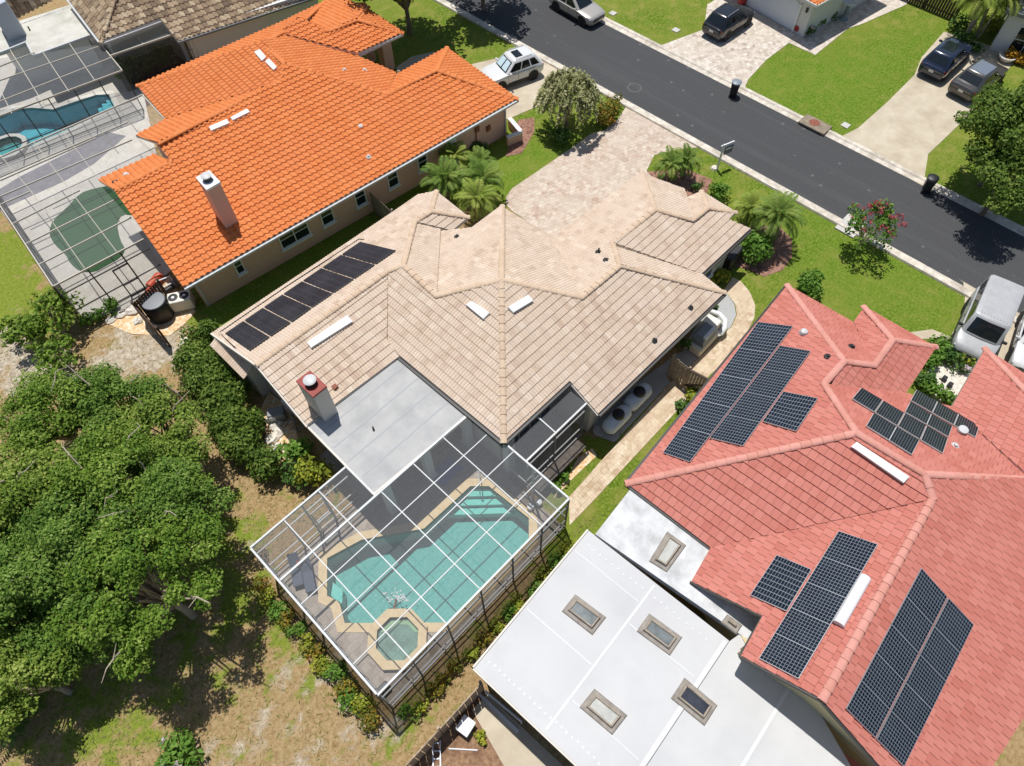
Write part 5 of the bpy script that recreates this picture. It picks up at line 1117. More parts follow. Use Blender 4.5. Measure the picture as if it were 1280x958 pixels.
# ================================================================== FENCES, EQUIPMENT, STREET FURNITURE
def slat_fence(name, label, a, b, h, m, w=.14, group=None, gate=False):
    a = Vector((*a, 0)); b = Vector((*b, 0)); L = (b-a).length; t = (b-a)/L; up = Vector((0, 0, 1)); nrm = t.cross(up)
    th = thing(name, label, 'fence', tuple(a), 0, group)
    mb = MB(); k = int(L/w)
    for i in range(k): mb.box(a+t*((i+.5)*L/k)+up*(h/2+random.uniform(-.02, .02))+nrm*.03, (L/k-.03, .02, h), (t, nrm, up))
    mb.build('board_panel', MATS[m], th)
    mb = MB()
    for z in (.3, h-.3): mb.box(a+t*L/2+up*z-nrm*.02, (L, .05, .09), (t, nrm, up))
    mb.build('rail', MATS[m], th)
    for i in range(int(L/2.2)+2): 
        x = min(i*2.2, L); mb = MB(); mb.box(a+t*x-nrm*.06+up*(h/2), (.1, .1, h+.06), (t, nrm, up)); mb.build('post', MATS[m], th)
    return th
fa, fb = P(836, 458, 1.6), P(886, 486 - 12, 1.6)
slat_fence('wood_fence', 'short weathered wooden fence with gate across the side path by the cream house', P(834, 468).to_2d(), P(853, 484).to_2d(), 1.75, 'wood_fence')
gt_ = thing('wooden_gate', 'closed weathered wooden gate with dark top rail on the side path', 'gate', tuple(P(855, 484)))
a, b = P(854, 485), P(884, 501); t = (b-a).normalized(); nrm = t.cross(Vector((0, 0, 1))); up = Vector((0, 0, 1)); L = (b-a).length
mb = MB()
for i in range(9): mb.box(a+t*((i+.5)*L/9)+up*.86+nrm*.03, (L/9-.01, .025, 1.6), (t, nrm, up))
mb.build('board_panel', MATS['wood_fence'], gt_)
mb = MB(); mb.box((a+b)/2+up*1.68+nrm*.02, (L, .12, .06), (t, nrm, up)); mb.box((a+b)/2+up*.4+nrm*.06, (L, .03, .1), (t, nrm, up)); mb.bar(a+up*.4+nrm*.06, b+up*1.5+nrm*.06, .08, .03); mb.build('gate_frame', MATS['brown_wood'], gt_)
slat_fence('wood_fence', 'long weathered grey board fence beside the white flat roofed house at the bottom', P(500, 975).to_2d(), P(604, 862).to_2d(), 1.6, 'wood_fence', .3)
slat_fence('wood_fence', 'dark brown slatted screen fence hiding equipment beside the orange roof', P(184, 404).to_2d(), P(212, 440 - 6).to_2d(), 1.7, 'brown_wood', .16)
slat_fence('wood_fence', 'dark brown slatted fence panel joining the orange house wall', P(184, 403).to_2d(), P(214, 375).to_2d(), 1.7, 'brown_wood', .16)
slat_fence('wood_fence', 'low dark board fence behind the hedge left of the cream house', P(214, 492).to_2d(), P(236, 508).to_2d(), 1.3, 'weathered_wood', .2)
slat_fence('wood_fence', 'dark wooden fence at the top of the far lawn behind the palm clump', P(1120, -4).to_2d(), P(1192, 26).to_2d(), 1.8, 'brown_wood', .2)
slat_fence('wood_fence', 'white topped fence across the grass gap between orange and cream houses', P(466, 262).to_2d(), P(498, 290).to_2d(), 1.5, 'weathered_wood', .2)
# equipment beside the orange house
q = P(204, 394, 0); t = thing('water_tank', 'black cylindrical tank with grey lid standing on stones near the orange house', 'tank', (q.x, q.y, 0))
mb = MB(); mb.lathe((0, 0, 0), [(.62, 0), (.66, .1), (.64, .6), (.66, 1.1), (.6, 1.22)], 28); mb.build('tank_body', MATS['black_plastic'], t, local=True, smooth=True)
mb = MB(); mb.lathe((0, 0, 1.2), [(.62, 0), (.6, .06), (.4, .09), (.02, .1)], 28); mb.build('lid', MATS['grey_plastic'], t, local=True, smooth=True)
q = P(231, 383, 0); t = thing('air_conditioner', 'grey double fan outdoor unit standing at the corner of the orange house', 'air conditioner', (q.x, q.y, .05), R(-30))
mb = MB(); mb.box((0, 0, .4), (1.2, .75, .8), bev=.03); mb.build('casing', MATS['beige_plastic'], t, local=True)
for x in (-.29, .29):
    mb = MB(); mb.lathe((x, 0, .8), [(.26, 0), (.26, .02), (.2, .025), (.2, .005), (.02, .005)], 20); f_ = mb.build('fan_guard', MATS['black_plastic'], t, local=True)
    mb = MB(); mb.lathe((x, 0, .8), [(.09, .006), (.08, .03), (.01, .035)], 12); mb.build('fan_hub', MATS['white_plastic'], f_, local=True)
q = P(214, 365, 0); t = thing('pool_pump', 'small pool pump with white pipes beside the orange house wall', 'pump', (q.x, q.y, 0))
mb = MB(); mb.tube([(-.3, 0, .25), (.3, 0, .25)], .14, 12); mb.build('motor', MATS['black_plastic'], t, local=True, smooth=True); mb = MB(); mb.lathe((.4, .1, 0), [(.16, .1), (.16, .5), (.1, .58)], 14); mb.build('strainer', MATS['grey_plastic'], t, local=True, smooth=True)
mb = MB(); mb.tube([(.4, .1, .5), (.4, .1, .9), (-.3, .3, .9), (-.3, .5, .1)], .04, 8); mb.tube([(-.35, -.2, .1), (-.35, -.2, .8), (.2, -.3, .8)], .04, 8); mb.build('pipework', MATS['white_plastic'], t, local=True)
for k, (px, py, rz, lb) in enumerate(((189, 371, 60, 'orange plastic barrel lying against the brown slatted fence'), (194, 352, 20, 'orange plastic barrel lying higher up beside the slatted panel'))):
    q = P(px, py, .25); t = thing('plastic_barrel', lb, 'barrel', (q.x, q.y, .27), R(rz), 'orange barrels behind the slatted fence')
    X = (Vector((0, 1, 0)), Vector((0, 0, 1)), Vector((1, 0, 0))); mb = MB(); mb.lathe((-.5, 0, 0), [(.2, 0), (.26, .04), (.27, .3), (.25, .5), (.27, .7), (.26, .96), (.2, 1)], 18, X); mb.build('barrel_body', MATS['orange_plastic'], t, local=True, smooth=True)
    mb = MB(); mb.lathe((-.5, .08, .05), [(.06, -.02), (.06, 0)], 10, X); mb.build('cap', MATS['white_plastic'], t, local=True)
q = P(194, 363, .15); mb = MB(); mb.lathe(q, [(.14, 0), (.14, .06), (.08, .07), (.08, .02)], 16); tag(mb.build('hose_reel', MATS['white_plastic']), 'small white ring standing between the orange barrels', 'hose reel')
for k, (px, py, s) in enumerate(((345, 530, .4), (349, 541, .3), (341, 549, .35), (346, 561, .32), (166, 388, .45), (152, 394, .3), (173, 402, .28), (140, 400, .3), (232, 428, .3))):
    q = P(px, py, 0); mb = MB(); mb.lathe(q, [(s*.8, -.05), (s, s*.25), (s*.6, s*.55), (s*.1, s*.6)], 7); o = mb.build('boulder', MATS['limestone'])
    for v in o.data.vertices: v.co += Vector((random.uniform(-.06, .06), random.uniform(-.06, .06), random.uniform(-.04, .04)))
    lbs = ['pale boulder beside the grey junction box behind the cream house', 'small pale boulder just below the grey junction box', 'flat pale boulder in the stone bed by the hedge', 'pale boulder at the lower end of the hedge stone bed', 'large pale boulder on the stones outside the slatted fence', 'pale boulder beside the grassy edge of the putting deck', 'small boulder next to the low end of the slatted fence', 'pale boulder nearest the putting deck corner post', 'small pale boulder in the gravel right of the black tank']
    tag(o, lbs[k], 'boulder', 'pale boulders round the yards')
q = P(349, 523, 0); t = thing('equipment_box', 'grey utility box with white front beside the hedge behind the cream house', 'utility box', (q.x, q.y, 0), R(-35))
mb = MB(); mb.box((0, 0, .35), (.8, .5, .7), bev=.03); mb.build('casing', MATS['grey_plastic'], t, local=True); mb = MB(); mb.box((-.3, -.27, .35), (.5, .04, .5)); mb.build('front_panel', MATS['white_plastic'], t, local=True)
q = P(366, 531, .3); mb = MB(); mb.tube([q+Vector((-.35, .2, 0)), q+Vector((.1, .3, 0)), q+Vector((.2, 0, 0)), q+Vector((-.15, -.15, 0)), q+Vector((-.05, -.45, 0)), q+Vector((.3, -.4, 0))], .04, 8); tag(mb.build('drain_pipe', MATS['grey_plastic']), 'bent grey pipe loop against the wall behind the cream house', 'pipe')
# propane tanks by the cream house
for k, (px, py, lb) in enumerate(((771, 525, 'pale blue grey horizontal tank with black dome by the cream house, nearer the pool cage'), (797, 497, 'pale blue grey horizontal tank with black dome by the cream house, nearer the wooden gate'))):
    q = P(px, py, .5); t = thing('gas_tank', lb, 'gas tank', (q.x, q.y, 0), 0, 'gas tanks along the cream house')
    X = (Vector((0, 1, 0)), Vector((0, 0, 1)), Vector((1, 0, 0))); mb = MB(); mb.lathe((-.85, 0, .55), [(.1, 0), (.26, .05), (.37, .18), (.4, .34), (.4, 1.36), (.37, 1.52), (.26, 1.65), (.1, 1.7)], 22, X); mb.build('tank_body', MATS['tank_paint'], t, local=True, smooth=True)
    mb = MB(); mb.lathe((.05, 0, .9), [(.3, 0), (.3, .14), (.24, .24), (.05, .3)], 18); mb.build('dome_lid', MATS['black_plastic'], t, local=True, smooth=True)
    for x in (-.5, .5): mb = MB(); mb.box((x, 0, .1), (.12, .6, .2)); mb.build('support', MATS['concrete_grey'], t, local=True)
# beige unit with lid and curved white arm on the gravel
q = P(878, 428, 0); t = thing('pool_heater', 'beige boxy machine with sloped lid and big curved white pipe on grey gravel', 'equipment unit', (q.x, q.y, 0), R(2))
mb = MB(); mb.box((-.1, .05, .3), (1.75, .95, .6), bev=.06); mb.build('base_casing', MATS['beige_plastic'], t, local=True)
mb = MB(); mb.grid([[(-.75, -.35, .6), (.45, -.35, .6), (.45, .45, .6), (-.75, .45, .6)], [(-.7, -.28, .95), (.4, -.28, .95), (.45, .4, .95), (-.75, .4, .95)], [(-.55, -.1, 1.15), (.35, -.1, 1.15), (.35, .3, 1.15), (-.6, .3, 1.15)]], close_u=True); mb.cap([(-.55, -.1, 1.15), (.35, -.1, 1.15), (.35, .3, 1.15), (-.6, .3, 1.15)]); mb.build('lid', MATS['grey_plastic'] if 0 else MATS['lid_grey'], t, local=True)
mb = MB(); mb.box((-.1, -.2, 1.06), (.95, .22, .14), bev=.03); mb.build('vent_cover', MATS['white_plastic'], t, local=True)
mb = MB(); mb.tube([(.8, -.5, .35), (1.15, -.5, .55), (1.5, -.25, .62), (1.68, .2, .6), (1.62, .7, .5)], [.15, .15, .15, .14, .12], 12); mb.build('curved_pipe', MATS['white_plastic'], t, local=True, smooth=True)
mb = MB(); mb.box((1.05, .25, .3), (.7, .8, .6), bev=.05); mb.build('side_casing', MATS['beige_plastic'], t, local=True)
# dark barbecue under the eave, round stepping stone etc.
q = P(908, 330, 0); t = thing('barbecue_grill', 'covered dark grey box with side shelf beside the front corner of the cream house', 'grill', (q.x, q.y, 0), R(5))
mb = MB(); mb.box((0, 0, .55), (1.3, .9, 1.1), bev=.08); mb.build('body', MATS['black_plastic'], t, local=True); mb = MB(); mb.box((1.0, -.15, .7), (.8, .5, .06)); mb.build('side_shelf', MATS['grey_plastic'], t, local=True)
mb = MB(); mb.box((1.3, -.15, .34), (.08, .4, .66)); mb.build('shelf_leg', MATS['black_metal'], t, local=True)
q = P(748, 540, 0); mb = MB(); mb.lathe(q, [(.26, 0), (.28, .12), (.24, .14), (.2, .05), (.02, .05)], 16); tag(mb.build('plant_pot', MATS['concrete_grey']), 'grey round pot on the dark bed beside the gas tanks', 'pot')
# bins
def bin_(px, py, label, rz, lid):
    q = P(px, py); t = thing('wheelie_bin', label, 'bin', (q.x, q.y, .03), R(rz), 'bins at the kerb')
    mb = MB(); rows = []
    for z, s, o in ((.04, .42, 0), (.1, .44, 0), (.9, .55, .02), (.98, .58, .02)): rows.append([(s*.55*cx+o, s*.5*cy, z) for cx, cy in ((-1, -.8), (-.8, -1), (.8, -1), (1, -.8), (1, .8), (.8, 1), (-.8, 1), (-1, .8))])
    mb.grid(rows, close_u=True); mb.cap(rows[0], True); mb.cap(rows[-1]); mb.build('bin_body', MATS['black_plastic'], t, local=True)
    mb = MB(); mb.lathe((.02, 0, .98), [(.34, 0), (.35, .04), (.28, .09), (.02, .11)], 16); mb.build('lid', MATS[lid], t, local=True, smooth=True)
    mb = MB(); mb.tube([(-.36, -.2, .95), (-.4, -.2, .98), (-.4, .2, .98), (-.36, .2, .95)], .018, 6); mb.build('handle', MATS['black_plastic'], t, local=True)
    for y in (-.22, .22): mb = MB(); mb.lathe((-.25, y-.03, .12), [(.12, 0), (.12, .05)], 14, (Vector((1, 0, 0)), Vector((0, 0, 1)), Vector((0, 1, 0)))); mb.build('wheel', MATS['tyre'], t, local=True)
bin_(916, 120, 'black wheelie bin with grey lid at the kerb of the grey paver driveway', 20, 'lid_grey'); bin_(1156, 239, 'all black wheelie bin at the kerb of the concrete driveway under the big tree', 20, 'black_plastic')
# yard sign on its white post
q = P(896, 212, 0); t = thing('sign_post', 'white post with a small dark blue hanging sign on the lawn by the road', 'sign', (q.x, q.y, 0))
mb = MB(); mb.box((0, 0, .95), (.1, .1, 1.9)); mb.build('post', MATS['white_paint'], t, local=True); mb = MB(); mb.box((.42, -.02, 1.72), (1.0, .07, .07), (Vector((.95, -.3, 0)), Vector((.3, .95, 0)), Vector((0, 0, 1)))); mb.build('arm', MATS['white_paint'], t, local=True)
ax = (Vector((.95, -.3, 0)).normalized(), Vector((.3, .95, 0)).normalized(), Vector((0, 0, 1))); mb = MB(); mb.box((.48, -.15, 1.33), (.62, .03, .6), ax); pl = mb.build('sign_panel', MATS['sign_blue'], t, local=True); mb = MB(); mb.box((.48-.006, -.15-.02, 1.45), (.5, .006, .12), ax); mb.build('pale_band', MATS['lamp_clear'], pl, local=True)
mb = MB(); mb.lathe((-.1, -.15, 0), [(.2, 0), (.17, .12), (.05, .16)], 7); tag(mb.build('stone', MATS['limestone']), 'small pale stone at the foot of the white sign post', 'stone') if 0 else None
st_ = P(893, 211); mb = MB(); mb.lathe(st_, [(.25, 0), (.2, .12), (.05, .16)], 7); tag(mb.build('stone', MATS['limestone']), 'small pale stone at the foot of the white sign post', 'stone')
# storm drain, manhole rings, utility lids
q = P(1018, 158); t = thing('storm_drain', 'concrete kerb inlet box with a rusty round cover', 'drain', (q.x, q.y, 0)); mb = MB(); mb.box((0, 0, .1), (1.1, 1.9, .2), bev=.03); mb.build('slab', MATS['concrete_dirty'], t, local=True)
mb = MB(); mb.lathe((.05, .1, .2), [(.36, 0), (.34, .02), (.02, .025)], 20); mb.build('cover', MATS['rust'], t, local=True); mb = MB(); mb.box((-.57, 0, .06), (.03, 1.5, .1)); mb.build('inlet_slot', MATS['dark_interior'], t, local=True)
for px, py, lb in ((1057, 157, 'pale utility lid in the lawn left of the concrete driveway'), (845, 38, 'small pale valve cover in the lawn by the black car'), (766, 17, 'small white valve cover in the lawn by the silver car')):
    q = P(px, py); mb = MB(); mb.box(q+Vector((0, 0, .02)), (.5, .5, .05), bev=.015); tag(mb.build('utility_cover', MATS['concrete_grey']), lb, 'utility cover', 'utility covers in the lawns')
for px, py, lb in ((793, 110, 'faded pale ring patch on the asphalt in front of the paver driveway'),):
    q = P(px, py, .006); mb = MB(); o = octo((q.x, q.y), .52, 0, 24); i_ = octo((q.x, q.y), .4, 0, 24); mb.sheet(o, .008, [i_]); tag(mb.build('manhole_ring', mat('worn_paint', (.12, .12, .12), (.085, .085, .085), 5, .95)), lb, 'manhole')
slabc = P(1062, 284); mb = MB(); mb.box(slabc+Vector((.1, 0, .03)), (1.6, 1.2, .08)); tag(mb.build('concrete_pad', MATS['concrete_grey']), 'pale concrete pad at the kerb beneath the red flowering tree', 'pad')
# planter wall at the orange house front corner
for a, b, nme in (((637, 172), (652, 181), 'a'),): pass
t = thing('planter_wall', 'low pink plastered planter wall at the front corner of the orange house', 'wall', tuple(P(648, 178)))
mb = MB(); pa, pb_, pc_ = P(634, 182), P(652, 175), P(637, 158)
mb.bar(pa+Vector((0, 0, .3)), pb_+Vector((0, 0, .3)), .22, .6); mb.bar(pb_+Vector((0, .1, .299)), pc_+Vector((0, 0, .299)), .22, .598); mb.build('wall', MATS['stucco_pink'], t)
mb = MB(); mb.bar(pa+Vector((0, 0, .63)), pb_+Vector((0, 0, .63)), .3, .06); mb.bar(pb_+Vector((0, .1, .628)), pc_+Vector((0, 0, .628)), .3, .06); mb.build('wall_cap', MATS['stucco_white'], t)
# bits in the bottom yard
q = P(583, 909); t = thing('storage_bin', 'grey tub with white square lid on bare dirt beside the board fence', 'tub', (q.x, q.y, 0), R(10)); mb = MB(); mb.box((0, 0, .22), (.55, .5, .44), bev=.04); mb.build('tub', MATS['grey_plastic'], t, local=True); mb = MB(); mb.box((0, 0, .47), (.62, .56, .06), bev=.02); mb.build('lid', MATS['white_plastic'], t, local=True)
a, b = P(561, 936, .03), P(597, 938, .03); mb = MB(); mb.tube([a, b], .03, 8); tag(mb.build('pipe', MATS['white_plastic']), 'thin white pipe lying on the bare dirt by the board fence', 'pipe')
q = P(546, 944); t = thing('plant_rack', 'white ladder shaped rack lying on dirt at the foot of the fence', 'rack', (q.x, q.y, .05), R(48)); 
for y in (-.14, .14): mb = MB(); mb.box((0, y, 0), (1.0, .05, .05)); mb.build('side_bar', MATS['white_plastic'], t, local=True)
for x in (-.4, -.13, .13, .4): mb = MB(); mb.box((x, 0, 0), (.05, .23, .04)); mb.build('cross_bar', MATS['white_plastic'], t, local=True)
t = thing('handrail', 'grey metal ramp handrail beside the dark lanai screen at the bottom', 'handrail', tuple(P(625, 885)))
h1, h2 = P(608, 868, .05), P(652, 905, .05); mb = MB(); mb.tube([h1, h1+Vector((0, 0, .95)), h2+Vector((0, 0, .95)), h2], .03, 8); mb.build('rail_loop', MATS['galvanised'], t); mb = MB(); mb.tube([h1+Vector((0, 0, .5)), h2+Vector((0, 0, .5))], .025, 8); mb.build('middle_rail', MATS['galvanised'], t)
h1, h2 = P(598, 867, .05), P(648, 915, .05); mb = MB(); mb.bar(h1, h2, .12, .12); tag(mb.build('ramp_kerb', MATS['seam_white']), 'white raised edging along the ramp below the lanai', 'edging')
# across the street
for px, py, lb in ((926, 6, 'red glazed urn at the left side of the garage door'), (997, 40, 'red glazed urn at the right corner of the garage')):
    q = P(px, py); mb = MB(); mb.lathe(q, [(.2, 0), (.33, .2), (.36, .45), (.24, .68), (.27, .74), (.2, .72), (.18, .5)], 18); tag(mb.build('urn', MATS['terracotta_red'], smooth=True), lb, 'urn', 'red urns by the garage')
q = P(1054, 24); t = thing('water_fountain', 'grey pedestal birdbath with pale bowl by the flower bed across the street', 'birdbath', (q.x, q.y, 0)); mb = MB(); mb.lathe((0, 0, 0), [(.35, 0), (.3, .15), (.14, .25), (.12, 1.0), (.2, 1.1)], 14); mb.build('pedestal', MATS['lid_grey'], t, local=True, smooth=True); mb = MB(); mb.lathe((0, 0, 1.1), [(.2, 0), (.5, .15), (.5, .2), (.42, .14), (.03, .08)], 18); mb.build('bowl', MATS['white_plastic'], t, local=True, smooth=True)
for k, (px, py) in enumerate(((1179, 475), (1186, 483))):
    q = P(px, py); mb = MB(); mb.box(q+Vector((0, 0, .12)), (.28, .22, .24), bev=.03); tag(mb.build('garden_lantern', MATS['black_metal']), 'small black lantern on the courtyard gravel, ' + ('nearer the van' if k == 0 else 'nearer the striped solar panels'), 'lantern', 'lanterns in the courtyard')
q = P(1256, 76); mb = MB(); mb.lathe(q, [(.3, 0), (.55, .25), (.6, .4), (.5, .42), (.45, .3), (.05, .25)], 18); tag(mb.build('planter_bowl', MATS['concrete_grey'], smooth=True), 'wide grey planter bowl in front of the parked cars top right', 'planter')
# ================================================================== VEHICLES
def wheel(parent, x, y, r, w, s):
    ax = (Vector((1, 0, 0)), Vector((0, 0, 1)), Vector((0, -s, 0)))    # axis points outward
    c = Vector((x, y, r)); o = Vector((0, s, 0))
    wh = MB(); wh.lathe(c, [(r*.62, -w/2), (r*.93, -w/2), (r, -w*.32), (r, w*.32), (r*.93, w/2), (r*.64, w/2)], 24, (Vector((1, 0, 0)), Vector((0, 0, 1))*s, Vector((0, s, 0)))) if 0 else wh.lathe(c, [(r*.62, -w/2), (r*.93, -w/2), (r, -w*.32), (r, w*.32), (r*.93, w/2), (r*.64, w/2)], 24, (Vector((1, 0, 0)), Vector((0, 0, 1)), Vector((0, 1, 0))))
    tw = wh.build('tyre', MATS['tyre'], parent, local=True, smooth=True)
    rm = MB(); cc = c+o*(w*.3)
    for k in range(5):
        a = 2*math.pi*k/5+.3; d = Vector((math.cos(a), 0, math.sin(a))); rm.bar(cc+d*.05, cc+d*r*.62, .09, .05, Vector((0, s, 0)))
    rm.tube([cc+Vector((math.cos(2*math.pi*k/20)*r*.6, 0, math.sin(2*math.pi*k/20)*r*.6)) for k in range(21)], .03, 6, False)
    rm.box(cc, (.14, .05, .14)); rm.build('rim', MATS['alloy'], tw, local=True)
    return tw
def car(label, loc, rz, L=4.6, Wd=1.85, Hh=1.66, paint='paint_white', kind='suv', roofm=None, name='parked_car', cat='car', group='parked cars', sunroof=False, rails=False, shade=False, glassroof=False, front='dark', panel=None):
    t = thing(name, label, cat, loc, rz, group); h = Wd/2
    if kind == 'suv': hood, deck, belt, clr = .98, 1.06, 1.0, .24; xw0, xw1, xr1, xr0 = L*.21, L*.05, -L*.35, -L*.47
    elif kind == 'coupe': hood, deck, belt, clr = .95, 1.08, 1.0, .24; xw0, xw1, xr1, xr0 = L*.19, L*.05, -L*.27, -L*.44
    elif kind == 'sedan': hood, deck, belt, clr = .86, .96, .9, .2; xw0, xw1, xr1, xr0 = L*.22, L*.05, -L*.25, -L*.4
    else: hood, deck, belt, clr = 1.14, 1.3, 1.24, .3; xw0, xw1, xr1, xr0 = L*.31, L*.2, -L*.485, -L*.495
    def sect(x, w, zb, zs, zt):
        P_ = [(0, zb), (w*.86, zb), (w*.97, zb+.12), (w, zb+.3), (w*1.0, zs-.12), (w*.965, zs-.02), (w*.88, zs+(zt-zs)*.55), (w*.5, zt), (0, zt)]
        return [(x, y, z) for y, z in P_]+[(x, -y, z) for y, z in P_[-2:0:-1]]
    st = [(L*.5, .66, clr+.16, hood*.66, hood*.68), (L*.488, .8, clr+.06, hood*.8, hood*.82), (L*.45, .92, clr, hood*.9, hood*.93), (L*.36, .985, clr, hood*.96, hood), (xw0, 1.0, clr, belt, hood+.06), (0, 1.0, clr, belt, belt+.06), (xr0+.35, 1.0, clr, belt+.02, deck), (-L*.44, .97, clr+.03, belt, deck), (-L*.485, .9, clr+.08, belt*.93, deck*.95), (-L*.5, .78, clr+.2, belt*.8, deck*.82)]
    mb = MB(); rows = [sect(x, h*w, zb, zs, zt) for x, w, zb, zs, zt in st]; mb.grid(rows, close_u=True); mb.cap(rows[0]); mb.cap(rows[-1], True)
    body = mb.build('body', MATS[paint], t, local=True, smooth=True, sharp=40)
    wb, wt = h*.93, h*(.74 if kind != 'van' else .86); zb_ = belt+.0
    def ring_(u):       # greenhouse ring at relative height u
        xf = xw0+(xw1-xw0)*u; xb = xr0+(xr1-xr0)*u; w = wb+(wt-wb)*u; z = zb_+(Hh-.07-zb_)*u; c = .12
        return [(xf, -w*.8, z), (xf+.04, 0, z), (xf, w*.8, z), (xf-c, w, z), (xb+c, w, z), (xb, w*.84, z), (xb-.02, 0, z), (xb, -w*.84, z), (xb+c, -w, z), (xf-c, -w, z)]
    mb = MB(); rs = [ring_(0), ring_(.5), ring_(1)]; top = [((x-(xw1+xr1)/2)*.94+(xw1+xr1)/2, y*.9, Hh-.012) for x, y, z in rs[2]]; tp2 = [((x-(xw1+xr1)/2)*.72+(xw1+xr1)/2, y*.6, Hh) for x, y, z in rs[2]]
    mb.grid(rs+[top, tp2], close_u=True); mb.cap(tp2); cab = mb.build('cabin', MATS[roofm or paint], t, local=True, smooth=True, sharp=50)
    def pane(nm, i, j, u0, u1, e0=.04, e1=.04, out=.012, m='car_glass', par=None):
        """glass between ring corners i and j, from height u0 to u1"""
        A0, B0, A1, B1 = (Vector(ring_(u0)[i]), Vector(ring_(u0)[j]), Vector(ring_(u1)[i]), Vector(ring_(u1)[j]))
        p = [A0.lerp(B0, e0), A0.lerp(B0, 1-e1), A1.lerp(B1, 1-e1), A1.lerp(B1, e0)]
        n = (p[1]-p[0]).cross(p[3]-p[0]).normalized(); c = sum(p, Vector())/4
        n = n if n.dot(c-Vector(((xw0+xr0)/2, 0, c.z))) > 0 else -n
        mb = MB(); q = [v+n*out for v in p]; mb.face(q); 
        for k in range(4): mb.face([p[k], p[(k+1) % 4], q[(k+1) % 4], q[k]])
        return mb.build(nm, MATS[m], par or t, local=True), [v+n*(out+.004) for v in p]
    def wide(nm, ids, u0, u1, m='car_glass', out=.014):
        mb = MB(); a = [Vector(ring_(u0)[i]) for i in ids]; b = [Vector(ring_(u1)[i]) for i in ids]; sg = 1 if a[1].x > 0 else -1
        o = Vector((sg*.8, 0, .5)).normalized()*out; mb.grid([[v+o for v in a], [v+o for v in b]]); return mb.build(nm, MATS[m], t, local=True)
    ws = wide('windshield', (0, 1, 2), .1, .93); wide('rear_window', (5, 6, 7), .28 if kind != 'van' else .2, .9)
    if shade:
        for y0, y1 in ((-.86, -.08), (.08, .86)):
            a, b = [Vector(ring_(u)[1]) for u in (.17, .86)]; w0 = wb*.8; mb = MB(); o = Vector((.03, 0, .02))
            mb.face([a+o+Vector((-.03, y0*w0, 0)), a+o+Vector((-.03, y1*w0, 0)), b+o+Vector((-.03, y1*w0*.86, 0)), b+o+Vector((-.03, y0*w0*.86, 0))]); mb.build('sunshade', MATS['sunshade'], t, local=True)
    spl = [(.03, .36), (.4, .68), (.72, .96)] if kind in ('suv', 'van') else [(.06, .46), (.5, .86)]
    for i, j in ((3, 4), (8, 9)):
        for a, b in spl:
            aa, bb = (a, b) if i == 3 else (1-b, 1-a); pane('side_window', i, j, .14, .86, aa, 1-bb)
    if sunroof: mb = MB(); mb.box((xw1-.62, 0, Hh+.004), (.55, wt*1.15, .012)); mb.build('sunroof', MATS['car_glass'], t, local=True)
    if glassroof: mb = MB(); mb.box(((xw1+xr1)/2+.25, 0, Hh+.004), ((xw1-xr1)*.62, wt*1.2, .012)); mb.build('glass_roof', MATS['car_glass'], t, local=True)
    if panel: mb = MB(); mb.box(((xw1+xr1)/2+.1, 0, Hh+.004), ((xw1-xr1)*.96, wt*1.55, .014), bev=.006); mb.build('roof_sheen_panel', MATS[panel], t, local=True)  # pale sheet added on the roof to paint in the reflected sky
    if kind == 'van':
        for y in np.linspace(-.7, .7, 9): mb = MB(); mb.box(((xw1+xr1)/2, y*wt, Hh+.008), ((xw1-xr1)*.86, .05, .016)); mb.build('roof_rib', MATS[roofm], t, local=True)
    if rails:
        for s in (-1, 1): mb = MB(); mb.tube([(xw1-.2, s*wt*.86, Hh-.03), (xw1-.3, s*wt*.86, Hh+.05), (xr1+.3, s*wt*.86, Hh+.05), (xr1+.2, s*wt*.86, Hh-.03)], .022, 6); mb.build('roof_rail', MATS['alloy'], t, local=True)
    r = .35 if kind != 'van' else .37
    for x in (L*.305, -L*.285):
        for s in (-1, 1):
            mb = MB(); mb.lathe((x, s*(h-.06), r+.02), [(r+.06, -.03), (r+.06, .075), (.02, .076)], 22, (Vector((1, 0, 0)), Vector((0, 0, 1)), Vector((0, s, 0)))); mb.build('wheel_arch', MATS['trim_dark'], t, local=True)
            wheel(t, x, s*(h-.085), r, .22, s)
    for s in (-1, 1):
        mb = MB()
        for x in (xw0-.15, .02*L-.1, -.2*L): mb.box((x, s*(h+.001), (clr+belt)/2+.08), (.018, .012, belt-clr-.3))
        mb.box(((xw0+xr0)/2+.3, s*(h+.001), belt-.06), (L*.5, .01, .014)); mb.build('door_seam', MATS['trim_dark'], t, local=True)
        mb = MB(); mb.box((L*.455, s*h*.72, hood*.76), (.16, h*.36, .15), bev=.03); mb.build('headlight', MATS['lamp_clear'], t, local=True)
        mb = MB(); mb.box((-L*.473, s*h*.76, belt*.86), (.1, h*.3, .2 if kind != 'van' else .4), bev=.03); mb.build('taillight', MATS['lamp_red'], t, local=True)
        mb = MB(); mb.box((xw0-.28, s*(h+.07), belt+.1), (.14, .24, .16), bev=.04); mb.build('mirror', MATS[paint if kind != 'van' else 'trim_dark'], t, local=True)
        mb = MB(); mb.box((0, s*(h-.005), clr+.09), (L*.36, .04, .14), bev=.015); mb.build('sill', MATS['trim_dark'], t, local=True)
        for x in (.05*L, -.14*L): mb = MB(); mb.box((x, s*(h+.008), belt-.14), (.18, .02, .035)); mb.build('door_handle', MATS[paint] if kind != 'van' else MATS['trim_dark'], t, local=True)
    mb = MB(); mb.box((L*.491, 0, hood*.66), (.05, h*1.0, .2), bev=.02); mb.build('grille', MATS['trim_dark'], t, local=True)
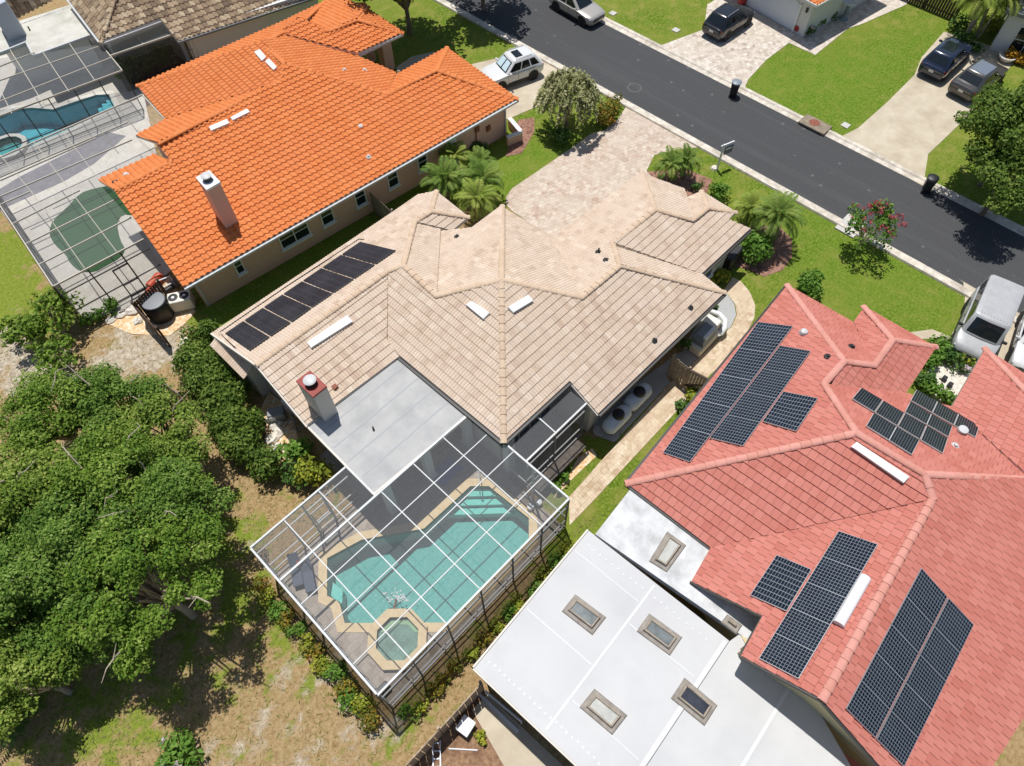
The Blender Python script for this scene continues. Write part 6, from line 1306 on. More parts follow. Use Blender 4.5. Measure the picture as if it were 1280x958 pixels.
    mb = MB(); mb.box((L*.485, 0, clr+.14), (.06, h*1.5, .12), bev=.02); mb.build('bumper', MATS['trim_dark' if kind != 'van' else 'alloy'], t, local=True); mb = MB(); mb.box((-L*.483, 0, clr+.16), (.06, h*1.6, .14), bev=.02); mb.build('bumper', MATS['trim_dark'], t, local=True)
    mb = MB(); mb.box((-L*.497, 0, belt*.72), (.03, .34, .16)); mb.build('licence_plate', MATS['plate'], t, local=True)
    return t
def place(front_w, rear_w, side, Wd, L):
    """position from the two tyre contact points seen on one side (side=+1: the left side of the car)"""
    f, r = P(*front_w), P(*rear_w); d = (f-r).normalized(); lf = Vector((-d.y, d.x, 0)); c = (f+r)/2-lf*side*(Wd/2-.1)-d*(L*.01)
    return (c.x, c.y, .015), math.atan2(d.y, d.x)
l, a = place((633, 113), (666, 101), 1, 1.9, 4.55); car('white car with silver windscreen sunshade parked on the drive by the orange roof', (l[0]-.1, l[1]+.15, l[2]), a, 4.3, 1.88, 1.72, 'paint_white', 'suv', sunroof=True, rails=True, shade=True)
l, a = place((727, 32), (696, 14), -1, 1.85, 4.6); car('silver beige car parked along the kerb at the top edge', l, a, 4.6, 1.85, 1.58, 'paint_silver', 'sedan', front='dark')
l, a = place((932, 34), (908, 50), -1, 1.88, 4.3); car('black car with roof rails parked on the grey paver drive facing the garage', l, a, 4.25, 1.86, 1.68, 'paint_black', 'suv', rails=True)
l, a = place((1203, 78), (1180, 99.5), -1, 1.9, 4.7); car('dark blue car with glass roof on the left of the concrete driveway', l, a, 4.65, 1.9, 1.66, 'paint_blue', 'suv', glassroof=True)
l, a = place((1245, 106), (1218, 126), -1, 1.92, 4.7); car('dark grey car with sky sheen painted on its roof, right of the concrete driveway', l, a, 4.6, 1.92, 1.62, 'paint_grey', 'coupe', panel='roof_sky_sheen')
f, r = P(1242, 398, 2.1), P(1261, 351.5, 2.1); d = (f-r).normalized(); hd = P(1219, 433, 1.25); Lv = (hd-r).to_2d().length+.35; c = r+d*(Lv*.5-.1); car('large white passenger van parked on the drive beside the road at the right edge', (c.x, c.y, .015), math.atan2(d.y, d.x), Lv, 2.0, 2.15, 'roof_van', 'van', name='passenger_van', cat='van', roofm='roof_van', group=None)
c2 = P(1290, 430, .8); car('white car cut off by the right edge, parked beside the large white van', (c2.x+.6, c2.y-.1, .015), math.atan2(d.y, d.x)+.05, 4.6, 1.85, 1.5, 'paint_white', 'sedan')
# ================================================================== VEGETATION
def leaf_quads(C, Nrm, size, asp=1.7):
    """one diamond leaf per centre: numpy arrays"""
    n = len(C); r = rng.normal(size=(n, 3)); T = np.cross(Nrm, r); T /= np.linalg.norm(T, axis=1, keepdims=True)+1e-9
    B = np.cross(Nrm, T); s = size*rng.uniform(.65, 1.35, (n, 1)); T = T*s*.5*asp; B = B*s*.5
    Vv = np.stack([C-T, C-B*1.0+T*.1, C+T, C+B*1.0+T*.1], 1); fold = Nrm[:, None, :]*np.array([0, .12, 0, .12])[None, :, None]*s[:, None, :]
    return (Vv+fold).reshape(-1, 3)
def clump_leaves(clumps, per, size, up=.45, asp=1.7, flat=.75, inner=.25):
    Cs, Ns, Rn = [], [], []
    for (c, r) in clumps:
        n = max(6, int(per*(r*r)))
        d = rng.normal(size=(n, 3)); d[:, 2] = np.where(d[:, 2] < 0, d[:, 2]*.5, d[:, 2]); d /= np.linalg.norm(d, axis=1, keepdims=True)
        rad = r*(1-inner*rng.random((n, 1))**1.5)*rng.uniform(.8, 1.25, (n, 1)); q = np.array(c)+d*rad*np.array([1, 1, flat])
        nn = d*.7+np.array([0, 0, up])+rng.normal(scale=.38, size=(n, 3)); nn /= np.linalg.norm(nn, axis=1, keepdims=True)
        Cs.append(q); Ns.append(nn); Rn.append(np.clip(rng.random(n)*.75+rng.random()*.3, 0, 1))
    Cs = np.concatenate(Cs); Ns = np.concatenate(Ns)
    return leaf_quads(Cs, Ns, size, asp), np.concatenate(Rn)
def quadF(V): return np.arange(len(V)).reshape(-1, 4)
def crown_mesh(parent, clumps, per, size, m, name='crown', **k):
    Vv, rn = clump_leaves(clumps, per, size, **k); return np_mesh(name, Vv, quadF(Vv), MATS[m], parent, rn)
def limbs(parent, name, base_r, h, tips, m, fork=.4):
    mb = MB(); mb.tube([(0, 0, -.1), (.05, .03, h*fork*.5), (0, 0, h*fork)], [base_r, base_r*.8, base_r*.7], 9)
    for tx_, ty_, tz_ in tips:
        mid = Vector((tx_*.45, ty_*.45, h*fork+(tz_-h*fork)*.62)); mb.tube([(0, 0, h*fork*.9), mid+Vector((random.uniform(-.2, .2), random.uniform(-.2, .2), 0)), (tx_, ty_, tz_)], [base_r*.55, base_r*.32, base_r*.08], 6)
    return mb.build(name, MATS[m], parent, local=True, smooth=True, sharp=60)
def broad_tree(name, label, px, py, zc, Rr, Ht, m='leaf_oak', group=None, per=150, size=.2, nclump=46, bark='pale_bark', gap=.0, cat='tree', cl=(.55, 1.05), up=.5, inner=.25):
    c = P(px, py, zc); t = thing(name, label, cat, (c.x, c.y, 0), 0, group)
    clumps = []; tips = []
    for k in range(nclump):
        for _ in range(20):
            a = random.uniform(0, 2*math.pi); e = random.uniform(-.45, 1); rr = Rr*random.uniform(.4, .97); 
            x, y, z = rr*math.cos(a)*math.sqrt(max(0, 1-max(e, 0)**2)), rr*math.sin(a)*math.sqrt(max(0, 1-max(e, 0)**2)), zc+(Ht-zc)*.8*e*(rr/Rr)
            if math.sin(a*3+px)*.5+random.random() > gap: break
        r = random.uniform(*cl)*Rr/3; clumps.append(((x, y, z), r)); 
        if k % 2 == 0: tips.append((x*.92, y*.92, z))
    limbs(t, 'trunk', .05+.045*Rr, zc, tips, bark)
    if name == 'oak_tree':
        for k in range(3):
            q = Vector(random.choice(clumps)[0]); q.z = max(q.z, zc)+.5; d = Vector((q.x, q.y, 0)).normalized(); mb = MB(); mb.tube([q-d*.5-Vector((0, 0, .5)), q, q+d*.3+Vector((random.uniform(-.3, .3), random.uniform(-.3, .3), .1)), q+d*.7+Vector((random.uniform(-.2, .2), .1, .05))], [.035, .03, .02, .008], 5); mb.tube([q, q+Vector((random.uniform(-.4, .4), random.uniform(-.4, .4), .12))], [.02, .008], 5); mb.build('bare_branch', MATS['pale_bark'], t, local=True)
    crown_mesh(t, clumps, per, size, m, up=up, inner=inner); return t
OG = 'trees of the dense thicket at the lower left'
oaks = [(60, 520, 3.6, 2.3, 5.2, 'small bushy tree at the upper left of the thicket, beside the pale sand patch'), (140, 505, 3.4, 2.2, 5.0, 'bushy tree in the thicket just below the rocky sandy clearing'), (195, 540, 3.6, 2.3, 5.0, 'round crowned tree at the right edge of the thicket, next to the low board fence'),
        (28, 620, 4.4, 2.6, 6.2, 'bright green tree at the left edge of the picture, middle of the thicket'), (125, 610, 4.4, 2.7, 6.4, 'broad tree in the middle of the thicket with a bare pale branch showing'), (200, 640, 4.2, 2.5, 6.0, 'leafy tree on the right side of the thicket, its shade on the dry grass'),
        (92, 690, 5.0, 2.8, 7.0, 'tall tree in the lower middle of the thicket beside a dark gap'), (172, 728, 5.0, 3.2, 7.0, 'largest tree of the thicket, lower right, casting a deep shadow on dry grass'), (8, 735, 4.0, 2.2, 5.6, 'darker tree at the left edge below the bright one'), (22, 848, 3.4, 2.0, 4.8, 'small tree at the bottom left above the spiky dark plant'), (20, 690, 4, 1.9, 5.6, 'slim tree at the left edge squeezed between two larger crowns'), (232, 592, 3.0, 1.2, 4.0, 'small outlying tree nearest the hedge and the dry grass strip'), (112, 778, 3.0, 2.1, 4.2, 'low spreading tree in the shade below the tall middle tree'), (50, 800, 3.0, 2.0, 4.2, 'low tree near the left edge, between the darker one and the spiky plant')]
for i, (px, py, zc, rr, ht, lb) in enumerate(oaks): rr *= .93; broad_tree('oak_tree', lb, px, py, zc, rr, ht, ('leaf_oak', 'leaf_oak_pale', 'leaf_oak_deep')[(0, 2, 1, 1, 0, 2, 2, 0, 2, 1, 2, 0, 2, 2)[i]], group=OG, gap=.3, nclump=int(10+rr*rr*8.5), per=1250, size=.078, cl=(.8/rr, 2.0/rr), up=.9, inner=.7)
for px, py, zc, rr, ht, lb in ((30, 415, 1.2, 1.1, 2.2, 'wild bush at the left edge by the yellow green grass'), (62, 395, 1.4, 1.4, 2.6, 'wild bush against the bronze posts of the putting deck'), (70, 440, 1.2, 1.0, 2.0, 'low wild bush above the thicket beside pale sand')): broad_tree('wild_bush', lb, px, py, zc, rr, ht, 'leaf_oak', 'wild bushes by the putting deck', per=260, size=.13, nclump=26, cat='bush', cl=(.7, 1.2))
broad_tree('shade_tree', 'large dark green tree at the right edge casting shade across the kerb', 1278, 160, 4.2, 3.5, 6.2, 'leaf_mix', per=800, size=.11, nclump=95, gap=.2, cl=(.35, .75), bark='trunk_bark')
broad_tree('shade_tree', 'tree at the lower right of the driveway, leaning over its verge by the kerb', 1268, 216, 3.2, 2.7, 4.8, 'leaf_mix', per=800, size=.11, nclump=60, gap=.2, cl=(.4, .8), bark='trunk_bark')
broad_tree('shade_tree', 'dark tree at the very top edge shading the lawn behind the orange roof', 500, -45, 5, 3.6, 7.5, 'leaf_dark', per=150, size=.22, nclump=60, gap=.1, bark='trunk_bark')
broad_tree('shade_tree', 'tree above the top edge whose dappled shadow falls across the road end', 600, -75, 5, 3.0, 7.0, 'leaf_dark', per=150, size=.22, nclump=46, gap=.2, bark='trunk_bark')
# weeping bottlebrush
c = P(708, 160); t = thing('weeping_tree', 'pale olive weeping tree on the lawn beside the paver driveway entrance', 'tree', (c.x, c.y, 0))
tips = [(random.uniform(-1.3, 1.3), random.uniform(-1.3, 1.3), random.uniform(2.8, 3.7)) for _ in range(16)]; limbs(t, 'trunk', .13, 3.0, tips, 'trunk_bark')
Cs = []; Ns = []
for k in range(190):
    a = random.uniform(0, 6.28); rr = 1.75*math.sqrt(random.random()); x, y = rr*math.cos(a), rr*math.sin(a); z0 = 3.9-rr*rr*.32+random.uniform(-.3, .2); ln = random.uniform(.6, 1.5)
    s = np.linspace(0, 1, 26)[:, None]; o = np.array([x, y, z0]); dirn = np.array([math.cos(a)*.4, math.sin(a)*.4, -1])
    pts = o+s*ln*dirn*np.array([1, 1, 1])+rng.normal(scale=.05, size=(26, 3)); Cs.append(pts); Ns.append(rng.normal(scale=.45, size=(26, 3))+np.array([math.cos(a)*.3, math.sin(a)*.3, 1.1]))
Cs = np.concatenate(Cs); Ns = np.concatenate(Ns); Ns /= np.linalg.norm(Ns, axis=1, keepdims=True); Vv = leaf_quads(Cs, Ns, .1, 2.6); np_mesh('crown', Vv, quadF(Vv), MATS['leaf_willow'], t, rng.random(len(Cs)))
def shrub(name, label, px, py, r, h, m, group=None, per=420, size=.1, n=9, cat='shrub', flowers=None, squash=1.0, zg=0):
    c = P(px, py, zg); t = thing(name, label, cat, (c.x, c.y, zg), random.uniform(0, 6), group); cl = []
    for k in range(n):
        a = random.uniform(0, 6.28); rr = r*.62*math.sqrt(random.random()); cl.append(((rr*math.cos(a), rr*math.sin(a)*squash, h*random.uniform(.35, .75)), r*random.uniform(.38, .55)))
    mb = MB()
    for k in range(5): q = cl[k % len(cl)][0]; mb.tube([(0, 0, -.05), (q[0]*.5, q[1]*.5, q[2]*.6), (q[0], q[1], q[2])], [.03, .02, .008], 5)
    mb.build('stem', MATS['trunk_bark'], t, local=True); crown_mesh(t, cl, per, size, m, 'foliage', flat=.85)
    if flowers:
        m2, k2, sz = flowers; fc = []
        for k in range(k2): q = random.choice(cl); fc.append(((q[0][0]+random.uniform(-.5, .5)*q[1], q[0][1]+random.uniform(-.5, .5)*q[1], q[0][2]+q[1]*.85), sz))
        crown_mesh(t, fc, 2200 if sz < .12 else 900, .07, m2, 'blossom')
    return t
# flowering tree by the road
c = P(1072, 312); t = thing('flowering_tree', 'small tree with red blossom clusters on the lawn beside the kerb', 'tree', (c.x, c.y, 0)); cl = []; fl_ = []
for k in range(34): a = random.uniform(0, 6.28); rr = 1.35*math.sqrt(random.random()); cl.append(((rr*math.cos(a), rr*math.sin(a), 2.2+random.uniform(-.5, .6)-rr*.15), random.uniform(.22, .4)))
for k in range(34): a = random.uniform(0, 6.28); rr = 1.5*math.sqrt(random.random()); fl_.append(((rr*math.cos(a), rr*math.sin(a), 2.75-rr*.12+random.uniform(-.15, .25)), random.uniform(.08, .17)))
limbs(t, 'trunk', .07, 2.2, [q[0] for q in cl[:18]], 'pale_bark', .25); crown_mesh(t, cl, 420, .11, 'leaf_bright'); crown_mesh(t, fl_, 850, .075, 'petals_red', 'blossom')
# hedge behind the cream house
HG = 'dark hedge shrubs behind the cream house'
hp = [(262, 432, .9), (248, 458, 1.0), (272, 470, 1.1), (262, 500, 1.0), (292, 505, 1.1), (284, 535, 1.0), (312, 540, 1.0), (306, 570, 1.0), (334, 590, .8), (290, 480, 1.0)]
for i, (px, py, r) in enumerate(hp): shrub('hedge_shrub', 'dark green hedge shrub behind the cream house, %s down from the roof corner' % ORD[i], px, py, r*1.08, 1.9, 'leaf_mix', HG, 620, .1, 16)
shrub('hedge_shrub', 'bright broad leaved shrub beside the grey flat roof edge', 372, 575, .8, 1.3, 'leaf_bright', None, 260, .17, 9); shrub('hedge_shrub', 'yellow flecked shrub at the back wall of the pool cage', 398, 598, .9, 1.3, 'leaf_yellow', None, 300, .13, 10); shrub('hedge_shrub', 'green shrub between the yellow flecked one and the stone bed', 372, 600, .8, 1.2, 'leaf_dark', None, 320, .13, 9)
# low hedge round the pool cage
n1 = 13
for i in range(n1):
    s = i/(n1-1); px, py = 466-s*138, 901-s*166; shrub('hedge_shrub', 'low %s shrub left of the pool cage, %s from the front corner' % ('yellow green' if i % 3 else 'orange tinged', ORD[i]), px+random.uniform(-2, 2), py+random.uniform(-2, 2), random.uniform(.42, .58), .75, 'leaf_croton' if i % 3 == 0 else ('leaf_yellow' if i % 2 else 'leaf_bright'), 'low hedge left of the pool cage', 700, .085, 7)
n2 = 14
for i in range(n2):
    s = i/(n2-1); px, py = 510+s*204, 896-s*206; shrub('hedge_shrub', 'low %s shrub in front of the pool cage, %s from the near corner' % ('orange tinged' if i in (2, 3, 4, 6) else 'green', ORD[i]), px+random.uniform(-2, 3), py+random.uniform(-2, 3), random.uniform(.38, .5) if i < 9 else .52, .7, ('leaf_croton' if i in (2, 3, 4, 6) else ('leaf_yellow' if i % 2 else 'leaf_bright')), 'low hedge in front of the pool cage', 800, .08, 6)
for i, (px, py, lb) in enumerate(((703, 600, 'small leafy plant in the stone bed, nearest the pool cage'), (712, 583, 'small leafy plant in the stone bed by the middle porch post'), (696, 612, 'low plant at the cage corner end of the stone bed'))): shrub('garden_plant', lb, px, py, .34, .6, 'leaf_bright', 'plants in the side bed', 500, .11, 5, 'plant')
# front garden
shrub('croton_hedge', 'rounded yellow and orange hedge at the entrance of the paver driveway', 756, 152, .95, 1.3, 'leaf_croton', None, 420, .1, 16, 'hedge', squash=.8); shrub('croton_hedge', 'smaller yellow hedge clump next to the road end of the driveway', 768, 136, .7, 1.1, 'leaf_croton', None, 420, .1, 9, 'hedge')
shrub('garden_shrub', 'dark green shrub in the shade below the weeping tree', 700, 176, .9, 1.0, 'leaf_dark', None, 380, .12, 10)
shrub('garden_shrub', 'bright green clipped shrub beside the covered grill', 940, 322, 1.1, 1.7, 'leaf_bright', None, 360, .13, 16); shrub('garden_shrub', 'round green shrub on the lawn beside the red roof tip', 1011, 362, .85, 1.1, 'leaf_bright', None, 420, .12, 12); shrub('garden_shrub', 'green shrub on the lawn edge behind the cream front roof', 897, 247, .75, 1.0, 'leaf_bright', None, 420, .11, 9); shrub('garden_shrub', 'small shrub in the red mulch under the paired short palms', 868, 238, .5, .7, 'leaf_dark', None, 420, .11, 6)
shrub('garden_plant', 'yellow green spiky plant by the front walk below the cream roof corner', 897, 352, .55, .8, 'leaf_yellow', None, 520, .14, 7, 'plant'); shrub('garden_plant', 'small variegated plant beside the wooden gate', 866, 497, .5, .7, 'leaf_yellow', None, 520, .15, 6, 'plant'); shrub('garden_plant', 'dark leafy plant on the gravel under the eave behind the curved pipe', 893, 392, .35, .6, 'leaf_dark', None, 420, .14, 5, 'plant'); shrub('garden_plant', 'tall narrow plant against the house wall beside the wooden fence', 851, 440, .4, 1.3, 'leaf_dark', None, 420, .14, 5, 'plant')
shrub('garden_plant', 'dark bromeliad in the lower right corner of the gate bed', 852, 510, .35, .45, 'leaf_dark', None, 420, .15, 5, 'plant')
# courtyard of the red house
for px, py, r, m, lb in ((1172, 440, .7, 'leaf_bright', 'green leafy shrub at the front walk beside the red roof corner'), (1186, 455, .6, 'leaf_dark', 'dark green shrub behind the front walk of the red house'), (1160, 458, .6, 'leaf_bright', 'light green shrub under the red eave of the small wing'), (1152, 480, .6, 'leaf_dark', 'shaded shrub along the red wing wall'), (1163, 492, .6, 'leaf_bright', 'green ground shrub above the striped solar panels'), (1180, 503, .55, 'leaf_bright', 'low shrub at the lower corner of the courtyard'), (1197, 449, .6, 'leaf_yellow', 'yellow variegated shrub in front of the van bumper'), (1214, 459, .45, 'leaf_yellow', 'smaller yellow shrub next to the red roof tip')): shrub('courtyard_shrub', lb, px, py, r, .9, m, 'shrubs round the courtyard', 420, .12, 8)
for px, py, lb in ((1203, 463, 'white flowering plant below the yellow shrub'), (1183, 441, 'white flowering plant left of the yellow shrub')): shrub('flower', lb, px, py, .35, .5, 'leaf_dark', 'white flowers in the courtyard', 420, .1, 5, 'plant', flowers=('petals_white', 7, .09))
shrub('flowering_shrub', 'bright green bush with pale flowers at the bottom edge on dry grass', 226, 952, 1.0, 1.2, 'leaf_bright', None, 360, .14, 14, flowers=('petals_white', 9, .07)); shrub('garden_plant', 'small yellow plant on bare dirt beside the ramp', 602, 923, .3, .3, 'leaf_yellow', None, 500, .12, 5, 'plant')
# across the street
for px, py, r, m, lb, fl in ((1008, 44, .5, 'leaf_dark', 'white flowering plant beside the right red urn', ('petals_white', 12, .1)), (1022, 34, .5, 'leaf_bright', 'leafy plant in the middle of the flower bed by the garage wall', None), (1038, 24, .5, 'leaf_dark', 'dark plant at the birdbath end of the flower bed', ('petals_white', 3, .08)), (1252, 62, .5, 'leaf_orange', 'yellow plant beside the porch wall top right', None), (1262, 76, .6, 'leaf_orange', 'orange yellow shrub nearest the dark grey car', None), (1276, 80, .6, 'leaf_orange', 'orange yellow shrub at the right edge', None), (1238, 42, .9, 'leaf_yellow', 'yellow green rounded shrub below the palm clump', None), (1200, 60, .8, 'leaf_dark', 'dark shrub in front of the blue car', None), (1220, 66, .5, 'leaf_dark', 'small dark plant between the two parked cars', None), (1195, 38, .8, 'leaf_dark', 'dark shrub at the lawn corner under the palms', None)): shrub('flower_bed_plant', lb, px, py, r, r*1.4, m, 'plants in the beds across the street', 420, .12, 7, 'plant', fl)
for i, (px, py, r, lb) in enumerate(((165, 104, .8, 'shaded green plant inside the narrow porch, left'), (182, 97, .8, 'shaded green plant inside the narrow porch, middle'), (199, 90, .8, 'shaded green plant inside the narrow porch, towards the window'), (214, 83, .7, 'shaded green plant inside the narrow porch, at the house corner'))): shrub('garden_plant', lb, px, py, r, 1.9, 'leaf_bright', 'plants in the narrow porch', 160, .26, 9, 'plant')
for i, (px, py, lb) in enumerate(((112, 404, 'grassy clump along the foot of the putting deck, left'), (128, 397, 'grassy clump along the foot of the putting deck, middle'), (141, 388, 'grassy clump along the foot of the putting deck, beside the stones'))): shrub('grass_clump', lb, px, py, .55, .6, 'leaf_bright', 'clumps at the putting deck', 420, .12, 6, 'plant')
shrub('garden_shrub', 'dark bush at the top edge behind the orange entry roof', 432, 8, .9, 1.4, 'leaf_dark', None, 300, .14, 9); shrub('garden_shrub', 'dark low shrub at the orange house wall beside the palms', 592, 190, .9, 1.0, 'leaf_dark', None, 380, .12, 10); shrub('garden_plant', 'low plants on the entry porch of the orange house', 523, 84, .3, .4, 'leaf_dark', None, 420, .1, 4, 'plant', flowers=('petals_white', 4, .06))
# palms
def frond_arrays(n_fr, ln, rise, droop, leaflets, lw, ll, zt, spread=1.0, kmin=0):
    Vs, Rn, Stem = [], [], []
    for k in range(n_fr):
        a = 2*math.pi*(k*.382)+random.uniform(-.2, .2); f = k/max(1, n_fr-1); el = (1.25-1.35*f)*rise; L = ln*random.uniform(.85, 1.1)*(.8+.2*f); d = np.array([math.cos(a), math.sin(a)])
        ss = np.linspace(0, 1, 14); ang = el-droop*ss**1.4*(.6+.6*f); dx = np.concatenate([[0], np.cumsum(np.cos(ang[:-1])*L/13)]); dz = np.concatenate([[0], np.cumsum(np.sin(ang[:-1])*L/13)])
        path = np.stack([dx*d[0]*spread, dx*d[1]*spread, zt+dz], 1); Stem.append(path); side = np.array([-d[1], d[0], 0]); fr_ = random.random()*.5
        for i in range(leaflets):
            s = .12+.88*i/leaflets; p = np.array([np.interp(s, ss, path[:, j]) for j in range(3)]); tg = np.array([np.interp(min(1, s+.05), ss, path[:, j]) for j in range(3)])-p; tg /= np.linalg.norm(tg)+1e-9
            l_ = ll*math.sin(math.pi*(.12+.82*s))**.7*random.uniform(.85, 1.1); upv = np.cross(side, tg); upv = upv if upv[2] > 0 else -upv
            for sg in (-1, 1):
                dr = side*sg*.8+tg*.55+upv*.12; dr /= np.linalg.norm(dr); tip = p+dr*l_-np.array([0, 0, l_*.28]); mid = p+dr*l_*.45+upv*.02; w = tg*lw*.5
                Vs.append([p-w*.4, mid-w, tip, mid+w]); Rn.append(min(1, fr_+random.random()*.5))
    return np.array(Vs).reshape(-1, 3), np.array(Rn), Stem
def palm(name, label, px, py, zt, ln, n_fr=18, m='leaf_palm', group=None, tr=.11, rise=1.0, droop=1.5, leaflets=24, ll=.42, lw=.055, multi=1, lean=(0, 0)):
    c = P(px, py); t = thing(name, label, 'palm', (c.x, c.y, 0), random.uniform(0, 6), group)
    for k in range(multi):
        ox, oy = (0, 0) if multi == 1 else (random.uniform(-.5, .5), random.uniform(-.5, .5)); zz = zt*(1 if multi == 1 else random.uniform(.75, 1.1))
        mb = MB(); top = Vector((ox*1.8+lean[0], oy*1.8+lean[1], zz)); mb.tube([(ox*.4, oy*.4, -.05), ((ox*.4+top.x)/2, (oy*.4+top.y)/2, zz*.5), top], [tr*1.3, tr, tr*.85], 8); mb.build('trunk', MATS['pale_bark'] if multi > 1 else MATS['trunk_bark'], t, local=True, smooth=True, sharp=60)
        Vv, rn, stems = frond_arrays(n_fr, ln, rise, droop, leaflets, lw, ll, 0)
        Vv = Vv+np.array(top); cr = np_mesh('crown', Vv, quadF(Vv), MATS[m], t, rn)
        mb = MB()
        for s_ in stems: mb.tube([tuple(np.array(p)+np.array(top)) for p in s_[::3]], [.022, .018, .014, .01, .006][:len(s_[::3])], 4, False)
        mb.build('frond_stalk', MATS['leaf_yellow'] if 0 else MATS['stalk'], cr, local=True)
    return t
mat('stalk', (.2, .22, .06), rough=.6)
PG = 'palms between the orange and cream houses'
palm('feather_palm', 'feathery palm by the pink wall, left of the palm group between the houses', 560, 250, 1.7, 1.75, 20, group=PG, leaflets=28, ll=.5)
palm('feather_palm', 'bright arching palm nearest the cream roof in the group between the houses', 598, 278, 1.8, 1.7, 24, 'leaf_areca', group=PG, leaflets=28, ll=.45, droop=1.8)
palm('feather_palm', 'darker palm at the lawn side of the group between the houses', 605, 250, 1.6, 1.7, 20, group=PG, leaflets=28, ll=.5); palm('feather_palm', 'palm nearest the side door of the orange house', 570, 218, 1.4, 1.4, 18, 'leaf_areca', group=PG, leaflets=24, ll=.42); palm('feather_palm', 'small palm above the lawn side one in the group between the houses', 600, 222, 1.2, 1.2, 16, group=PG, leaflets=22, ll=.4)
PG2 = 'short palms in the front beds'
palm('feather_palm', 'fuller short palm at the driveway edge, left of the pair', 834, 226, 1.3, 1.35, 24, group=PG2, leaflets=26, ll=.36, droop=1.9); palm('feather_palm', 'slimmer short palm at the driveway edge, right of the pair', 853, 222, 1.4, 1.15, 18, group=PG2, leaflets=24, ll=.34, droop=1.8)
palm('feather_palm', 'dark full palm in the round mulch bed by the front walk', 958, 300, 2.0, 1.9, 26, group=PG2, leaflets=30, ll=.5, droop=1.7); palm('feather_palm', 'lighter smaller palm left of the dark full one in the round bed', 930, 282, 1.4, 1.4, 22, 'leaf_areca', group=PG2, leaflets=26, ll=.4, droop=1.8)
PG3 = 'palm clump across the street'
for px, py, zt, lb in ((1206, 48, 3.0, 'leftmost multi stemmed palm of the clump across the street'), (1222, 46, 3.4, 'middle multi stemmed palm of the clump across the street'), (1240, 36, 3.2, 'rightmost multi stemmed palm of the clump, beside the grey porch')): palm('areca_palm', lb, px, py, zt, 2.2, 14, 'leaf_areca', PG3, .07, .95, 1.3, 26, .6, .07, multi=3)
palm('spiky_palm', 'dark spiky fan plant in the shade at the bottom left corner', 22, 893, .8, 1.5, 26, 'leaf_dark', None, .12, 1.0, .7, 12, .5, .1)
# ================================================================== ROUGH GRASS (uncountable)
def grass(name, n, xr, yr, dens, size, m, hgt):
    X = rng.uniform(*xr, n*3); Y = rng.uniform(*yr, n*3)
    ix = np.clip(((X-GX0)/GS).astype(int), 0, nx-1); iy = np.clip(((Y-GY0)/GS).astype(int), 0, ny-1); k = dens(X, Y, green[iy, ix], sand[iy, ix], lush[iy, ix]); ok = rng.random(n*3) < k; X, Y = X[ok][:n], Y[ok][:n]; n = len(X)
    a = rng.uniform(0, 6.28, n); w = .8*np.stack([np.cos(a), np.sin(a), 0*a], 1)*size*rng.uniform(.5, 1.2, (n, 1)); C0 = np.stack([X, Y, 0*X-.01], 1); tip = C0+np.stack([rng.normal(0, hgt*1.1, n), rng.normal(0, hgt*1.1, n), hgt*rng.uniform(.25, .7, n)], 1)
    Vv = np.stack([C0-w, C0+w, tip+w*.3, tip-w*.3], 1).reshape(-1, 3); o = np_mesh(name, Vv, quadF(Vv), MATS[m], None, rng.random(n)); return tag(o, kind='stuff')
from mathutils.geometry import intersect_point_tri_2d
def not_built(X, Y):
    ok = np.ones(len(X), bool)
    for poly in BLOCK:
        ins = np.zeros(len(X), bool); n = len(poly)
        for i in range(n):
            x1, y1 = poly[i][0], poly[i][1]; x2, y2 = poly[(i+1) % n][0], poly[(i+1) % n][1]
            ins ^= ((y1 > Y) != (y2 > Y)) & (X < (x2-x1)*(Y-y1)/((y2-y1) if abs(y2-y1) > 1e-9 else 1e-9)+x1)
        ok &= ~ins
    return ok
BLOCK = [[(p.x, p.y) for p in [o.matrix_world @ Vector(c) for c in ()]] for o in ()]
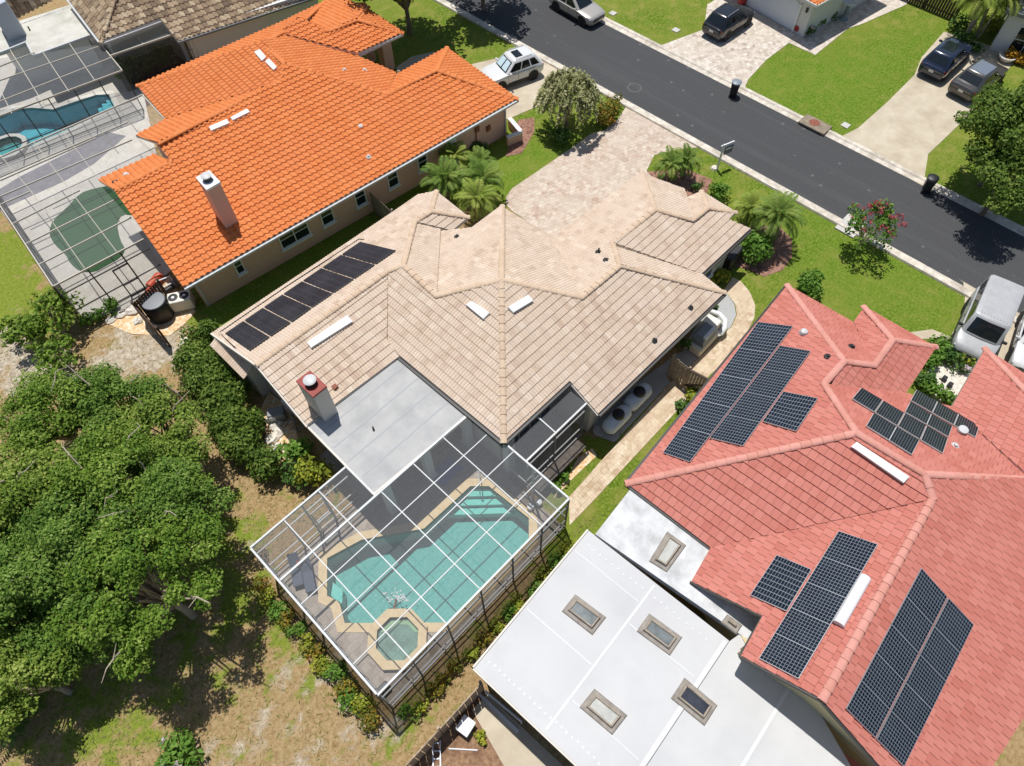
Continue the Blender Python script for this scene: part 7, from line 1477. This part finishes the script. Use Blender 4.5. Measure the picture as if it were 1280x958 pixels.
BLOCK = [DECK, [(4, 5.8), (14, 5.8), (14, 17), (24, 8), (28, 8), (28, 17), (4, 25)], w2([(602, 862), (590, 836), (740, 660), (1000, 350), (1300, 500), (1300, 1000), (700, 1100), (500, 1040), (520, 956)])]
SETP = [o for o in bpy.data.objects if o.get('kind') == 'structure' and o.name.split('.')[0] in ('path', 'driveway', 'gravel_bed', 'mulch_bed', 'pool_deck', 'dirt')]
def polys_of(o): return [[tuple(o.data.vertices[v].co[:2]) for v in f.vertices] for f in o.data.polygons if f.normal.z > .5]
for o in SETP: BLOCK += polys_of(o)
BLOCK.append([(RX0-.66, -100), (RX1+.66, -100), (RX1+.66, 150), (RX0-.66, 150)])
g1 = grass('wild_grass', 60000, (-14, 16), (-14, 36), lambda X, Y, g, s, l: (.25+.75*g)*(1-.8*s)*(g < .93)*not_built(X, Y), .028, 'grass_blade', .08)
g2 = None if 1 else grass('lawn_grass', 36000, (4, 66), (-4, 62), lambda X, Y, g, s, l: (g > .9)*.8*not_built(X, Y), .03, 'lawn_blade', .06)
# ================================================================== LIGHT
EL, AZ = R(72), R(62)
w = bpy.data.worlds.new('World'); S.world = w; w.use_nodes = True; nt = w.node_tree
sky = nt.nodes.new('ShaderNodeTexSky'); sky.sky_type = 'NISHITA'; sky.sun_disc = False; sky.sun_elevation = EL; sky.sun_rotation = math.pi/2-AZ
bg = nt.nodes['Background']; bg.inputs['Strength'].default_value = .085; nt.links.new(sky.outputs[0], bg.inputs['Color'])
sd = Vector((math.cos(EL)*math.cos(AZ), math.cos(EL)*math.sin(AZ), math.sin(EL)))
sl = bpy.data.lights.new('sun', 'SUN'); sl.energy = 4.5; sl.angle = R(.5); sl.color = (1, .98, .95)
so = bpy.data.objects.new('sun', sl); COL.objects.link(so); so.rotation_euler = (-sd).to_track_quat('-Z', 'Y').to_euler(); so.location = sd*80
vs = S.view_settings; vs.view_transform = 'Standard'; vs.look = 'None'; vs.exposure = 0.0; vs.gamma = 1; vs.use_curve_mapping = False
S.render.engine = 'CYCLES'; S.cycles.max_bounces = 8; S.cycles.transparent_max_bounces = 24; S.cycles.caustics_reflective = False; S.cycles.caustics_refractive = False
